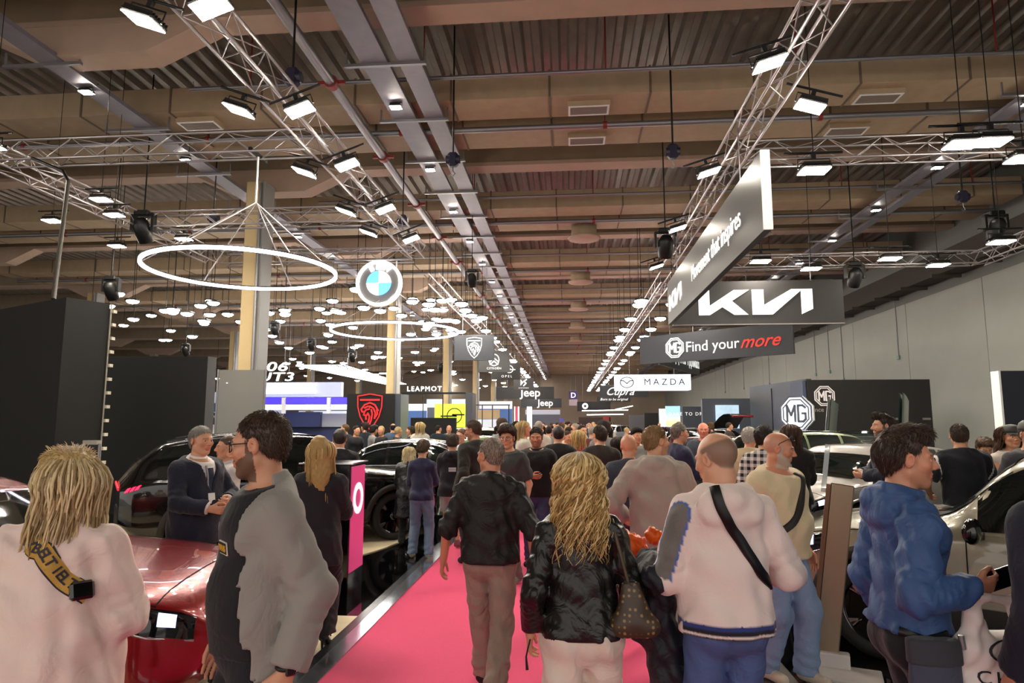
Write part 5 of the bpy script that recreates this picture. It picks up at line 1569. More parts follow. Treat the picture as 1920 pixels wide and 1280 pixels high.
# frosted grey screen round the column and the letter board
t = thing('frosted_screen', 'grey frosted screen wrapped round the foot of the tan column', 'screen', gp(448, 18.6))
a, b = gp(404, 18.6), gp(494, 18.6)
slab(a, b, 0, 3.3, .03, mat('frosted_panel', '#7c7b76', .5, alpha=.8), 'panel', t)
for x in (a, b): MB().tube([(x.x, x.y, 0), (x.x, x.y, 3.32)], .03, 6).build('post', M_steel, t, True)
t = thing('sign_board', 'white board with dark letters and a red edge beside the column', 'sign', gp(394, 21))
a, b = gp(388, 21), gp(412, 21); slab(a, b, 0, 2.15, .06, M_white, 'panel', t)
slab(gp(383, 21), a, 0, 2.15, .08, mat('sign_red', '#c83a48', .5), 'edge_strip', t)
text_on(t, 'S', .5, (.12, -.08, 1.92), M_dk, extrude=.01, bold=.02)

# ================================================================== far left stands
t = thing('exhibition_stand', 'distant white stand with a glowing violet-blue fascia', 'stand', atY(570, 793, 52) * Vector((1, 1, 0)) if False else Vector((atY(570, 793, 52).x, 52, 0)))
def fbox(px0, px1, py0, py1, Y, m, name, parent, th=.6):
    a, b = atY(px0, py1, Y), atY(px1, py0, Y)
    return MB().bb((a.x, Y, max(a.z, 0)), (b.x, Y + th, b.z)).build(name, m, parent, True)
M_blueg = emis('fascia_blue', '#3a2cf0', .9); M_whg = emis('fascia_white', '#f2f5ff', .8); M_navy = mat('stand_navy', '#2b3358', .5); M_greyp = mat('stand_grey', '#8e9297', .5)
M_lit = mat('stand_white', '#c3cbdd', .5, emit=.06)
fbox(488, 652, 745, 757, 52, M_blueg, 'fascia', t); fbox(488, 640, 716, 744, 54, M_lit, 'upper_wall', t); fbox(490, 590, 724, 738, 53.7, M_whg, 'light_panel', t)
fbox(486, 652, 758, 768, 55, M_whg, 'light_panel', t); fbox(486, 530, 768, 800, 54, M_lit, 'wall', t); fbox(525, 600, 772, 800, 53, M_navy, 'wall', t); fbox(600, 655, 775, 800, 53.5, M_greyp, 'wall', t)
for px in (527, 612): fbox(px, px + 7, 745, 775, 51.8, M_white, 'post', t, .3)
fbox(486, 655, 793, 860, 53.8, M_navy, 'plinth', t)
t.location.z = 0
for i, (px, py, lab, tx, Y, s) in enumerate(((508, 688, 'white outline numerals hanging over the far left stands', '206', 45, .92), (516, 707, 'white outline letters hanging below the numerals', 'UT3', 45, .86))):
    q = atY(px, py, Y); t = thing('letter_sign', lab, 'letter sign', q)
    text_on(t, tx, s, (0, 0, 0), M_glow_w, extrude=.05, shear=.15, xs=1.7, spacing=1.05)
    cables(t, [(-1, 0, .4), (1, 0, .4)], 11.29 - q.z)
q = atY(806, 729, 70)
t = thing('letter_sign', 'white spaced capitals hanging above the lion panel', 'letter sign', q)
text_on(t, 'LEAPMOTOR', .74, (0, 0, 0), M_glow_w, extrude=.05, spacing=1.25)
ring = MB(); ring2d(ring, 16, .2, .3, .08, Matrix.Translation((-3.8, 0, 0))); ring.build('emblem', M_glow_w, t)
cables(t, [(-3, 0, .4), (3, 0, .4)], 11.29 - q.z)
# luminous lattice ceiling
t = thing('light_lattice', 'bright lattice of white light bars hung over the far stands', 'light', Vector((atY(640, 700, 50).x, 50, 5.5)))
zl = 5.6
A_, B_ = atZ(550, 680, zl), atZ(735, 712, zl)
for i in range(9):
    f = i / 8
    MB().bar((-19.6 + 3.6 * f, 46, zl + .3), (-18 + 2 * f, 64, zl), .05, .05).build('light_bar', M_glow_w, t, True)
for i in range(10):
    y = 46 + i * 2; f = i / 9
    MB().bar((-19.6 + 1.6 * f, y, zl + .33 - .3 * f), (-16, y, zl + .33 - .3 * f), .05, .05).build('light_bar', M_glow_w, t, True)
for x, y in ((-19, 47.2), (-16.2, 47.2), (-17.6, 63), (-16.3, 63)): MB().tube([(x, y, zl), (x, y, 11.29)], .03, 5).build('cable', M_steel, t, True)

# lion panel and its frame stand
Yl = 30
t = thing('booth_wall', 'black booth wall with a red outlined lion shield', 'booth wall', Vector((atY(700, 793, Yl).x, Yl, 0)))
def fpan(px0, px1, py0, Y, m, name, parent, th=.3, z0=0.0):
    a, b = atY(px0, py0, Y), atY(px1, py0, Y)
    return MB().bb((a.x, Y, z0), (b.x, Y + th, a.z)).build(name, m, parent, True)
fpan(651, 738, 738, Yl, M_blackm, 'panel', t, 2.0); fpan(738.3, 752, 738, Yl + .3, mat('booth_blue_grey', '#4d545c', .5), 'side_panel', t, 1.5)
c = atY(693, 771, Yl - .04); mb = MB(); P_shield(mb, .80, Matrix.Translation(c - t.location), w=.06)
mb.build('emblem', emis('shield_red', '#d0262a', .55), t)
t = thing('frame_stand', 'black steel frame stand with open bays beside the lion wall', 'stand', Vector((atY(820, 793, Yl + .5).x, Yl + .5, 0)))
fbox(752, 873, 735, 739, Yl + .5, M_black, 'beam', t, .12)
for px in (791, 828): fbox(px, px + 3, 739, 850, Yl + .5, M_black, 'post', t, .08)
fpan(873, 886, 736, Yl + .4, mat('pillar_slate', '#43474d', .5), 'pillar', t, 1.2)
t = thing('display_board', 'yellow-green display board with a black ring and bolt emblem', 'display board', Vector((atY(845, 793, 34).x, 34, 0)))
fpan(815, 874, 757, 34, mat('board_lime', '#c6dc3c', .5, emit=.45), 'panel', t, .15)
c = atY(852, 779, 33.97) - t.location; mb = MB(); ring2d(mb, 24, .36, .4, .02, Matrix.Translation(c)); stroke(mb, [(-.7, -.02), (.1, -.02), (-.1, .05), (.5, .05)], .07, .02, Matrix.Translation(c)); mb.build('emblem', M_black, t)
t = thing('low_wall', 'low black wall panel in front of the yellow-green board', 'wall panel', Vector((atY(812, 793, 27).x, 27, 0)))
fpan(770, 855, 783, 27, M_blackm, 'panel', t, .2)
t = thing('frame_stand', 'farther black frame stand with a brown board', 'stand', Vector((atY(920, 793, 40).x, 40, 0)))
fbox(886, 956, 758, 760, 40, M_black, 'beam', t, .12)
for px in (903, 922, 953): fbox(px, px + 2, 760, 850, 40, M_black, 'post', t, .08)
fbox(896, 937, 768, 785, 41, mat('board_brown', '#8f7a5c', .6), 'board', t, .1); fbox(896, 938, 786, 805, 40.6, M_lit, 'counter', t, .8)
for i, (px, c, lab) in enumerate(((966, '#b03a4c', 'tall red and white lit pillar on a far left stand'), (990, '#e8e8f4', 'tall white lit pillar on a far left stand'))):
    t = thing('lit_pillar', lab, 'pillar', Vector((atY(px, 793, 58).x, 58, 0)))
    fpan(px, px + 5, 762, 58, mat('pillar_c%d' % i, c, .5, emit=.4), 'core', t, .4); fpan(px - 2, px, 762, 58, M_whg, 'light_strip', t, .3); fpan(px + 5, px + 7, 762, 58, M_whg, 'light_strip', t, .3)
t = thing('exhibition_stand', 'distant low violet counter with lettering at the end of the aisle', 'stand', Vector((atY(1040, 793, 92).x, 92, 0)))
fpan(1020, 1056, 784, 92, mat('counter_violet', '#4a44a0', .5, emit=.3), 'panel', t, .5)
t = thing('exhibition_stand', 'distant dark red stand front at the end of the aisle', 'stand', Vector((atY(1130, 793, 100).x, 100, 0)))
fpan(1085, 1145, 782, 100, mat('front_dark', '#40302c', .6), 'panel', t, .5); fpan(1131, 1142, 780, 99.4, mat('front_red', '#a5423a', .5), 'red_block', t, .4)
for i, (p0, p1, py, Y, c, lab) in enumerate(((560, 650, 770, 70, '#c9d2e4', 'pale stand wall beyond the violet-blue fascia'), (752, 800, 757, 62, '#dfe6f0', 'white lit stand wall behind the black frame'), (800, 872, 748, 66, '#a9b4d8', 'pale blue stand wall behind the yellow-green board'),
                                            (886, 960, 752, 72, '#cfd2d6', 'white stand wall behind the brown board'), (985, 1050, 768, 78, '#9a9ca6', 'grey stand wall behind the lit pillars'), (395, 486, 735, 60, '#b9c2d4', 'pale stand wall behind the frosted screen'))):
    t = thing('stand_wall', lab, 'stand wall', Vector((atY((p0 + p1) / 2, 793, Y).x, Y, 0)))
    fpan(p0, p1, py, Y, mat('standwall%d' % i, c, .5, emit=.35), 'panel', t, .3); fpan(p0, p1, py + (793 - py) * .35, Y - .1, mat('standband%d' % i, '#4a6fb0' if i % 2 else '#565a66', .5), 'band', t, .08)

# ================================================================== right stands
Ym = 27.0
t = thing('booth_wall', 'black booth wall with octagon emblem and founding year', 'booth wall', Vector((atY(1627, 793, Ym).x, Ym, 0)))
fpan(1512, 1743, 712, Ym, mat('mg_wall', '#171414', .55), 'panel', t, .3); fpan(1504, 1512, 714, Ym + .1, mat('mg_edge', '#46506a', .5), 'side_panel', t, 1.5)
c = atY(1546, 742, Ym - .03) - t.location; mg_logo(t, .42, c, mat('emblem_pale', '#c9c0bc', .5, emit=.3))
text_on(t, 'Since 1924', .24, atY(1546, 768, Ym - .02) - t.location, mat('print_grey', '#a59c98', .5), extrude=.005)
for px in (1680, 1731):
    for py in (785, 804): fbox(px, px + 14, py - 2, py + 2, Ym - .06, mat('rail_grey', '#6d6a68', .4), 'rail', t, .05)
# receding slate walls towards the far end
XW = atY(1512, 793, Ym).x
def side_wall(px0, px1, pyt0, label, m):
    a, b = atX(px1, pyt0, XW + .3), atX(px0, pyt0, XW + .3)
    return a, b
t = thing('booth_wall', 'slate blue side wall carrying a glowing octagon sign', 'booth wall', (XW, Ym + .2, 0))
a, b = Vector((XW + .15, Ym + .2, 0)), Vector((atY(1408, 793, 33.5).x, 33.5, 0))
H1 = 3.55
slab(b, a, 0, H1, .2, mat('slate_blue', '#3d4353', .4), 'panel', t)
slab(b + (a - b) * .0 + Vector((-.02, -.12, 0)), b + (a - b) * .42 + Vector((-.02, -.12, 0)), .6, H1 - .2, .05, mat('dark_screen', '#2c2d33', .3), 'screen', t)
c = atY(1489, 775, 27.6)
t2 = thing('octagon_sign', 'white glowing octagon emblem sign standing off the slate wall', 'sign', (c.x, 27.3, c.z), math.radians(-50))
mg_logo(t2, .75, (0, -.06, 0), mat('sign_outline', '#5c6270', .4), back=emis('octagon_glow', '#f6f8ff', 1.3))
MB().prism(ngon(8, .74, PI / 8), .12, Matrix.Translation((0, .06, 0))).build('casing', M_white, t2)
MB().tube([(0, .1, 0), (.35, .35, 0)], .04, 8).build('bracket', M_steel, t2)
t = thing('booth_wall', 'grey-blue booth wall with a bright picture screen', 'booth wall', Vector((atY(1362, 793, 36).x, 36, 0)))
fpan(1316, 1410, 747, 36, mat('slate_grey', '#59606a', .5), 'panel', t, .3)
M_pic = mat('picture_screen', '#a8c0d0', .3, var=.5, vscale=1.1, emit=.6); fbox(1343, 1385, 759, 803, 35.9, M_pic, 'screen', t, .06)
t = thing('booth_wall', 'dark slate booth wall with spaced white lettering', 'booth wall', Vector((atY(1297, 793, 44).x, 44, 0)))
fpan(1279, 1316, 762, 44, mat('slate_dark', '#474d57', .5), 'panel', t, .3)
text_on(t, 'DARE TO DRIVE', .3, atY(1293, 776, 43.95) - t.location, M_ink_w, extrude=.005, spacing=1.3)
t = thing('picture_board', 'lit picture board of pale sky and sand', 'picture board', Vector((atY(1261, 793, 45).x, 45, 0)))
pm_ = bpy.data.materials.new('sky_sand_print'); pm_.use_nodes = True
_nt = pm_.node_tree; _b = _nt.nodes['Principled BSDF']; _tc = _nt.nodes.new('ShaderNodeTexCoord'); _sp = _nt.nodes.new('ShaderNodeSeparateXYZ'); _cr = _nt.nodes.new('ShaderNodeValToRGB')
_nt.links.new(_tc.outputs['Generated'], _sp.inputs[0]); _nt.links.new(_sp.outputs['Z'], _cr.inputs[0]); _nt.links.new(_cr.outputs[0], _b.inputs['Base Color']); _nt.links.new(_cr.outputs[0], _b.inputs['Emission Color'])
_b.inputs['Emission Strength'].default_value = .7
_cr.color_ramp.elements[0].position = .6; _cr.color_ramp.elements[0].color = lin('#d8c68a'); _cr.color_ramp.elements[1].position = .85; _cr.color_ramp.elements[1].color = lin('#8fb6e0')
fpan(1248, 1275, 761, 45, pm_, 'panel', t, .15)
fpan(1236, 1247.5, 766, 45.5, mat('board_white', '#dfe9f2', .4, emit=.5), 'side_panel', t, .15)
t = thing('booth_wall', 'dark low booth wall beyond the picture board', 'booth wall', Vector((atY(1215, 793, 52).x, 52, 0)))
fpan(1208, 1234, 774, 52, M_blackm, 'panel', t, .3); fpan(1180, 1208, 778, 56, mat('slate_far', '#5a5a5e', .5), 'side_panel', t, .3)
# display wall at the right with a white edge
Yd = 11.2
a = atY(1880, 793, Yd); t = thing('booth_wall', 'dark navy booth wall with a thin white edge by the grey wall', 'booth wall', (a.x, Yd, 0))
zt_ = atY(1880, 695, Yd).z
MB().bb((.03, 0, 0), (2.5, .2, zt_)).build('panel', mat('navy_panel', '#1d1f2c', .5), t); MB().bb((0, -.01, 0), (.03, .2, zt_)).build('edge_strip', M_edge, t)
# numeral on the wall, conduits, eaves duct
q = atX(1884, 738, XR - .012)
t = thing('wall_numeral', 'blue painted hall numeral on the grey wall', 'numeral', q, -PI / 2)
text_on(t, '3', 1.2, (0, 0, 0), mat('numeral_blue', '#3a4aa0', .6), extrude=.006, bold=.03)
for px, y0, y1 in ((1685, 572, 670), (1556, 630, 697), (1530, 640, 702), (1443, 700, 720), (1395, 700, 728), (1582, 605, 712), (1360, 715, 735)):
    q = atX(px, y1, XR - .03)
    t = thing('wall_conduit', 'thin grey conduit with a socket box on the grey wall', 'conduit', (XR - .03, q.y, q.z), group='conduits on the grey wall')
    MB().tube([(0, 0, .1), (0, 0, 8.0 - q.z)], .022, 6).build('pipe', M_greyp, t); MB().box((-.02, 0, 0), (.08, .24, .2), bevel=.01).build('socket_box', mat('socket_teal', '#7f9a90', .5), t)
t = thing('eaves_duct', 'dark cable duct with brackets along the top of the grey wall', 'duct', (XR - .5, 0, 7.9))
MB().bb((-.45, 2, 0), (.4, 113.8, .9)).build('casing', mat('eaves_dark', '#3d3833', .8), t)
bk = MB().bb((-.75, -.06, -.14), (.42, .06, 0)).mesh('bracket', mat('eaves_bracket', '#4d463f', .8))
for i in range(36):
    o = link('bracket', bk, t); o.location = (0, 10 + 2.6 * i, 0)

# ================================================================== stand furniture
# slanted metal information pillar
t = thing('info_pillar', 'slanted brushed metal information pillar on a white foot', 'information pillar', spot(1535, 5.1), math.radians(-20))
Mt = Matrix.Rotation(math.radians(8), 3, 'Y'); 
MB().box((.05, 0, .70), (.16, .05, 1.3), 0, Mt, bevel=.008).build('panel', mat('brushed_metal', '#a08f78', .35, metal=.75, var=.06, vscale=6, stretch=(1, 1, .1)), t)
MB().box((-.045, .0, .70), (.03, .056, 1.3), 0, Mt).build('edge_strip', mat('edge_rust', '#7a5a45', .4, metal=.4), t)
MB().box((.03, .0, 1.46), (.035, .02, .36), 0, Mt).build('acrylic_blade', mat('acrylic', '#b9c2c6', .1, alpha=.6), t)
MB().box((-.03, -.03, .07), (.3, .1, .12), bevel=.01).box((.1, -.16, .02), (.44, .32, .03), bevel=.006).build('foot', mat('foot_white', '#cfc9c4', .4), t)
# black display plinth with a pink screen
t = thing('display_plinth', 'black display plinth with a pink lit side screen', 'display plinth', (-2.62, 7.3, 0))
MB().bb((-.27, -.25, 0), (.27, .25, 1.36), bevel=.01).build('body', M_gloss, t)
MB().bb((.27, -.23, .22), (.278, .23, 1.33)).build('screen', mat('screen_pink', '#d2437e', .3, emit=.2), t)
mb = MB(); ring2d(mb, 24, .1, .17, .006, Matrix.Translation((.282, 0, .98)) @ Matrix.Rotation(PI / 2, 4, 'Z')); mb.build('screen_print', mat('screen_white', '#e8e4e8', .4, emit=.5), t)
MB().bb((-.3, -.27, 1.36), (.3, .27, 1.375)).build('top', M_chrome, t)

# ================================================================== cars in place
def place_car(shape, pm, label, corner, off, head, **k):
    """corner: world point of a body point given by off = (along, left) in the car's frame"""
    h = Vector((head[0], head[1], 0)).normalized(); l = Vector((-h.y, h.x, 0))
    c = Vector((corner[0], corner[1], 0)) - h * off[0] - l * off[1]
    return car(shape, pm, label, c, h, **k)
place_car('hatch', paint_mat('red', '#8f0a14', .3, .25), 'glossy red car with lit headlights behind the blonde woman', gp(352, 3.78), (2.02, -.74), (.985, .17), z0=FZ)
suv, sC = place_car('suv', paint_mat('black', '#060607', .2, .2), 'black off-roader with red claw tail lights on the cream platform', gp(243, 8.5), (-2.2, -.8), (.80, .60), claws=True, z0=FZ + .012)
car('sedan', paint_mat('black2', '#0b0809', .2, .2), 'black fastback with bright window trim beyond the off-roader', gp(752, 14.2), (-.97, .1), trim=True, z0=FZ)
car('hatch', paint_mat('lime', '#5d7a2c', .3), 'green hatchback near the low black wall', gp(900, 17.5), (.35, -.94), z0=FZ)
car('suv', paint_mat('pearl', '#c9c8c4', .2), 'pale car at the far left stand under the chevron panel', gp(900, 27), (.5, -.85))
place_car('suv', paint_mat('olive', '#8a8573', .3, .3), 'olive grey car with dark five-spoke wheels behind the blue jacket', spot(1648, 5.25), (1.34, .80), (-.80, .60), z0=FZ)
place_car('hatch', paint_mat('silver', '#8c8681', .5, .3), 'silver grey car between the olive car and the green car', gp(1592, 9.4), (1.33, .8), (-.82, -.57), z0=FZ)
place_car('suv', paint_mat('sage', '#7d8a66', .35), 'sage green car with dark windows before the octagon wall', gp(1630, 14.6), (-2.1, .7), (-.85, -.52), z0=FZ)
rd, rC = car('roadster', paint_mat('darkgreen', '#23302c', .4), 'dark open roadster with scissor doors raised', gp(1626, 19.5), (-.6, -.8), z0=.55)
pt_ = thing('car_platform', 'dark raised platform under the open roadster', 'platform', gp(1626, 19.5), math.atan2(-.8, -.6)); MB().bb((-2.6, -1.2, 0), (2.6, 1.2, .55), bevel=.03).build('deck', M_blackm, pt_)
for sg in (-1, 1):
    m = MB(); rows = []
    for i, u in enumerate(np.linspace(.32, .60, 8)):
        r_ = []
        for v in np.linspace(.08, .46, 7):
            p = rC.P(u, v, sg, .02); q = Vector((p.x - .5, p.y, p.z - .75)); ang = math.radians(66)
            q = Matrix.Rotation(ang, 3, 'Y') @ q
            r_.append(Vector((q.x + .5, q.y + sg * .08, q.z + .85)))
        rows.append(r_)
    patch(m, rows); patch(m, [[p + Vector((0, -sg * .09, 0)) for p in r_] for r_ in rows]); m.build('scissor_door', paint_mat('darkgreen', '#23302c', .4), rd)
for px, d, sh, c, hd, lab in ((1300, 27, 'suv', '#0a0a0c', (-.5, .86), 'black car with its tailgate to the slate wall'), (1236, 35, 'suv', '#101318', (-.4, -.9), 'black car before the picture board'), (1325, 18.5, 'hatch', '#5c0c18', (-.5, .86), 'dark red car between the sage car and the aisle'),
                              (1205, 34, 'hatch', '#8c9099', (-.6, -.8), 'silver car far down the right side'), (1150, 60, 'suv', '#c8cad0', (-.6, -.8), 'pale car at the far end of the right side')):
    tt, cc = car(sh, paint_mat('p%d' % px, c, .3), lab, gp(px, d), hd, detail=d < 21)
    if px == 1300:
        m = MB(); patch(m, [[Vector((-1.75 - i * .2, y * (1 - .04 * i), 1.60 + .55 * math.sin(i * .42))) for y in np.linspace(-.66, .66, 7)] for i in range(6)]); m.build('tailgate', paint_mat('p1300', c, .3), tt)
        MB().tube([(-2.75, -.5, 2.05), (-2.75, .5, 2.05)], .04, 8).build('tail_light', mat('lamp_red', '#7a1020', .2, coat=.5), tt)
# ================================================================== people in the foreground
from mathutils.bvhtree import BVHTree
def bvh_of(o):
    me = o.data; return BVHTree.FromPolygons([v.co.copy() for v in me.vertices], [tuple(p.vertices) for p in me.polygons])
def part_of(b, name):
    for c in b.children:
        if c.name.split('.')[0] == name: return c
def hit(bv, ang, z=None, elev=None, cen=(0, 0, 1.28)):
    """point and normal of a garment seen from outside: ang 0 = front, 90 = right, 180 = back"""
    a = math.radians(ang)
    if elev is None: c = Vector((0, 0, z)); d = Vector((math.sin(a), math.cos(a), 0))
    else:
        e = math.radians(elev); c = Vector(cen); d = Vector((math.sin(a) * math.cos(e), math.cos(a) * math.cos(e), math.sin(e)))
    r = bv.ray_cast(c + d * .75, -d)
    if r[0] is None: return c + d * .2, d
    return r[0], r[1]
def band(bv, path, width, e=.006, n=26):
    """ribbon laid on a garment; path items (ang, z) or (ang, None, elev)"""
    P = []
    for i in range(n + 1):
        f = i / n * (len(path) - 1); k = min(int(f), len(path) - 2); t = f - k; a, b = path[k], path[k + 1]
        pa, na = hit(bv, a[0], a[1], a[2] if len(a) > 2 else None); pb, nb = hit(bv, b[0], b[1], b[2] if len(b) > 2 else None)
        if len(a) == 2 and len(b) == 2: p, q = hit(bv, a[0] + (b[0] - a[0]) * t, a[1] + (b[1] - a[1]) * t)
        elif len(a) == 3 and len(b) == 3: p, q = hit(bv, a[0] + (b[0] - a[0]) * t, None, a[2] + (b[2] - a[2]) * t)
        else: p, q = pa.lerp(pb, t), na.lerp(nb, t)
        P.append((p, q))
    P = [((P[max(i - 1, 0)][0] + P[i][0] * 2 + P[min(i + 1, n)][0]) / 4, (P[max(i - 1, 0)][1] + P[i][1] * 2 + P[min(i + 1, n)][1]).normalized()) for i in range(n + 1)]
    m = MB(); rows = []
    for i, (p, q) in enumerate(P):
        t = (P[min(i + 1, n)][0] - P[max(i - 1, 0)][0]).normalized(); s_ = t.cross(q).normalized() * width / 2
        rows.append([p + q * (e + .004) - s_, p + q * (e + .007), p + q * (e + .004) + s_, p - q * .004 + s_, p - q * .004 - s_, p + q * (e + .004) - s_])
    patch(m, rows)
    return m, P
def at_person(b, name, label, cat, group=None):
    """a thing of its own, set in the frame of the person who carries it"""
    t = thing(name, label, cat, b.location, b.rotation_euler.z, group); t.scale = b.scale
    return t
def blob(name, fill, lo, hi, h, m, col, parent, fold=.0, seed=1.0, pf=None, ffr=1.0):
    fd = Field(axis(lo[0], hi[0], h), axis(lo[1], hi[1], h), axis(lo[2], hi[2], h)); fill(fd)
    if fold: fd.folds(fold, seed, ffr)
    V, Q = fd.net()
    return link(name, np_mesh(name, V, Q, m, paint(V, col, pf)), parent)
def jeans(col, **k): return dict(dict(t='legs', col=col, mat='denim', name='jeans', fold=.004), **k)
def trousers(col, **k): return dict(dict(t='legs', col=col, name='trousers'), **k)

# --- man in the open grey jacket
A, sA, kA = person(495, 768, 2.62, 128, 'bearded man with glasses in an open grey jacket over a black T-shirt', dict(
    res='hi', ws=1.04, wt=1.08, thick=1.1, belly=.012, hair='crop', haircol='#3b2a1e', head=(-32, 6), beard=('#33241a', .82), glasses=True, skin='#c99274',
    arms=(((.26, -.05, .885), (.2, -1, 0), (-1, 0, 0), .35), 'hang'), lean=-.02,
    wear=[dict(t='top', name='t_shirt', col='#15151a', hem=.90, sleeve=.3, off=.012, fold=.004),
          dict(t='top', name='jacket', col='#8d8983', hem=.84, off=.030, arm=.030, collar=.045, coff=.012, mat='woven', loose=.02, open=(0, .14, .20), fold=.006, cuff=True, sleeve=.97),
          trousers('#14151d')], shoes=('#202024', '#303030')), z0=FZ)
bv = bvh_of(part_of(A, 't_shirt'))
p, n = hit(bv, -22, 1.27)
t_ = link('chest_print', MB().box((0, 0, 0), (.082, .004, .046)).mesh('chest_print', mat('print_frame', '#d8d0c0', .6)), A)
R_ = n.to_track_quat('-Y', 'Z').to_euler(); t_.location = p + n * .003; t_.rotation_euler = R_
i_ = link('print_field', MB().box((0, -.002, 0), (.074, .004, .038)).mesh('print_field', mat('print_black', '#17171a', .6)), t_)
text_on(t_, 'VANS', .03, (0, -.006, 0), mat('print_gold', '#d6a52c', .6), extrude=.001, bold=.0008)
w = sA.Wr[-1]; f = np.array(sA.hd[-1][0])
t = at_person(A, 'smartwatch', 'black smartwatch on the left wrist of the man in the grey jacket', 'watch')
c = Vector(w - f * .015); c.y += -.03 * (c.z - .9)
MB().tube([c + Vector((.034 * math.cos(a), .034 * math.sin(a), 0)) for a in np.linspace(0, 2 * PI, 17)[:-1]], .009, 6, closed=True).build('strap', M_black, t)
MB().box(c + Vector((-.038, 0, 0)), (.012, .036, .042), bevel=.005).build('case', M_gloss, t)

# --- blonde woman in the pale blouse
B, sB, kB = person(132, 846, 2.62, 14, 'blonde woman in a pale pink blouse with a wide lettered strap', dict(
    res='hi', fem=True, ws=1.0, wt=1.2, hip=1.16, thick=1.15, hair='full', haircol='#b89b66', head=(38, 0), skin='#d9a484',
    arms=(((.20, .25, 1.10), (.5, -.7, -.6), (-.4, -.6, .3), .9), ((.16, .26, 1.12), (.5, -.7, -.5), (-.4, -.6, .3), .9)),
    wear=[dict(t='top', name='blouse', col='#e3cdc4', hem=.72, hemtilt=.35, off=.03, arm=.045, loose=.06, fold=.011, sleeve=.72, mat='woven', collar=.03),
          trousers('#111114', loose=.02, hipoff=.01)], shoes=('#1a1a1c', '#1a1a1c')), z0=FZ)
link('hair_locks', strands(dict(rootcol='#8d744a'), sB, 950, .58, (.010, 1.8), 1.5, ['#c9b285', '#dccaa0', '#ad9468', '#d2bd90', '#937b52'], 7, spread=1.0, rad=.0052), B)
blob('hair_tail', lambda fd: (fd.ell((0.0, -.05, 1.60), (.08, .07, .10), .05), fd.ell((.0, -.08, 1.46), (.08, .03, .14), .05)), (-.17, -.25, 1.18), (.2, .02, 1.75), .009, M_hair, '#b59a66', B, .006, 2.0, ffr=3.0)
for o in B.children:
    if o.name.startswith('hair_locks') or o.name.startswith('hair_tail'): pass
link('sunglasses', glasses_mesh(sB, '#17171a', True, True), B)
bl = part_of(B, 'blouse'); bv = bvh_of(bl)
t = at_person(B, 'bag_strap', 'wide gold and black lettered bag strap across the pale blouse', 'bag strap')
m, Pth = band(bv, [(-160, None, 60), (-168, None, 42), (178, 1.395), (164, 1.34), (148, 1.28), (126, 1.22)], .066, .008, 30)
m.build('webbing', mat('strap_gold', '#b98f3c', .6, var=.1, vscale=60, bump=.2, bscale=200), t)
for i, ch in ((5, 'L'), (7, 'T'), (9, '3'), (13, 'E'), (15, 'L'), (17, 'T'), (20, '1'), (22, 'E'), (24, 'L'), (26, 'T')):
    p, q = Pth[i]; tt = (Pth[i + 1][0] - Pth[i - 1][0]).normalized()
    up = q.cross(tt)
    Mx = Matrix((tt, -q, up if up.z > 0 else up)).transposed()
    o = text_on(t, ch, .052, p + q * .0175, mat('strap_letter', '#2a2230', .6), extrude=.001, bold=.001, xs=1.1)
    o.rotation_euler = Matrix((tt, -q, -tt.cross(q) * 1.0)).transposed().to_euler() if False else Mx.to_euler()
p, q = Pth[28]; MB().box(p + q * .012, (.085, .03, .07), 0, q.to_track_quat('-Y', 'Z').to_matrix(), bevel=.01).build('clasp', M_gloss, t)
m, _ = band(bv, [(-160, None, 60), (-168, None, 42), (178, 1.395), (164, 1.34), (148, 1.28), (126, 1.22)], .076, .003, 30); m.build('edge_piping', mat('strap_edge', '#26222a', .6), t)

# --- man in the black bomber jacket
Lm_, sL, kL = person(920, 820, 4.6, -3, 'grey-haired man in a black bomber jacket walking on the pink carpet', dict(
    res='hi', ws=1.08, wt=1.1, thick=1.12, hair='recede', haircol='#6d5440', grey=.35, head=(52, 4), skin='#c98b6c',
    arms=(((.35, .05, .88), (.6, -1, 0), (-1, 0, .2), .45), ((.31, .02, .90), (.6, -1, 0), (-1, 0, .2), .45)), legs='step_l',
    wear=[dict(t='top', name='jacket', col='#1b1a19', hem=.90, off=.028, arm=.028, collar=.04, coff=.006, mat='nylon', loose=.015, fold=.010, sleeve=.56, ffr=1.3),
          trousers('#9a8b7e', loose=.022, fold=.007, mat='denim')], shoes=('#1a1718', '#26201e')), z0=.008)

# --- woman with long curls in a leather jacket
Mw, sM, kM = person(1086, 846, 3.12, 3, 'woman with long golden curls in a black leather jacket and cream trousers', dict(
    res='hi', fem=True, ws=.93, wt=.92, hair='curly', haircol='#6d5428', head=(-6, 4), skin='#d3a080',
    arms=(((.25, .03, .89), (.25, -1, 0), (-1, 0, 0), .5), ((.22, .24, 1.03), (.3, -1, -.2), (-.6, 0, .5), .7)), legs='step_r',
    wear=[dict(t='top', name='leather_jacket', col='#161514', hem=.90, off=.014, arm=.014, collar=.03, mat='leather', fold=.007, sleeve=.97, ffr=1.4, loose=.022),
          trousers('#d9cfc0', loose=.035, hipoff=.012, flare=.03, fold=.009, mat='woven')], shoes=('#e0dcd6', '#f0eeea')), z0=.008)
link('hair_locks', strands(dict(rootcol='#5c4826'), sM, 1500, .43, (.019, 2.7), 1.7, ['#c6a468', '#dcc083', '#a98850', '#e6cf98', '#93733f'], 11, spread=1.0, rad=.0052, seg=24), Mw)
blob('hair_mass', lambda fd: (fd.ell((0, -.06, 1.62), (.105, .09, .115), .05), fd.ell((0, -.075, 1.48), (.09, .035, .11), .05)), (-.2, -.24, 1.24), (.2, .08, 1.8), .009, M_hair, '#94753f', Mw, .012, 4.0, ffr=3.5)
t = at_person(Mw, 'shoulder_bag', 'brown patterned shoulder bag on the leather jacket', 'handbag')
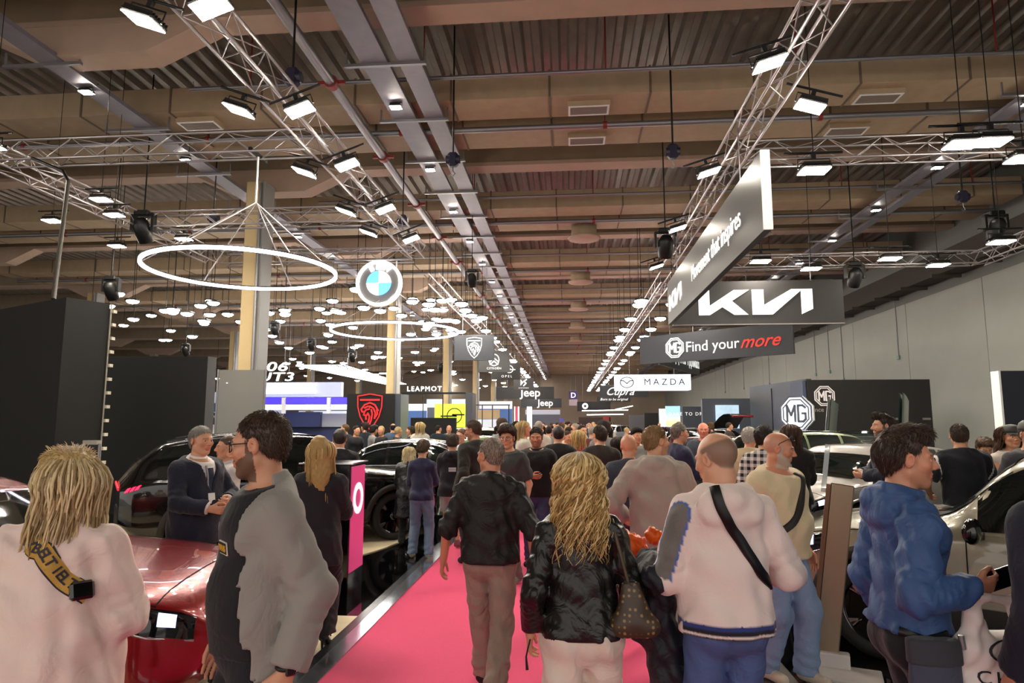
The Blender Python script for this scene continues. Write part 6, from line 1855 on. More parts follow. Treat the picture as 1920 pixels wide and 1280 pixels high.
bagm = bpy.data.materials.new('bag_monogram'); bagm.use_nodes = True; _nt = bagm.node_tree; _b = _nt.nodes['Principled BSDF']; _b.inputs['Roughness'].default_value = .45
_tc = _nt.nodes.new('ShaderNodeTexCoord'); _v = _nt.nodes.new('ShaderNodeTexVoronoi'); _v.inputs['Scale'].default_value = 38; _v.inputs['Randomness'].default_value = .15; _cr = _nt.nodes.new('ShaderNodeValToRGB')
_nt.links.new(_tc.outputs['Object'], _v.inputs['Vector']); _nt.links.new(_v.outputs['Distance'], _cr.inputs[0]); _nt.links.new(_cr.outputs[0], _b.inputs['Base Color'])
_cr.color_ramp.elements[0].position = .22; _cr.color_ramp.elements[0].color = lin('#8a7040'); _cr.color_ramp.elements[1].position = .32; _cr.color_ramp.elements[1].color = lin('#3a2c1c')
def bagshape(fd):
    fd.cap((.225, -.10, 1.14), (.235, -.11, .985), .045, .095, .02, ysc=.62); fd.cap((.19, -.10, .96), (.30, -.12, .965), .07, .06, .03, ysc=.7)
    fd.clip(lambda x, y, z: np.maximum(.925 - z + 0 * x + 0 * y, z - 1.165))
bg = blob('bag_body', bagshape, (.05, -.25, .88), (.42, .05, 1.22), .008, bagm, '#3a2c1c', t, .003, 2.0)
for dx in (0,): MB().tube([(.215, -.10, 1.16), (.19, -.095, 1.26), (.165, -.085, 1.36), (.15, -.05, 1.445), (.15, .03, 1.44), (.18, .09, 1.30), (.22, .02, 1.16)], .009, 8).build('strap', mat('bag_strap', '#4a3a26', .4), t)
MB().tube([(.235, -.145, 1.16), (.20, -.10, 1.165), (.25, -.06, 1.16)], .006, 6).build('zip', M_steel, t)
# tassel hanging at her left wrist
w = sM.Wr[-1]
t = at_person(Mw, 'key_tassel', 'thin black zip cord hanging from the leather cuff', 'cord')
MB().tube([tuple(w + (0, -.03, -.02)), tuple(w + (-.02, -.03, -.10)), tuple(w + (-.015, -.03, -.16))], [.004, .004, .008], 6).build('cord', M_black, t)

# --- man in the white hoodie
def hood_paint(V, C):
    grey = np.array(lin('#6d6a66')[:3], f32); blue = np.array(lin('#4a66a8')[:3], f32); dark = np.array(lin('#2c3a78')[:3], f32)
    left = V[:, 0] < -.13
    ang = np.arctan2(V[:, 1] + .03 + .0 * V[:, 2], -V[:, 0] - .1)
    S, E, Wp = [np.array(q, f32) for q in (sk_['S'], sk_['E'], sk_['W'])]
    def dline(a, b):
        d = b - a; t = np.clip(((V - a) @ d) / (d @ d), 0, 1); c = a + t[:, None] * d; return V - c, t
    r1, t1 = dline(S, E); r2, t2 = dline(E, Wp)
    near1 = np.linalg.norm(r1, axis=1); near2 = np.linalg.norm(r2, axis=1); arm = np.minimum(near1, near2) < .105
    r = np.where((near1 < near2)[:, None], r1, r2)
    ax_ = np.where((near1 < near2)[:, None], (E - S) / np.linalg.norm(E - S), (Wp - E) / np.linalg.norm(Wp - E)); ref = np.array((-.75, -.66, 0), f32)[None] - ax_ * (ax_ @ np.array((-.75, -.66, 0), f32))[:, None]
    ref /= np.linalg.norm(ref, axis=1)[:, None]; rn = np.linalg.norm(r, axis=1) + 1e-6; ca = (r * ref).sum(1) / rn
    side = (V[:, 0] < -.12) & arm
    C[side & (ca > .72)] = blue; C[side & (ca > .80)] = grey
    z = V[:, 2]; tor = (np.abs(V[:, 0]) < .215)
    C[tor & (z < .935)] = dark; C[tor & (z < .915)] = np.array(lin('#1c1c22')[:3]); C[tor & (z < .897)] = np.array(lin('#e8dfda')[:3]); C[tor & (z < .886)] = np.array(lin('#1c1c22')[:3])
    return C
vP = dict(res='hi', ws=1.0, wt=1.08, thick=1.12, haircol='#7a6654', head=(34, 12), skin='#cf9a7c', stubble=('#6d5c4e', .8, 'bald'),
          arms=(((.20, .26, 1.12), (.3, -1, -.3), (-.6, 0, .5), .7), ((.22, .22, 1.10), (.45, -1, -.2), (-.6, 0, .4), .7)), legs='stand',
          wear=[dict(t='top', name='hoodie', col='#e2d2ca', hem=.875, off=.028, arm=.030, hood=1.15, mat='knit', loose=.02, fold=.008, sleeve=.95, collar=.01, paint=hood_paint), jeans('#4a5f8e', loose=.02, hipoff=.008)], shoes=('#d8d8d4', '#f0f0ee'))
_s = Skel(vP); sk_ = dict(S=_s.Sh[-1], E=_s.El[-1], W=_s.Wr[-1])
V_, sV, kV = person(1346, 808, 3.08, 8, 'balding man in a white hoodie with a grey sleeve stripe and crossbody strap', vP, z0=.008)
bv = bvh_of(part_of(V_, 'hoodie'))
t = at_person(V_, 'crossbody_strap', 'black crossbody strap over the white hoodie', 'bag strap')
m, _ = band(bv, [(-150, None, 58), (-160, None, 38), (-175, None, 20), (170, 1.28), (145, 1.16), (118, 1.08)], .045, .006, 28); m.build('webbing', M_black, t)
# navy jacket draped over his arm, orange bag in his hand
w = sV.Wr[-1]; e = sV.El[-1]
t = at_person(V_, 'folded_jacket', 'navy jacket draped over the forearm of the man in the white hoodie', 'jacket')
mid = (w * .55 + e * .45)
def drape(fd):
    fd.cap(tuple(e * .25 + w * .75 + (-.05, .03, .01)), tuple(e * .8 + w * .2 + (-.06, -.05, -.01)), .07, .065, .03)
    fd.cap(tuple(mid + (-.05, .02, -.05)), tuple(mid + (.0, .02, -.52)), .085, .075, .05, ysc=1.25); fd.cap(tuple(mid + (-.12, .06, -.05)), tuple(mid + (-.12, .05, -.30)), .06, .05, .05)
    fd.cap(tuple(mid + (.02, -.02, -.3)), tuple(mid + (.05, .0, -.66)), .05, .045, .03)
blob('cloth', drape, tuple(mid + (-.3, -.3, -.75)), tuple(mid + (.25, .3, .2)), .010, M_nylon, '#15161f', t, .010, 3.0, ffr=1.6)
m = MB(); m.tube([tuple(mid + (.0, -.10, -.62)), tuple(mid + (.04, -.08, -.68)), tuple(mid + (.1, -.04, -.66))], .008, 6); m.build('trim_piping', M_white, t)
t = at_person(V_, 'plastic_bag', 'crumpled orange plastic bag held by the man in the white hoodie', 'bag')
h0 = Vector(w) + Vector((-.02, .09, .05))
blob('bag_body', lambda fd: (fd.ell(tuple(h0 + Vector((-.17, .10, -.01))), (.15, .09, .075), .02), fd.ell(tuple(h0 + Vector((-.24, .10, -.09))), (.08, .06, .07), .03), fd.ell(tuple(h0 + Vector((.01, .05, .045))), (.045, .04, .04), .02)), tuple(h0 + Vector((-.42, -.1, -.25))), tuple(h0 + Vector((.15, .3, .15))), .007, attr_mat('bag_orange', .4), '#e8641c', t, .012, 2.2, ffr=3.2)
text_on(t, 'JA', .06, h0 + Vector((-.2, .0, .0)), M_dk, rot=(0.2, .4, 0), extrude=.002)

# --- man in the grey hoodie, looking right
U_, sU, kU = person(1228, 796, 5.3, -6, 'man with short fair hair in a grey hoodie with sunglasses on his head', dict(
    res='hi', ws=1.14, wt=1.12, thick=1.12, hair='crop', haircol='#8a6a44', head=(-58, 0), skin='#cf9878', beard=('#8d6a4a', .35), sunhead=True,
    arms=('back_bent', 'belly'), legs='step_l', wear=[dict(t='top', name='hoodie', col='#a79a8f', hem=.88, off=.030, arm=.032, hood=1.12, mat='knit', fold=.009, loose=.02), trousers('#a3968c', loose=.02)], shoes=('#d9cbc2', '#eee6e0')), z0=.008)
T_, _, _ = person(1178, 812, 6.4, -4, 'bald man in a dark slate jacket beside the grey hoodie', dict(
    res='mid', ws=1.08, head=(-20, 0), skin='#cf9474', glasses=True, arms=('hang', 'hang'), wear=[dict(t='top', name='jacket', col='#353b46', hem=.86, off=.03, arm=.03, collar=.03, coff=.01), trousers('#2a2c33')], shoes=('#222222', '#333333')), z0=.008)

# --- man in the cream polo
AA, sAA, kAA = person(1452, 808, 4.85, -146, 'grey-bearded bald man in a cream polo shirt with a crossbody strap', dict(
    res='hi', ws=1.16, wt=1.22, thick=1.2, belly=.05, fat=.05, head=(36, 10), skin='#c8886a', beard=('#b3a698', .85), stubble=('#b09a88', .3, 'bald'), sunhead=True,
    arms=('hang', ((.26, .08, .93), (.4, -1, 0), (-1, 0, 0), .5)), legs=((-.1, .12), (.1, -.06)),
    wear=[dict(t='top', name='polo_shirt', col='#d9c7a2', hem=.86, off=.028, arm=.032, sleeve=.42, collar=.03, coff=.012, mat='knit', fold=.008, loose=.02), jeans('#8198ba', loose=.03)], shoes=('#cfc3ae', '#e8dfd0')), z0=FZ)
bv = bvh_of(part_of(AA, 'polo_shirt'))
t = at_person(AA, 'crossbody_strap', 'dark crossbody strap over the cream polo shirt', 'bag strap')
m, _ = band(bv, [(-40, None, 55), (-22, None, 30), (-5, 1.26), (28, 1.12), (62, 1.02)], .05, .006, 24); m.build('webbing', mat('strap_dark', '#26221e', .6), t)
w = sAA.Wr[1]; t = at_person(AA, 'wristband', 'orange wristband on the man in the cream polo', 'wristband'); c = Vector(w)
MB().tube([c + Vector((.034 * math.cos(a), .034 * math.sin(a), 0)) for a in np.linspace(0, 2 * PI, 15)[:-1]], .012, 6, closed=True).build('band', mat('band_orange', '#e0601c', .5), t)
t = at_person(AA, 'leaflet', 'white leaflet in the hand of the man in the cream polo', 'leaflet')
MB().box(tuple(c + Vector((.04, .05, -.08))), (.004, .13, .18), 0, Matrix.Rotation(.5, 3, 'X')).build('sheet', M_white, t)

# --- man in the blue jacket
hd_ = (1.0, .18, 1.0)
AD, sAD, kAD = person(1682, 797, 2.85, -92, 'dark-haired man in a blue windbreaker with a slate crossbody bag', dict(
    res='hi', ws=1.0, wt=1.0, thick=1.0, hair='tall', haircol='#3a2a20', head=(-10, 3), skin='#c98d70', beard=('#7a5a48', .22),
    arms=('hang', ((.20, .15, 1.15), (.3, -1, -.1), (-.8, -.1, .4), .75)), lean=.0,
    wear=[dict(t='top', name='inner_top', col='#d8d4d0', hem=1.40, off=.0, sleeve=.0, collar=.035), dict(t='top', name='windbreaker', col='#33507f', hem=.95, off=.016, arm=.026, hood=1.0, collar=.045, coff=.018, mat='nylon', loose=.006, fold=.009, ffr=1.35, sleeve=.97, cuff=True), trousers('#1b1c20', loose=.01)], shoes=('#202020', '#303030')), z0=FZ)
t = at_person(AD, 'crossbody_bag', 'slate crossbody bag at the hip of the man in the blue windbreaker', 'bag')
def cb(fd):
    fd.cap((.215, -.02, .93), (.225, -.02, .76), .035, .04, .02, ysc=2.6)
    fd.clip(lambda x, y, z: np.maximum(np.maximum(.715 - z, z - .99), np.abs(y + .02) - .092 + 0 * x))
blob('bag_body', cb, (.14, -.2, .66), (.34, .16, 1.03), .009, M_cloth, '#3d4152', t, .002)
def cbf(fd):
    fd.cap((.215, -.02, .95), (.222, -.02, .86), .042, .044, .02, ysc=2.4); fd.clip(lambda x, y, z: np.maximum(np.maximum(.87 - z, z - .965), np.abs(y + .02) - .098) + 0 * x)
blob('flap', cbf, (.14, -.22, .86), (.34, .18, 1.03), .009, M_cloth, '#34353c', t)
MB().box((.268, .03, .765), (.006, .05, .022)).build('badge', M_steel, t)
MB().tube([(.22, .08, .98), (.22, .085, .93)], .012, 8).build('buckle', M_steel, t)
bv = bvh_of(part_of(AD, 'windbreaker')); m, _ = band(bv, [(128, .97), (100, .95), (72, .97)], .03, .004, 12); m.build('strap', M_black, t)
w = sAD.Wr[1]; f = np.array(sAD.hd[1][0]); hp = Vector(w + f * .10)
t = at_person(AD, 'mobile_phone', 'black mobile phone in the hand of the man in the blue windbreaker', 'phone')
MB().box(hp + Vector((-.02, .04, .02)), (.012, .15, .075), 0, Matrix.Rotation(.35, 3, 'X'), bevel=.004).build('body', M_gloss, t)
t = at_person(AD, 'carrier_bag', 'white carrier bag with a dark oval emblem and capitals', 'bag')
cx, cy, cz = hp.x + .02, hp.y - .02, hp.z - .06
def cbag(fd):
    fd.cap((cx, cy - .0, cz - .17), (cx + .0, cy + .03, cz - .60), .055, .072, .03, ysc=3.0)
    for dy in (-.075, .075): fd.cap((cx, cy + dy, cz + .0), (cx, cy + dy * 1.2, cz - .2), .022, .045, .03, ysc=1.3)
    fd.cap((cx, cy - .07, cz + .01), (cx, cy + .07, cz + .01), .018, k=.02)
    fd.clip(lambda x, y, z: cz - .66 - z + 0 * x + 0 * y)
bgo = blob('bag_body', cbag, (cx - .2, cy - .32, cz - .72), (cx + .2, cy + .32, cz + .1), .009, attr_mat('bag_white', .35), '#ddd2cd', t, .007, 1.3, ffr=1.8)
bv = bvh_of(bgo)
def on_bag(y, z):
    r = bv.ray_cast(Vector((cx + .6, y, z)), Vector((-1, 0, 0))); return (r[0].x if r[0] is not None else cx + .07)
mb = MB()
for a in np.linspace(0, 2 * PI, 25)[:-1]:
    a2 = a + 2 * PI / 24
    pts = [(cy + .02 + .085 * math.cos(q) * r_, cz - .17 + .042 * math.sin(q) * r_) for q, r_ in ((a, .9), (a2, .9), (a2, 1.02), (a, 1.02))]
    mb.add([(on_bag(y, z) + .004, y, z) for y, z in pts], [(0, 1, 2, 3)])
for sgn in (-1, 1):
    pts = [(cy + .02, cz - .133), (cy + .02 + sgn * .02, cz - .152), (cy + .02 + sgn * .062, cz - .195), (cy + .02 + sgn * .038, cz - .206)]
    mb.add([(on_bag(y, z) + .005, y, z) for y, z in pts], [(0, 1, 2, 3)])
mb.build('emblem', M_dk, t)
me = text_mesh('CHERY', .072, .001, spacing=1.25); me.materials.append(M_dk)
for v in me.vertices:      # lay the letters on the bag
    y, z = cy + .02 + v.co.x, cz - .265 + v.co.z; v.co = Vector((on_bag(y, z) + .004 + v.co.y * 0, y, z))
link('lettering', me, t)

# --- suit at the right edge
AH, _, _ = person(2008, 760, 2.45, 6, 'person in a dark navy suit close by the blue windbreaker', dict(
    res='mid', ws=1.12, wt=1.1, hair='short', haircol='#2a2018', arms=('hang', 'hang'), wear=[dict(t='top', name='suit_jacket', col='#15172a', hem=.78, off=.03, arm=.03, collar=.03, fold=.005, loose=.03), trousers('#15172a')], shoes=('#141414', '#141414')), H=1.80, z0=FZ)

# --- group at the red car and the off-roader
def suit(col, **k): return [dict(t='top', name='shirt', col='#e4dfdc', hem=1.0, off=.010, sleeve=.98, collar=.035, coff=.004), dict(dict(t='top', name='suit_jacket', col=col, hem=.78, off=.030, arm=.028, collar=.02, loose=.03, open=(0, .085, -.12), fold=.006, sleeve=.95), **k), trousers(col)]
C_, sC_, kC = person(376, 797, 5.75, -112, 'grey-haired man in a navy suit and tie holding his hands together', dict(
    res='hi', ws=1.08, wt=1.15, thick=1.2, belly=.04, fat=.05, hair='crop', haircol='#8a857e', head=(0, 2), skin='#cf9878', stubble=('#a09a92', .5), arms=('belly', ((.10, .30, 1.08), (.9, -.6, -.4), (-.4, -.6, .3), .9)), wear=suit('#181b2c'), shoes=('#121212', '#121212')), z0=FZ)
bv = bvh_of(part_of(C_, 'shirt'))
m, _ = band(bv, [(0, 1.40), (0, 1.30), (0, 1.18), (0, 1.05)], .062, .006, 14); m.build('tie', mat('tie_navy', '#1c2740', .5), C_)
m, _ = band(bv, [(12, 1.42), (9, 1.32), (4, 1.18)], .012, .012, 12); lan = at_person(C_, 'lanyard', 'pale lanyard with a white card on the navy suit', 'lanyard'); m.build('ribbon', M_greyp, lan)
p, n = hit(bv, 4, 1.15); MB().box(p + n * .02, (.06, .004, .085), 0, n.to_track_quat('-Y', 'Z').to_matrix()).build('card', M_white, lan)
D_, sD, kD = person(432, 815, 6.6, 130, 'man in a white shirt and dark jacket facing the navy suit', dict(
    res='mid', hair='short', haircol='#4a3828', head=(0, 0), skin='#cf9474', arms=('front', 'front'), wear=[dict(t='top', name='shirt', col='#dcd6d4', hem=.92, off=.02, arm=.02, collar=.03), trousers('#20222c')], shoes=('#151515', '#151515')), z0=FZ)
lan = at_person(D_, 'lanyard', 'dark lanyard with a card on the white shirt', 'lanyard'); bv = bvh_of(part_of(D_, 'shirt')); m, _ = band(bv, [(14, 1.42), (10, 1.32), (0, 1.15)], .012, .006, 12); m.build('ribbon', M_black, lan); p, n = hit(bv, 0, 1.12); MB().box(p + n * .012, (.07, .004, .09), 0, n.to_track_quat('-Y', 'Z').to_matrix()).build('card', mat('card_tan', '#c9a48c', .5), lan)
E_, sE, kE = person(604, 808, 5.5, 6, 'woman with long straight blonde hair in a black trouser suit and heels', dict(
    res='hi', fem=True, ws=1.0, wt=.98, heel=.075, hair='long', haircol='#a98a58', head=(10, 0), skin='#d9a888', arms=('belly', 'front'), legs='close',
    wear=[dict(t='top', name='blazer', col='#1d1a21', hem=.70, off=.026, arm=.026, collar=.03, loose=.02, fold=.006), trousers('#18151b', loose=.025, flare=.02, end=.13)], shoes=('#101010', 'heel')), z0=FZ)
link('hair_locks', strands(dict(rootcol='#7a6238'), sE, 520, .50, (.004, 1.0), 1.5, ['#c2a064', '#d6b878', '#a5834c', '#b8965a'], 21, spread=.9, part_down=(.07, 0, 0), rad=.0055, seg=16), E_)
blob('hair_mass', lambda fd: (fd.ell((0, -.06, 1.66), (.095, .09, .14), .05), fd.ell((.03, -.105, 1.50), (.085, .04, .2), .05)), (-.17, -.22, 1.22), (.2, .08, 1.9), .010, M_hair, '#a5854e', E_, .004, 4.0, ffr=3.5)
F_, _, _ = person(638, 806, 8.3, 20, 'person in a dark suit and brown shoes behind the blonde woman', dict(
    res='mid', hair='short', haircol='#2a2018', head=(0, 0), wear=suit('#16151c'), shoes=('#4a3424', '#2a2018'), arms=('belly', 'belly')), H=1.72, z0=FZ)
G_, _, _ = person(793, 826, 9.1, 4, 'boy in a navy long-sleeved top, blue jeans and pale trainers', dict(
    res='hi', ws=.88, wt=.92, hair='full', haircol='#4a3826', head=(-8, 18), skin='#cf9a78', arms=('front', 'front'), legs='stance', wear=[dict(t='top', name='sweatshirt', col='#2b2c48', hem=.86, off=.022, arm=.02, mat='knit'), jeans('#6d7f98', loose=.02)], shoes=('#b8ac98', '#d8d0c0')), z0=FZ)
H_, _, _ = person(848, 815, 9.8, 2, 'boy in a black hoodie with a white back print and grey shorts', dict(
    res='hi', ws=.95, wt=.98, hair='full', haircol='#3a2a1e', head=(10, 14), skin='#cf9474', arms=('front', 'front'), legs='stand', wear=[dict(t='top', name='hoodie', col='#1b1820', hem=.80, off=.032, arm=.03, hood=1.0, mat='knit', loose=.02), dict(t='legs', name='shorts', col='#a39d98', end=.55, loose=.04, hipoff=.01)], shoes=('#7a4a50', '#c8a8a8')) , z0=FZ)
bv = bvh_of(part_of(H_, 'hoodie'))
for i, tx in enumerate(('SAMSUNG', 'MOBILE')):
    p, n = hit(bv, 168, 1.24 - .035 * i); MB().box(p + n * .002, (.12, .004, .03), 0, n.to_track_quat('-Y', 'Z').to_matrix()).build('back_print', mat('print_pale', '#b9b2b6', .7), H_)
I_, _, _ = person(866, 803, 11.0, 165, 'person with glasses in a light blue jumper behind the boys', dict(res='mid', fem=True, hair='short', haircol='#5a3a24', head=(-15, 5), glasses=True, skin='#d39a7c', arms=('front', 'front'), wear=[dict(t='top', name='jumper', col='#a9bcc8', hem=.88, off=.03, arm=.03, mat='knit'), trousers('#2c3040')], shoes=('#222222', '#333333')), z0=FZ)
J_, sJ, _ = person(768, 840, 10.0, 10, 'blonde person in a long black coat leaning over beside the boys', dict(res='mid', fem=True, hair='long', haircol='#cbb98c', head=(0, 40), lean=.25, arms=('front', 'back_bent'), wear=[dict(t='top', name='coat', col='#111014', hem=.50, off=.035, arm=.035, mat='leather', loose=.05), trousers('#141416')], shoes=('#141414', '#141414')), z0=FZ)
link('hair_locks', strands(dict(), sJ, 200, .34, (.006, 1.4), 1.6, ['#cdbb90', '#dccda4', '#b39d6c'], 31), J_)
t = at_person(J_, 'handbag', 'small red handbag hanging beside the blue jeans', 'handbag')
blob('bag_body', lambda fd: (fd.cap((.20, -.05, .74), (.20, -.05, .64), .05, .09, .03, ysc=.6), fd.clip(lambda x, y, z: .585 - z + 0 * x + 0 * y)), (.06, -.2, .54), (.34, .1, .84), .010, M_leather, '#a02c28', t, .004)
MB().tube([(.16, -.05, .76), (.18, -.05, .95), (.22, -.05, .95), (.24, -.05, .76)], .008, 6).build('handle', mat('bag_red', '#7a2420', .5), t)
K_, _, _ = person(890, 787, 8.7, 48, 'tall man with glasses in a dark jacket behind the bomber jacket', dict(res='hi', ws=1.05, hair='crop', haircol='#4a3626', head=(26, 8), glasses=True, skin='#c48a6c', beard=('#5a4436', .3), arms=('hang', 'hang'), wear=[dict(t='top', name='jacket', col='#26241f', hem=.88, off=.03, arm=.03, collar=.03), trousers('#23262c')], shoes=('#222222', '#333333')), z0=FZ)
N_, _, _ = person(953, 798, 7.7, 155, 'young man with glasses in a dark grey printed T-shirt', dict(res='hi', ws=1.0, hair='full', haircol='#3a2418', head=(15, 4), glasses=True, skin='#d39a7a', arms=('hang', 'hang'), wear=[dict(t='top', name='t_shirt', col='#3a3c3a', hem=.88, off=.026, arm=.03, sleeve=.40, mat='knit'), trousers('#6d6862')], shoes=('#8a8a8a', '#cccccc')), z0=.008)
bv = bvh_of(part_of(N_, 't_shirt')); p, n = hit(bv, 12, 1.26); MB().box(p + n * .002, (.15, .004, .02), 0, n.to_track_quat('-Y', 'Z').to_matrix() @ Matrix.Rotation(.5, 3, 'Y')).build('chest_print', mat('print_faint', '#6a6a6e', .7), N_)
O_, _, _ = person(1006, 801, 8.6, 170, 'man in a black shirt with rolled sleeves and blue trousers', dict(res='hi', ws=1.1, wt=1.08, hair='short', haircol='#241a14', head=(6, 6), skin='#bd8262', beard=('#3a2a20', .45), arms=('hang', ((.0, .26, 1.14), (1, -.3, -.5), (-.4, -.6, .3), .7)), wear=[dict(t='top', name='shirt', col='#121212', hem=.87, off=.026, arm=.028, sleeve=.62, collar=.03, coff=.006), jeans('#3a4062')], shoes=('#222222', '#333333')), z0=.008)
mids = [
    (1047, 797, 9.4, 0, 'man in a black T-shirt seen from behind past the curls', dict(hair='crop', haircol='#2a1f18', ws=1.12), '#141414', '#2b2c34', .42),
    (1083, 806, 10.2, -14, 'blonde woman in a bright red jacket', dict(fem=True, hair='long', haircol='#c9ab70', head=(18, 0)), '#c01f22', '#22242c', 1.0),
    (1124, 797, 8.6, -10, 'man in a long dark brown coat seen from behind', dict(hair='short', haircol='#3a2a1e', ws=1.1, head=(40, 0)), '#2a2420', '#26222a', 1.0),
    (1158, 818, 9.8, 4, 'dark-haired woman in a black coat beside the brown coat', dict(fem=True, hair='long', haircol='#2a1c14'), '#1c1a1b', '#202024', 1.0),
    (1271, 793, 8.6, -70, 'man with grey temples in a navy suit jacket in profile', dict(hair='short', haircol='#5a4a3a', grey=.4, head=(-6, 0), ws=1.05), '#232642', '#232642', 1.0),
    (1318, 791, 11.0, 172, 'bald man with a ruddy face beyond the white hoodie', dict(skin='#cf7f66', ws=1.1, fat=.05), '#3a3f4a', '#2c2e36', 1.0),
    (1404, 800, 8.2, -20, 'white-haired man in a beige jacket seen from behind', dict(hair='short', haircol='#b0aaa0', head=(-20, 0), ws=1.08), '#cbb893', '#8a7f70', 1.0),
    (1482, 795, 7.9, -10, 'woman with long brown hair in a black top', dict(fem=True, hair='long', haircol='#4a3020', head=(-10, 0)), '#1c1814', '#1a181a', 1.0),
    (1842, 822, 8.5, 150, 'woman with fringed brown hair behind the black polo', dict(fem=True, hair='full', haircol='#5a4028', head=(20, 20)), '#191a1e', '#191a1e', 1.0)]
for px, yt, d, yw, lab, P, c1, c2, sl in mids:
    P = dict(dict(res='hi' if d < 9 else 'mid', arms=('hang', 'front'), skin='#cf9674', shoes=('#1c1c1e', '#2a2a2c'), seed=px * .1), **P)
    P['wear'] = [dict(t='top', name='jacket' if sl == 1 else 't_shirt', col=c1, hem=.84, off=.028, arm=.028, sleeve=sl, collar=.02), trousers(c2)]
    b, s_, k_ = person(px, yt, d, yw, lab, P, z0=.008 if px < 1300 else FZ)
    if P.get('hair') == 'long':
        c = P['haircol']; q = np.array([int(c[i:i + 2], 16) for i in (1, 3, 5)]); v = ['#%02x%02x%02x' % tuple(np.clip(q * f_, 0, 255).astype(int)) for f_ in (1, 1.2, .8)]
        link('hair_locks', strands(dict(), s_, 260, .42, (.006, 1.2), 1.3, v, int(px)), b)
# man in the checked shirt
plaid = bpy.data.materials.new('plaid_cloth'); plaid.use_nodes = True; _nt = plaid.node_tree; _b = _nt.nodes['Principled BSDF']; _b.inputs['Roughness'].default_value = .85
_tc = _nt.nodes.new('ShaderNodeTexCoord'); _mp = _nt.nodes.new('ShaderNodeMapping'); _mp.inputs['Scale'].default_value = (15, 15, 15); _nt.links.new(_tc.outputs['Object'], _mp.inputs[0])
_sx = _nt.nodes.new('ShaderNodeSeparateXYZ'); _nt.links.new(_mp.outputs[0], _sx.inputs[0]); _out = []
for ax_ in ('X', 'Z'):
    f1 = _nt.nodes.new('ShaderNodeMath'); f1.operation = 'FRACT'; _nt.links.new(_sx.outputs[ax_], f1.inputs[0]); g1 = _nt.nodes.new('ShaderNodeMath'); g1.operation = 'GREATER_THAN'; g1.inputs[1].default_value = .5; _nt.links.new(f1.outputs[0], g1.inputs[0]); _out.append(g1)
ad = _nt.nodes.new('ShaderNodeMath'); ad.operation = 'ADD'; _nt.links.new(_out[0].outputs[0], ad.inputs[0]); _nt.links.new(_out[1].outputs[0], ad.inputs[1]); dv = _nt.nodes.new('ShaderNodeMath'); dv.operation = 'MULTIPLY'; dv.inputs[1].default_value = .5; _nt.links.new(ad.outputs[0], dv.inputs[0])
_cr = _nt.nodes.new('ShaderNodeValToRGB'); _nt.links.new(dv.outputs[0], _cr.inputs[0]); _nt.links.new(_cr.outputs[0], _b.inputs['Base Color']); _cr.color_ramp.elements[0].color = lin('#d9d2cc'); _cr.color_ramp.elements[1].color = lin('#17171c')
Z_, _, _ = person(1432, 797, 6.9, -25, 'dark-haired man in a black and white checked shirt', dict(res='hi', hair='short', haircol='#2a1f18', head=(-35, 0), skin='#cf9674', arms=('hang', 'front'), wear=[dict(t='top', name='shirt', col='#ffffff', hem=.84, off=.028, arm=.028, collar=.03), trousers('#2c2e36')], shoes=('#1c1c1e', '#2a2a2c')), z0=FZ)
part_of(Z_, 'shirt').data.materials[0] = plaid
# bearded man in a suit, black polo, cap
AC, _, _ = person(1660, 773, 7.5, 78, 'tall bearded man in a navy suit standing at the silver car', dict(res='hi', ws=1.06, hair='tall', haircol='#2e2018', head=(8, 0), skin='#cf9a7a', beard=('#33241a', .85), arms=('belly', 'belly'), wear=suit('#1b1d2b'), shoes=('#141414', '#141414')), z0=FZ)
AE, _, _ = person(1798, 793, 7.0, -8, 'man in a black polo shirt with white sleeve bands seen from behind', dict(res='hi', ws=1.16, wt=1.15, thick=1.15, hair='crop', haircol='#3b2a1e', head=(-12, 0), skin='#cf9674', arms=('back_bent', 'bent'), wear=[dict(t='top', name='polo_shirt', col='#181a22', hem=.87, off=.028, arm=.03, sleeve=.40, collar=.025, mat='knit',
    paint=lambda V, C: (C.__setitem__((np.abs(V[:, 0]) > .205) & (np.abs(np.linalg.norm(V - np.array((0, 0, 1.36), f32), axis=1) - .27) < .006), lin('#d8d4d0')[:3]), C)[1]), trousers('#22242c')], shoes=('#1c1c1e', '#2a2a2c')), z0=FZ)
AG, sAG, _ = person(1893, 797, 7.4, 172, 'woman in a white top and dark cap with long wavy brown hair', dict(res='hi', fem=True, ws=.95, hair='long', haircol='#4a3020', head=(0, 0), skin='#cf9674', arms=('front', 'front'), wear=[dict(t='top', name='top', col='#cfc4b8', hem=.9, off=.02, arm=.018, sleeve=.0, mat='knit'), trousers('#2c2e36')], shoes=('#1c1c1e', '#2a2a2c')), z0=FZ)
link('hair_locks', strands(dict(), sAG, 340, .42, (.014, 2.2), 2.2, ['#4a3020', '#6a4a30', '#38241a'], 44, spread=1.6, region=.66), AG)
def cap_on(b, s, col):
    t = at_person(b, 'cap', 'dark peaked cap on the woman in the white top' if b is AG else 'grey peaked cap at the edge by the white top', 'cap')
    m = MB(); M = Matrix.Translation(Vector(s.HO)) @ Matrix(s.HR.tolist()).to_4x4()
    m.lathe([(.102, .045), (.104, .07), (.09, .11), (.055, .135), (.005, .142)], 20, 0, M @ Matrix.Translation((0, -.012, 0)) @ Matrix.Diagonal((.88, 1.06, 1, 1))); m.build('crown', mat('cap_' + col, col, .6), t)
    m = MB(); rows = [[M @ Vector((.085 * math.sin(a) * (1 - .1 * k), .085 * math.cos(a) + .075 * k * math.cos(a * .9), .052 - .02 * k)) for a in np.linspace(-1.1, 1.1, 9)] for k in (0, .5, 1)]
    patch(m, rows); patch(m, [[p - Vector((0, 0, .006)) for p in r] for r in rows], 0, True); m.build('peak', mat('cap_' + col, col, .6), t)
cap_on(AG, sAG, '#3a3836')
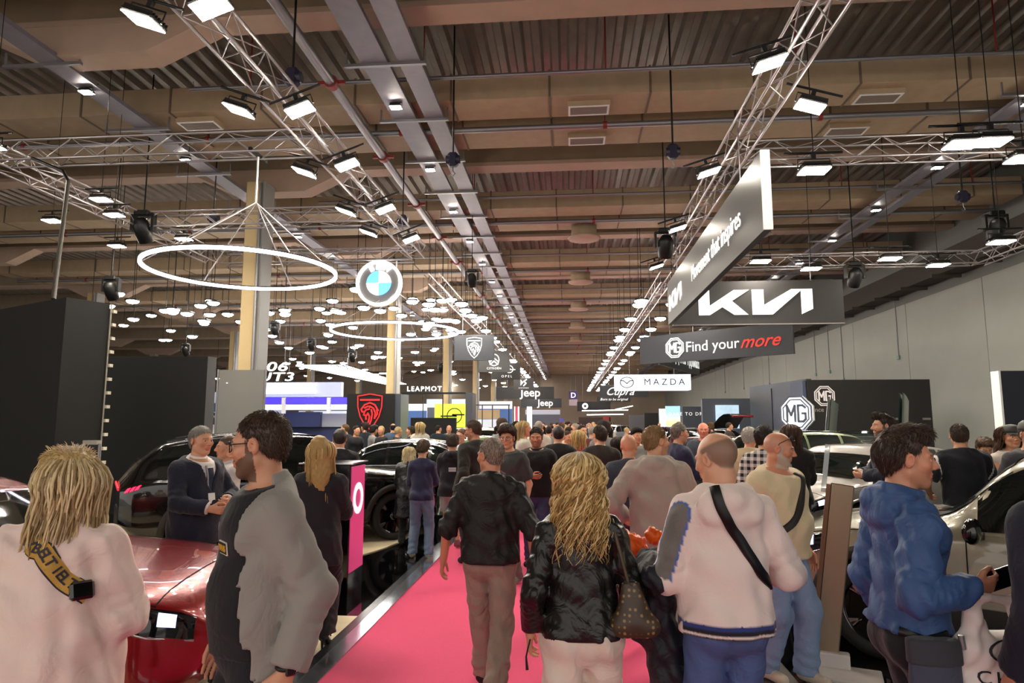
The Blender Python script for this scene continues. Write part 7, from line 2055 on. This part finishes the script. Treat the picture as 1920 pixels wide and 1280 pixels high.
AI, sAI, _ = person(1928, 789, 6.5, 175, 'person in a grey cap standing beside the woman in the white top', dict(res='mid', ws=1.0, hair='short', haircol='#2a2018', arms=('hang', 'hang'), wear=[dict(t='top', name='jacket', col='#3c3c40', hem=.86, off=.028, arm=.028, collar=.02), trousers('#24262c')], shoes=('#1c1c1e', '#2a2a2c')), z0=FZ)
cap_on(AI, sAI, '#55534f')
# ================================================================== crowd: a few built figures, copied with their own clothes
def cloth_obj(o, c, kind):
    key = 'crowd_%s_%s' % (kind, c)
    m = mat(key, c, .85, bump=.1, bscale=120)
    o.material_slots[0].link = 'OBJECT'; o.material_slots[0].material = m
PROTO = []
rc = random.Random(17)
for i, P in enumerate((dict(hair='short', arms=('hang', 'hang'), legs='step_l'), dict(hair='short', arms=('front', 'hang'), legs='stand', head=(35, 0)), dict(hair='crop', arms=('hang', 'back_bent'), legs='step_r', head=(-40, 5), ws=1.1),
                       dict(fem=True, hair='long', arms=('hang', 'front'), legs='step_l', ws=.95), dict(fem=True, hair='full', arms=('belly', 'belly'), legs='stand', head=(30, 0)), dict(hair='bald', arms=('phone', 'hang'), legs='stand', ws=1.08))):
    P = dict(dict(res='lo', skin='#cf9674', seed=i), **P); P['wear'] = [dict(t='top', name='jacket', col='#444444', hem=.84, off=.03, arm=.03), dict(t='legs', col='#333333')]; P['shoes'] = ('#222222', '#333333')
    s = Skel(P); me = body_mesh(P, s); hm = hair_mesh(P, s)
    tp = garment_top(P, s, P['wear'][0]); lg = garment_legs(P, s, P['wear'][1]); shs = [shoe_mesh(sx, s, '#26262a', '#404044', 'lo') for sx in (-1, 1)]
    ex = strands(dict(), s, 70, .40, (.006, 1.2), 1.4, ['#ffffff', '#dddddd'], i, rad=.009, seg=8) if P['hair'] == 'long' else None
    PROTO.append((me, hm, tp, lg, shs, ex))
TOPS = ['#1c1c20', '#2a2c38', '#3a4a6a', '#7a7a78', '#b9b2a4', '#5a2a2a', '#2c4438', '#a33028', '#d8d0c4', '#46586e', '#222831', '#3c3430', '#8d9aa8']
COLN = {'#1c1c20': 'black', '#2a2c38': 'dark navy', '#3a4a6a': 'blue', '#7a7a78': 'grey', '#b9b2a4': 'beige', '#5a2a2a': 'maroon', '#2c4438': 'dark green', '#a33028': 'red', '#d8d0c4': 'cream', '#46586e': 'slate blue', '#222831': 'charcoal', '#3c3430': 'brown', '#8d9aa8': 'pale blue'}
LEGS = ['#1c1d24', '#2c3448', '#3c4a66', '#4a453e', '#222226']
HAIRS = ['#241a14', '#3a2a1e', '#5a4228', '#8a8278', '#b0986a', '#1a1412']
def crowd_person(i, loc, yaw, H, top, label, group, hairc=None, z0=.0):
    me, hm, tp, lg, shs, ex = PROTO[i]
    b = link('person', me); b.location = (loc[0], loc[1], z0); b.rotation_euler = (0, 0, math.radians(yaw)); k = H / 1.755; b.scale = (k, k, k); tag(b, label, 'person', group)
    hc = hairc or rc.choice(HAIRS)
    if hm: cloth_obj(link('hair', hm, b), hc, 'hair')
    if ex: cloth_obj(link('hair_locks', ex, b), hc, 'hair')
    cloth_obj(link('jacket', tp, b), top, 'top'); cloth_obj(link('trousers', lg, b), rc.choice(LEGS), 'legs')
    for m_ in shs: link('shoe', m_, b)
    return b
taken = [(o.location.x, o.location.y) for o in bpy.data.objects if o.parent is None and o.get('category') == 'person']
cars_ = [(o.location.x, o.location.y, o.rotation_euler.z) for o in bpy.data.objects if o.get('category') == 'car']
def free(x, y, r=.72):
    if any((x - a) ** 2 + (y - b) ** 2 < r * r for a, b in taken): return False
    for a, b, rz in cars_:
        dx, dy = x - a, y - b; u = dx * math.cos(rz) + dy * math.sin(rz); v = -dx * math.sin(rz) + dy * math.cos(rz)
        if abs(u) < 2.75 and abs(v) < 1.3: return False
    return True
# heads beyond the black fastback
for px, d, i, yaw, top, lab in ((648, 17, 1, 60, '#2a2c38', 'dark-haired person in navy beyond the black fastback, under the violet-blue fascia'), (668, 16.5, 0, -120, '#1c1c20', 'dark-haired man in black beyond the black fastback, left of the lion shield'), (684, 19, 4, 30, '#222831', 'person with full dark hair below the lion shield'),
                                (700, 17.5, 4, -60, '#7a7a78', 'grey-dressed person with full hair below the lion shield'), (716, 16.8, 1, 140, '#1c1c20', 'man in black facing out below the lion shield'), (737, 19, 5, 20, '#46586e', 'balding person in slate blue right of the lion shield'), (746, 16.6, 1, -70, '#1c1c20', 'man in black leaning right of the lion shield'),
                                (770, 18, 3, 100, '#2a2c38', 'long dark-haired woman beyond the black fastback'), (784, 20, 2, 30, '#46586e', 'cropped man in slate blue before the low black wall'), (788, 17, 3, 10, '#b9b2a4', 'blonde woman in beige before the low black wall'),
                                (822, 19, 2, 0, '#222831', 'cropped grey man in charcoal before the low black wall'), (842, 19.5, 5, 190, '#2c4438', 'bald man in dark green by the yellow-green board')):
    p = gp(px, d)
    while not free(p.x, p.y, .4): d += .4; p = gp(px, d)
    taken.append((p.x, p.y)); crowd_person(i, p, yaw, rc.uniform(1.68, 1.84), top, lab, 'visitors beyond the black fastback', '#b0986a' if 'blonde' in lab else None, FZ if p.y < 24 else 0)
# the aisle and the right side
n = 0; tries = 0
cnt = {}
while n < 120 and tries < 6000:
    tries += 1
    d = 10.5 + 75 * rc.random() ** 1.25
    px = rc.uniform(965, 1150) if rc.random() < .62 else rc.uniform(1150, 1420) if rc.random() < .6 else rc.uniform(930, 990)
    if 985 < px < 1060 and d < 13: continue
    if px > 1250 and d < 15: continue
    p = gp(px, d)
    if not -1.5 < p.x < 1.0 and any(abs(p.y - Y) < 1.0 for Y in (27, 28, 29, 30, 31, 32, 33.5, 34, 36, 40, 41, 44, 45, 52, 56, 58, 62, 66, 70, 72, 78)): continue
    if not free(p.x, p.y) or p.x > 9 or abs(p.x - 1.36) < .05: continue
    if p.x < -1.9 and d < 24 and p.x > -2.2: continue
    i = rc.randrange(6); top = rc.choice(TOPS); taken.append((p.x, p.y)); n += 1
    where = 'on the pink carpet' if -1.76 < p.x < 1.28 else ('between the cars on the right stands' if p.x > 0 else 'at the far left stands')
    kind = ('man', 'man', 'cropped man', 'long-haired woman', 'woman', 'balding man')[i]
    crowd_person(i, p, rc.choice((0, 0, 0, 180, 20, -20, 90, -90, 160)) + rc.uniform(-15, 15), rc.uniform(1.62, 1.86), top, '%s in %s %s' % (kind, COLN[top], where), 'distant visitors in the aisle and stands', None, .008 if -1.76 < p.x < 1.28 else (FZ if 1.57 < p.x < 14.5 and p.y < 24 else 0))
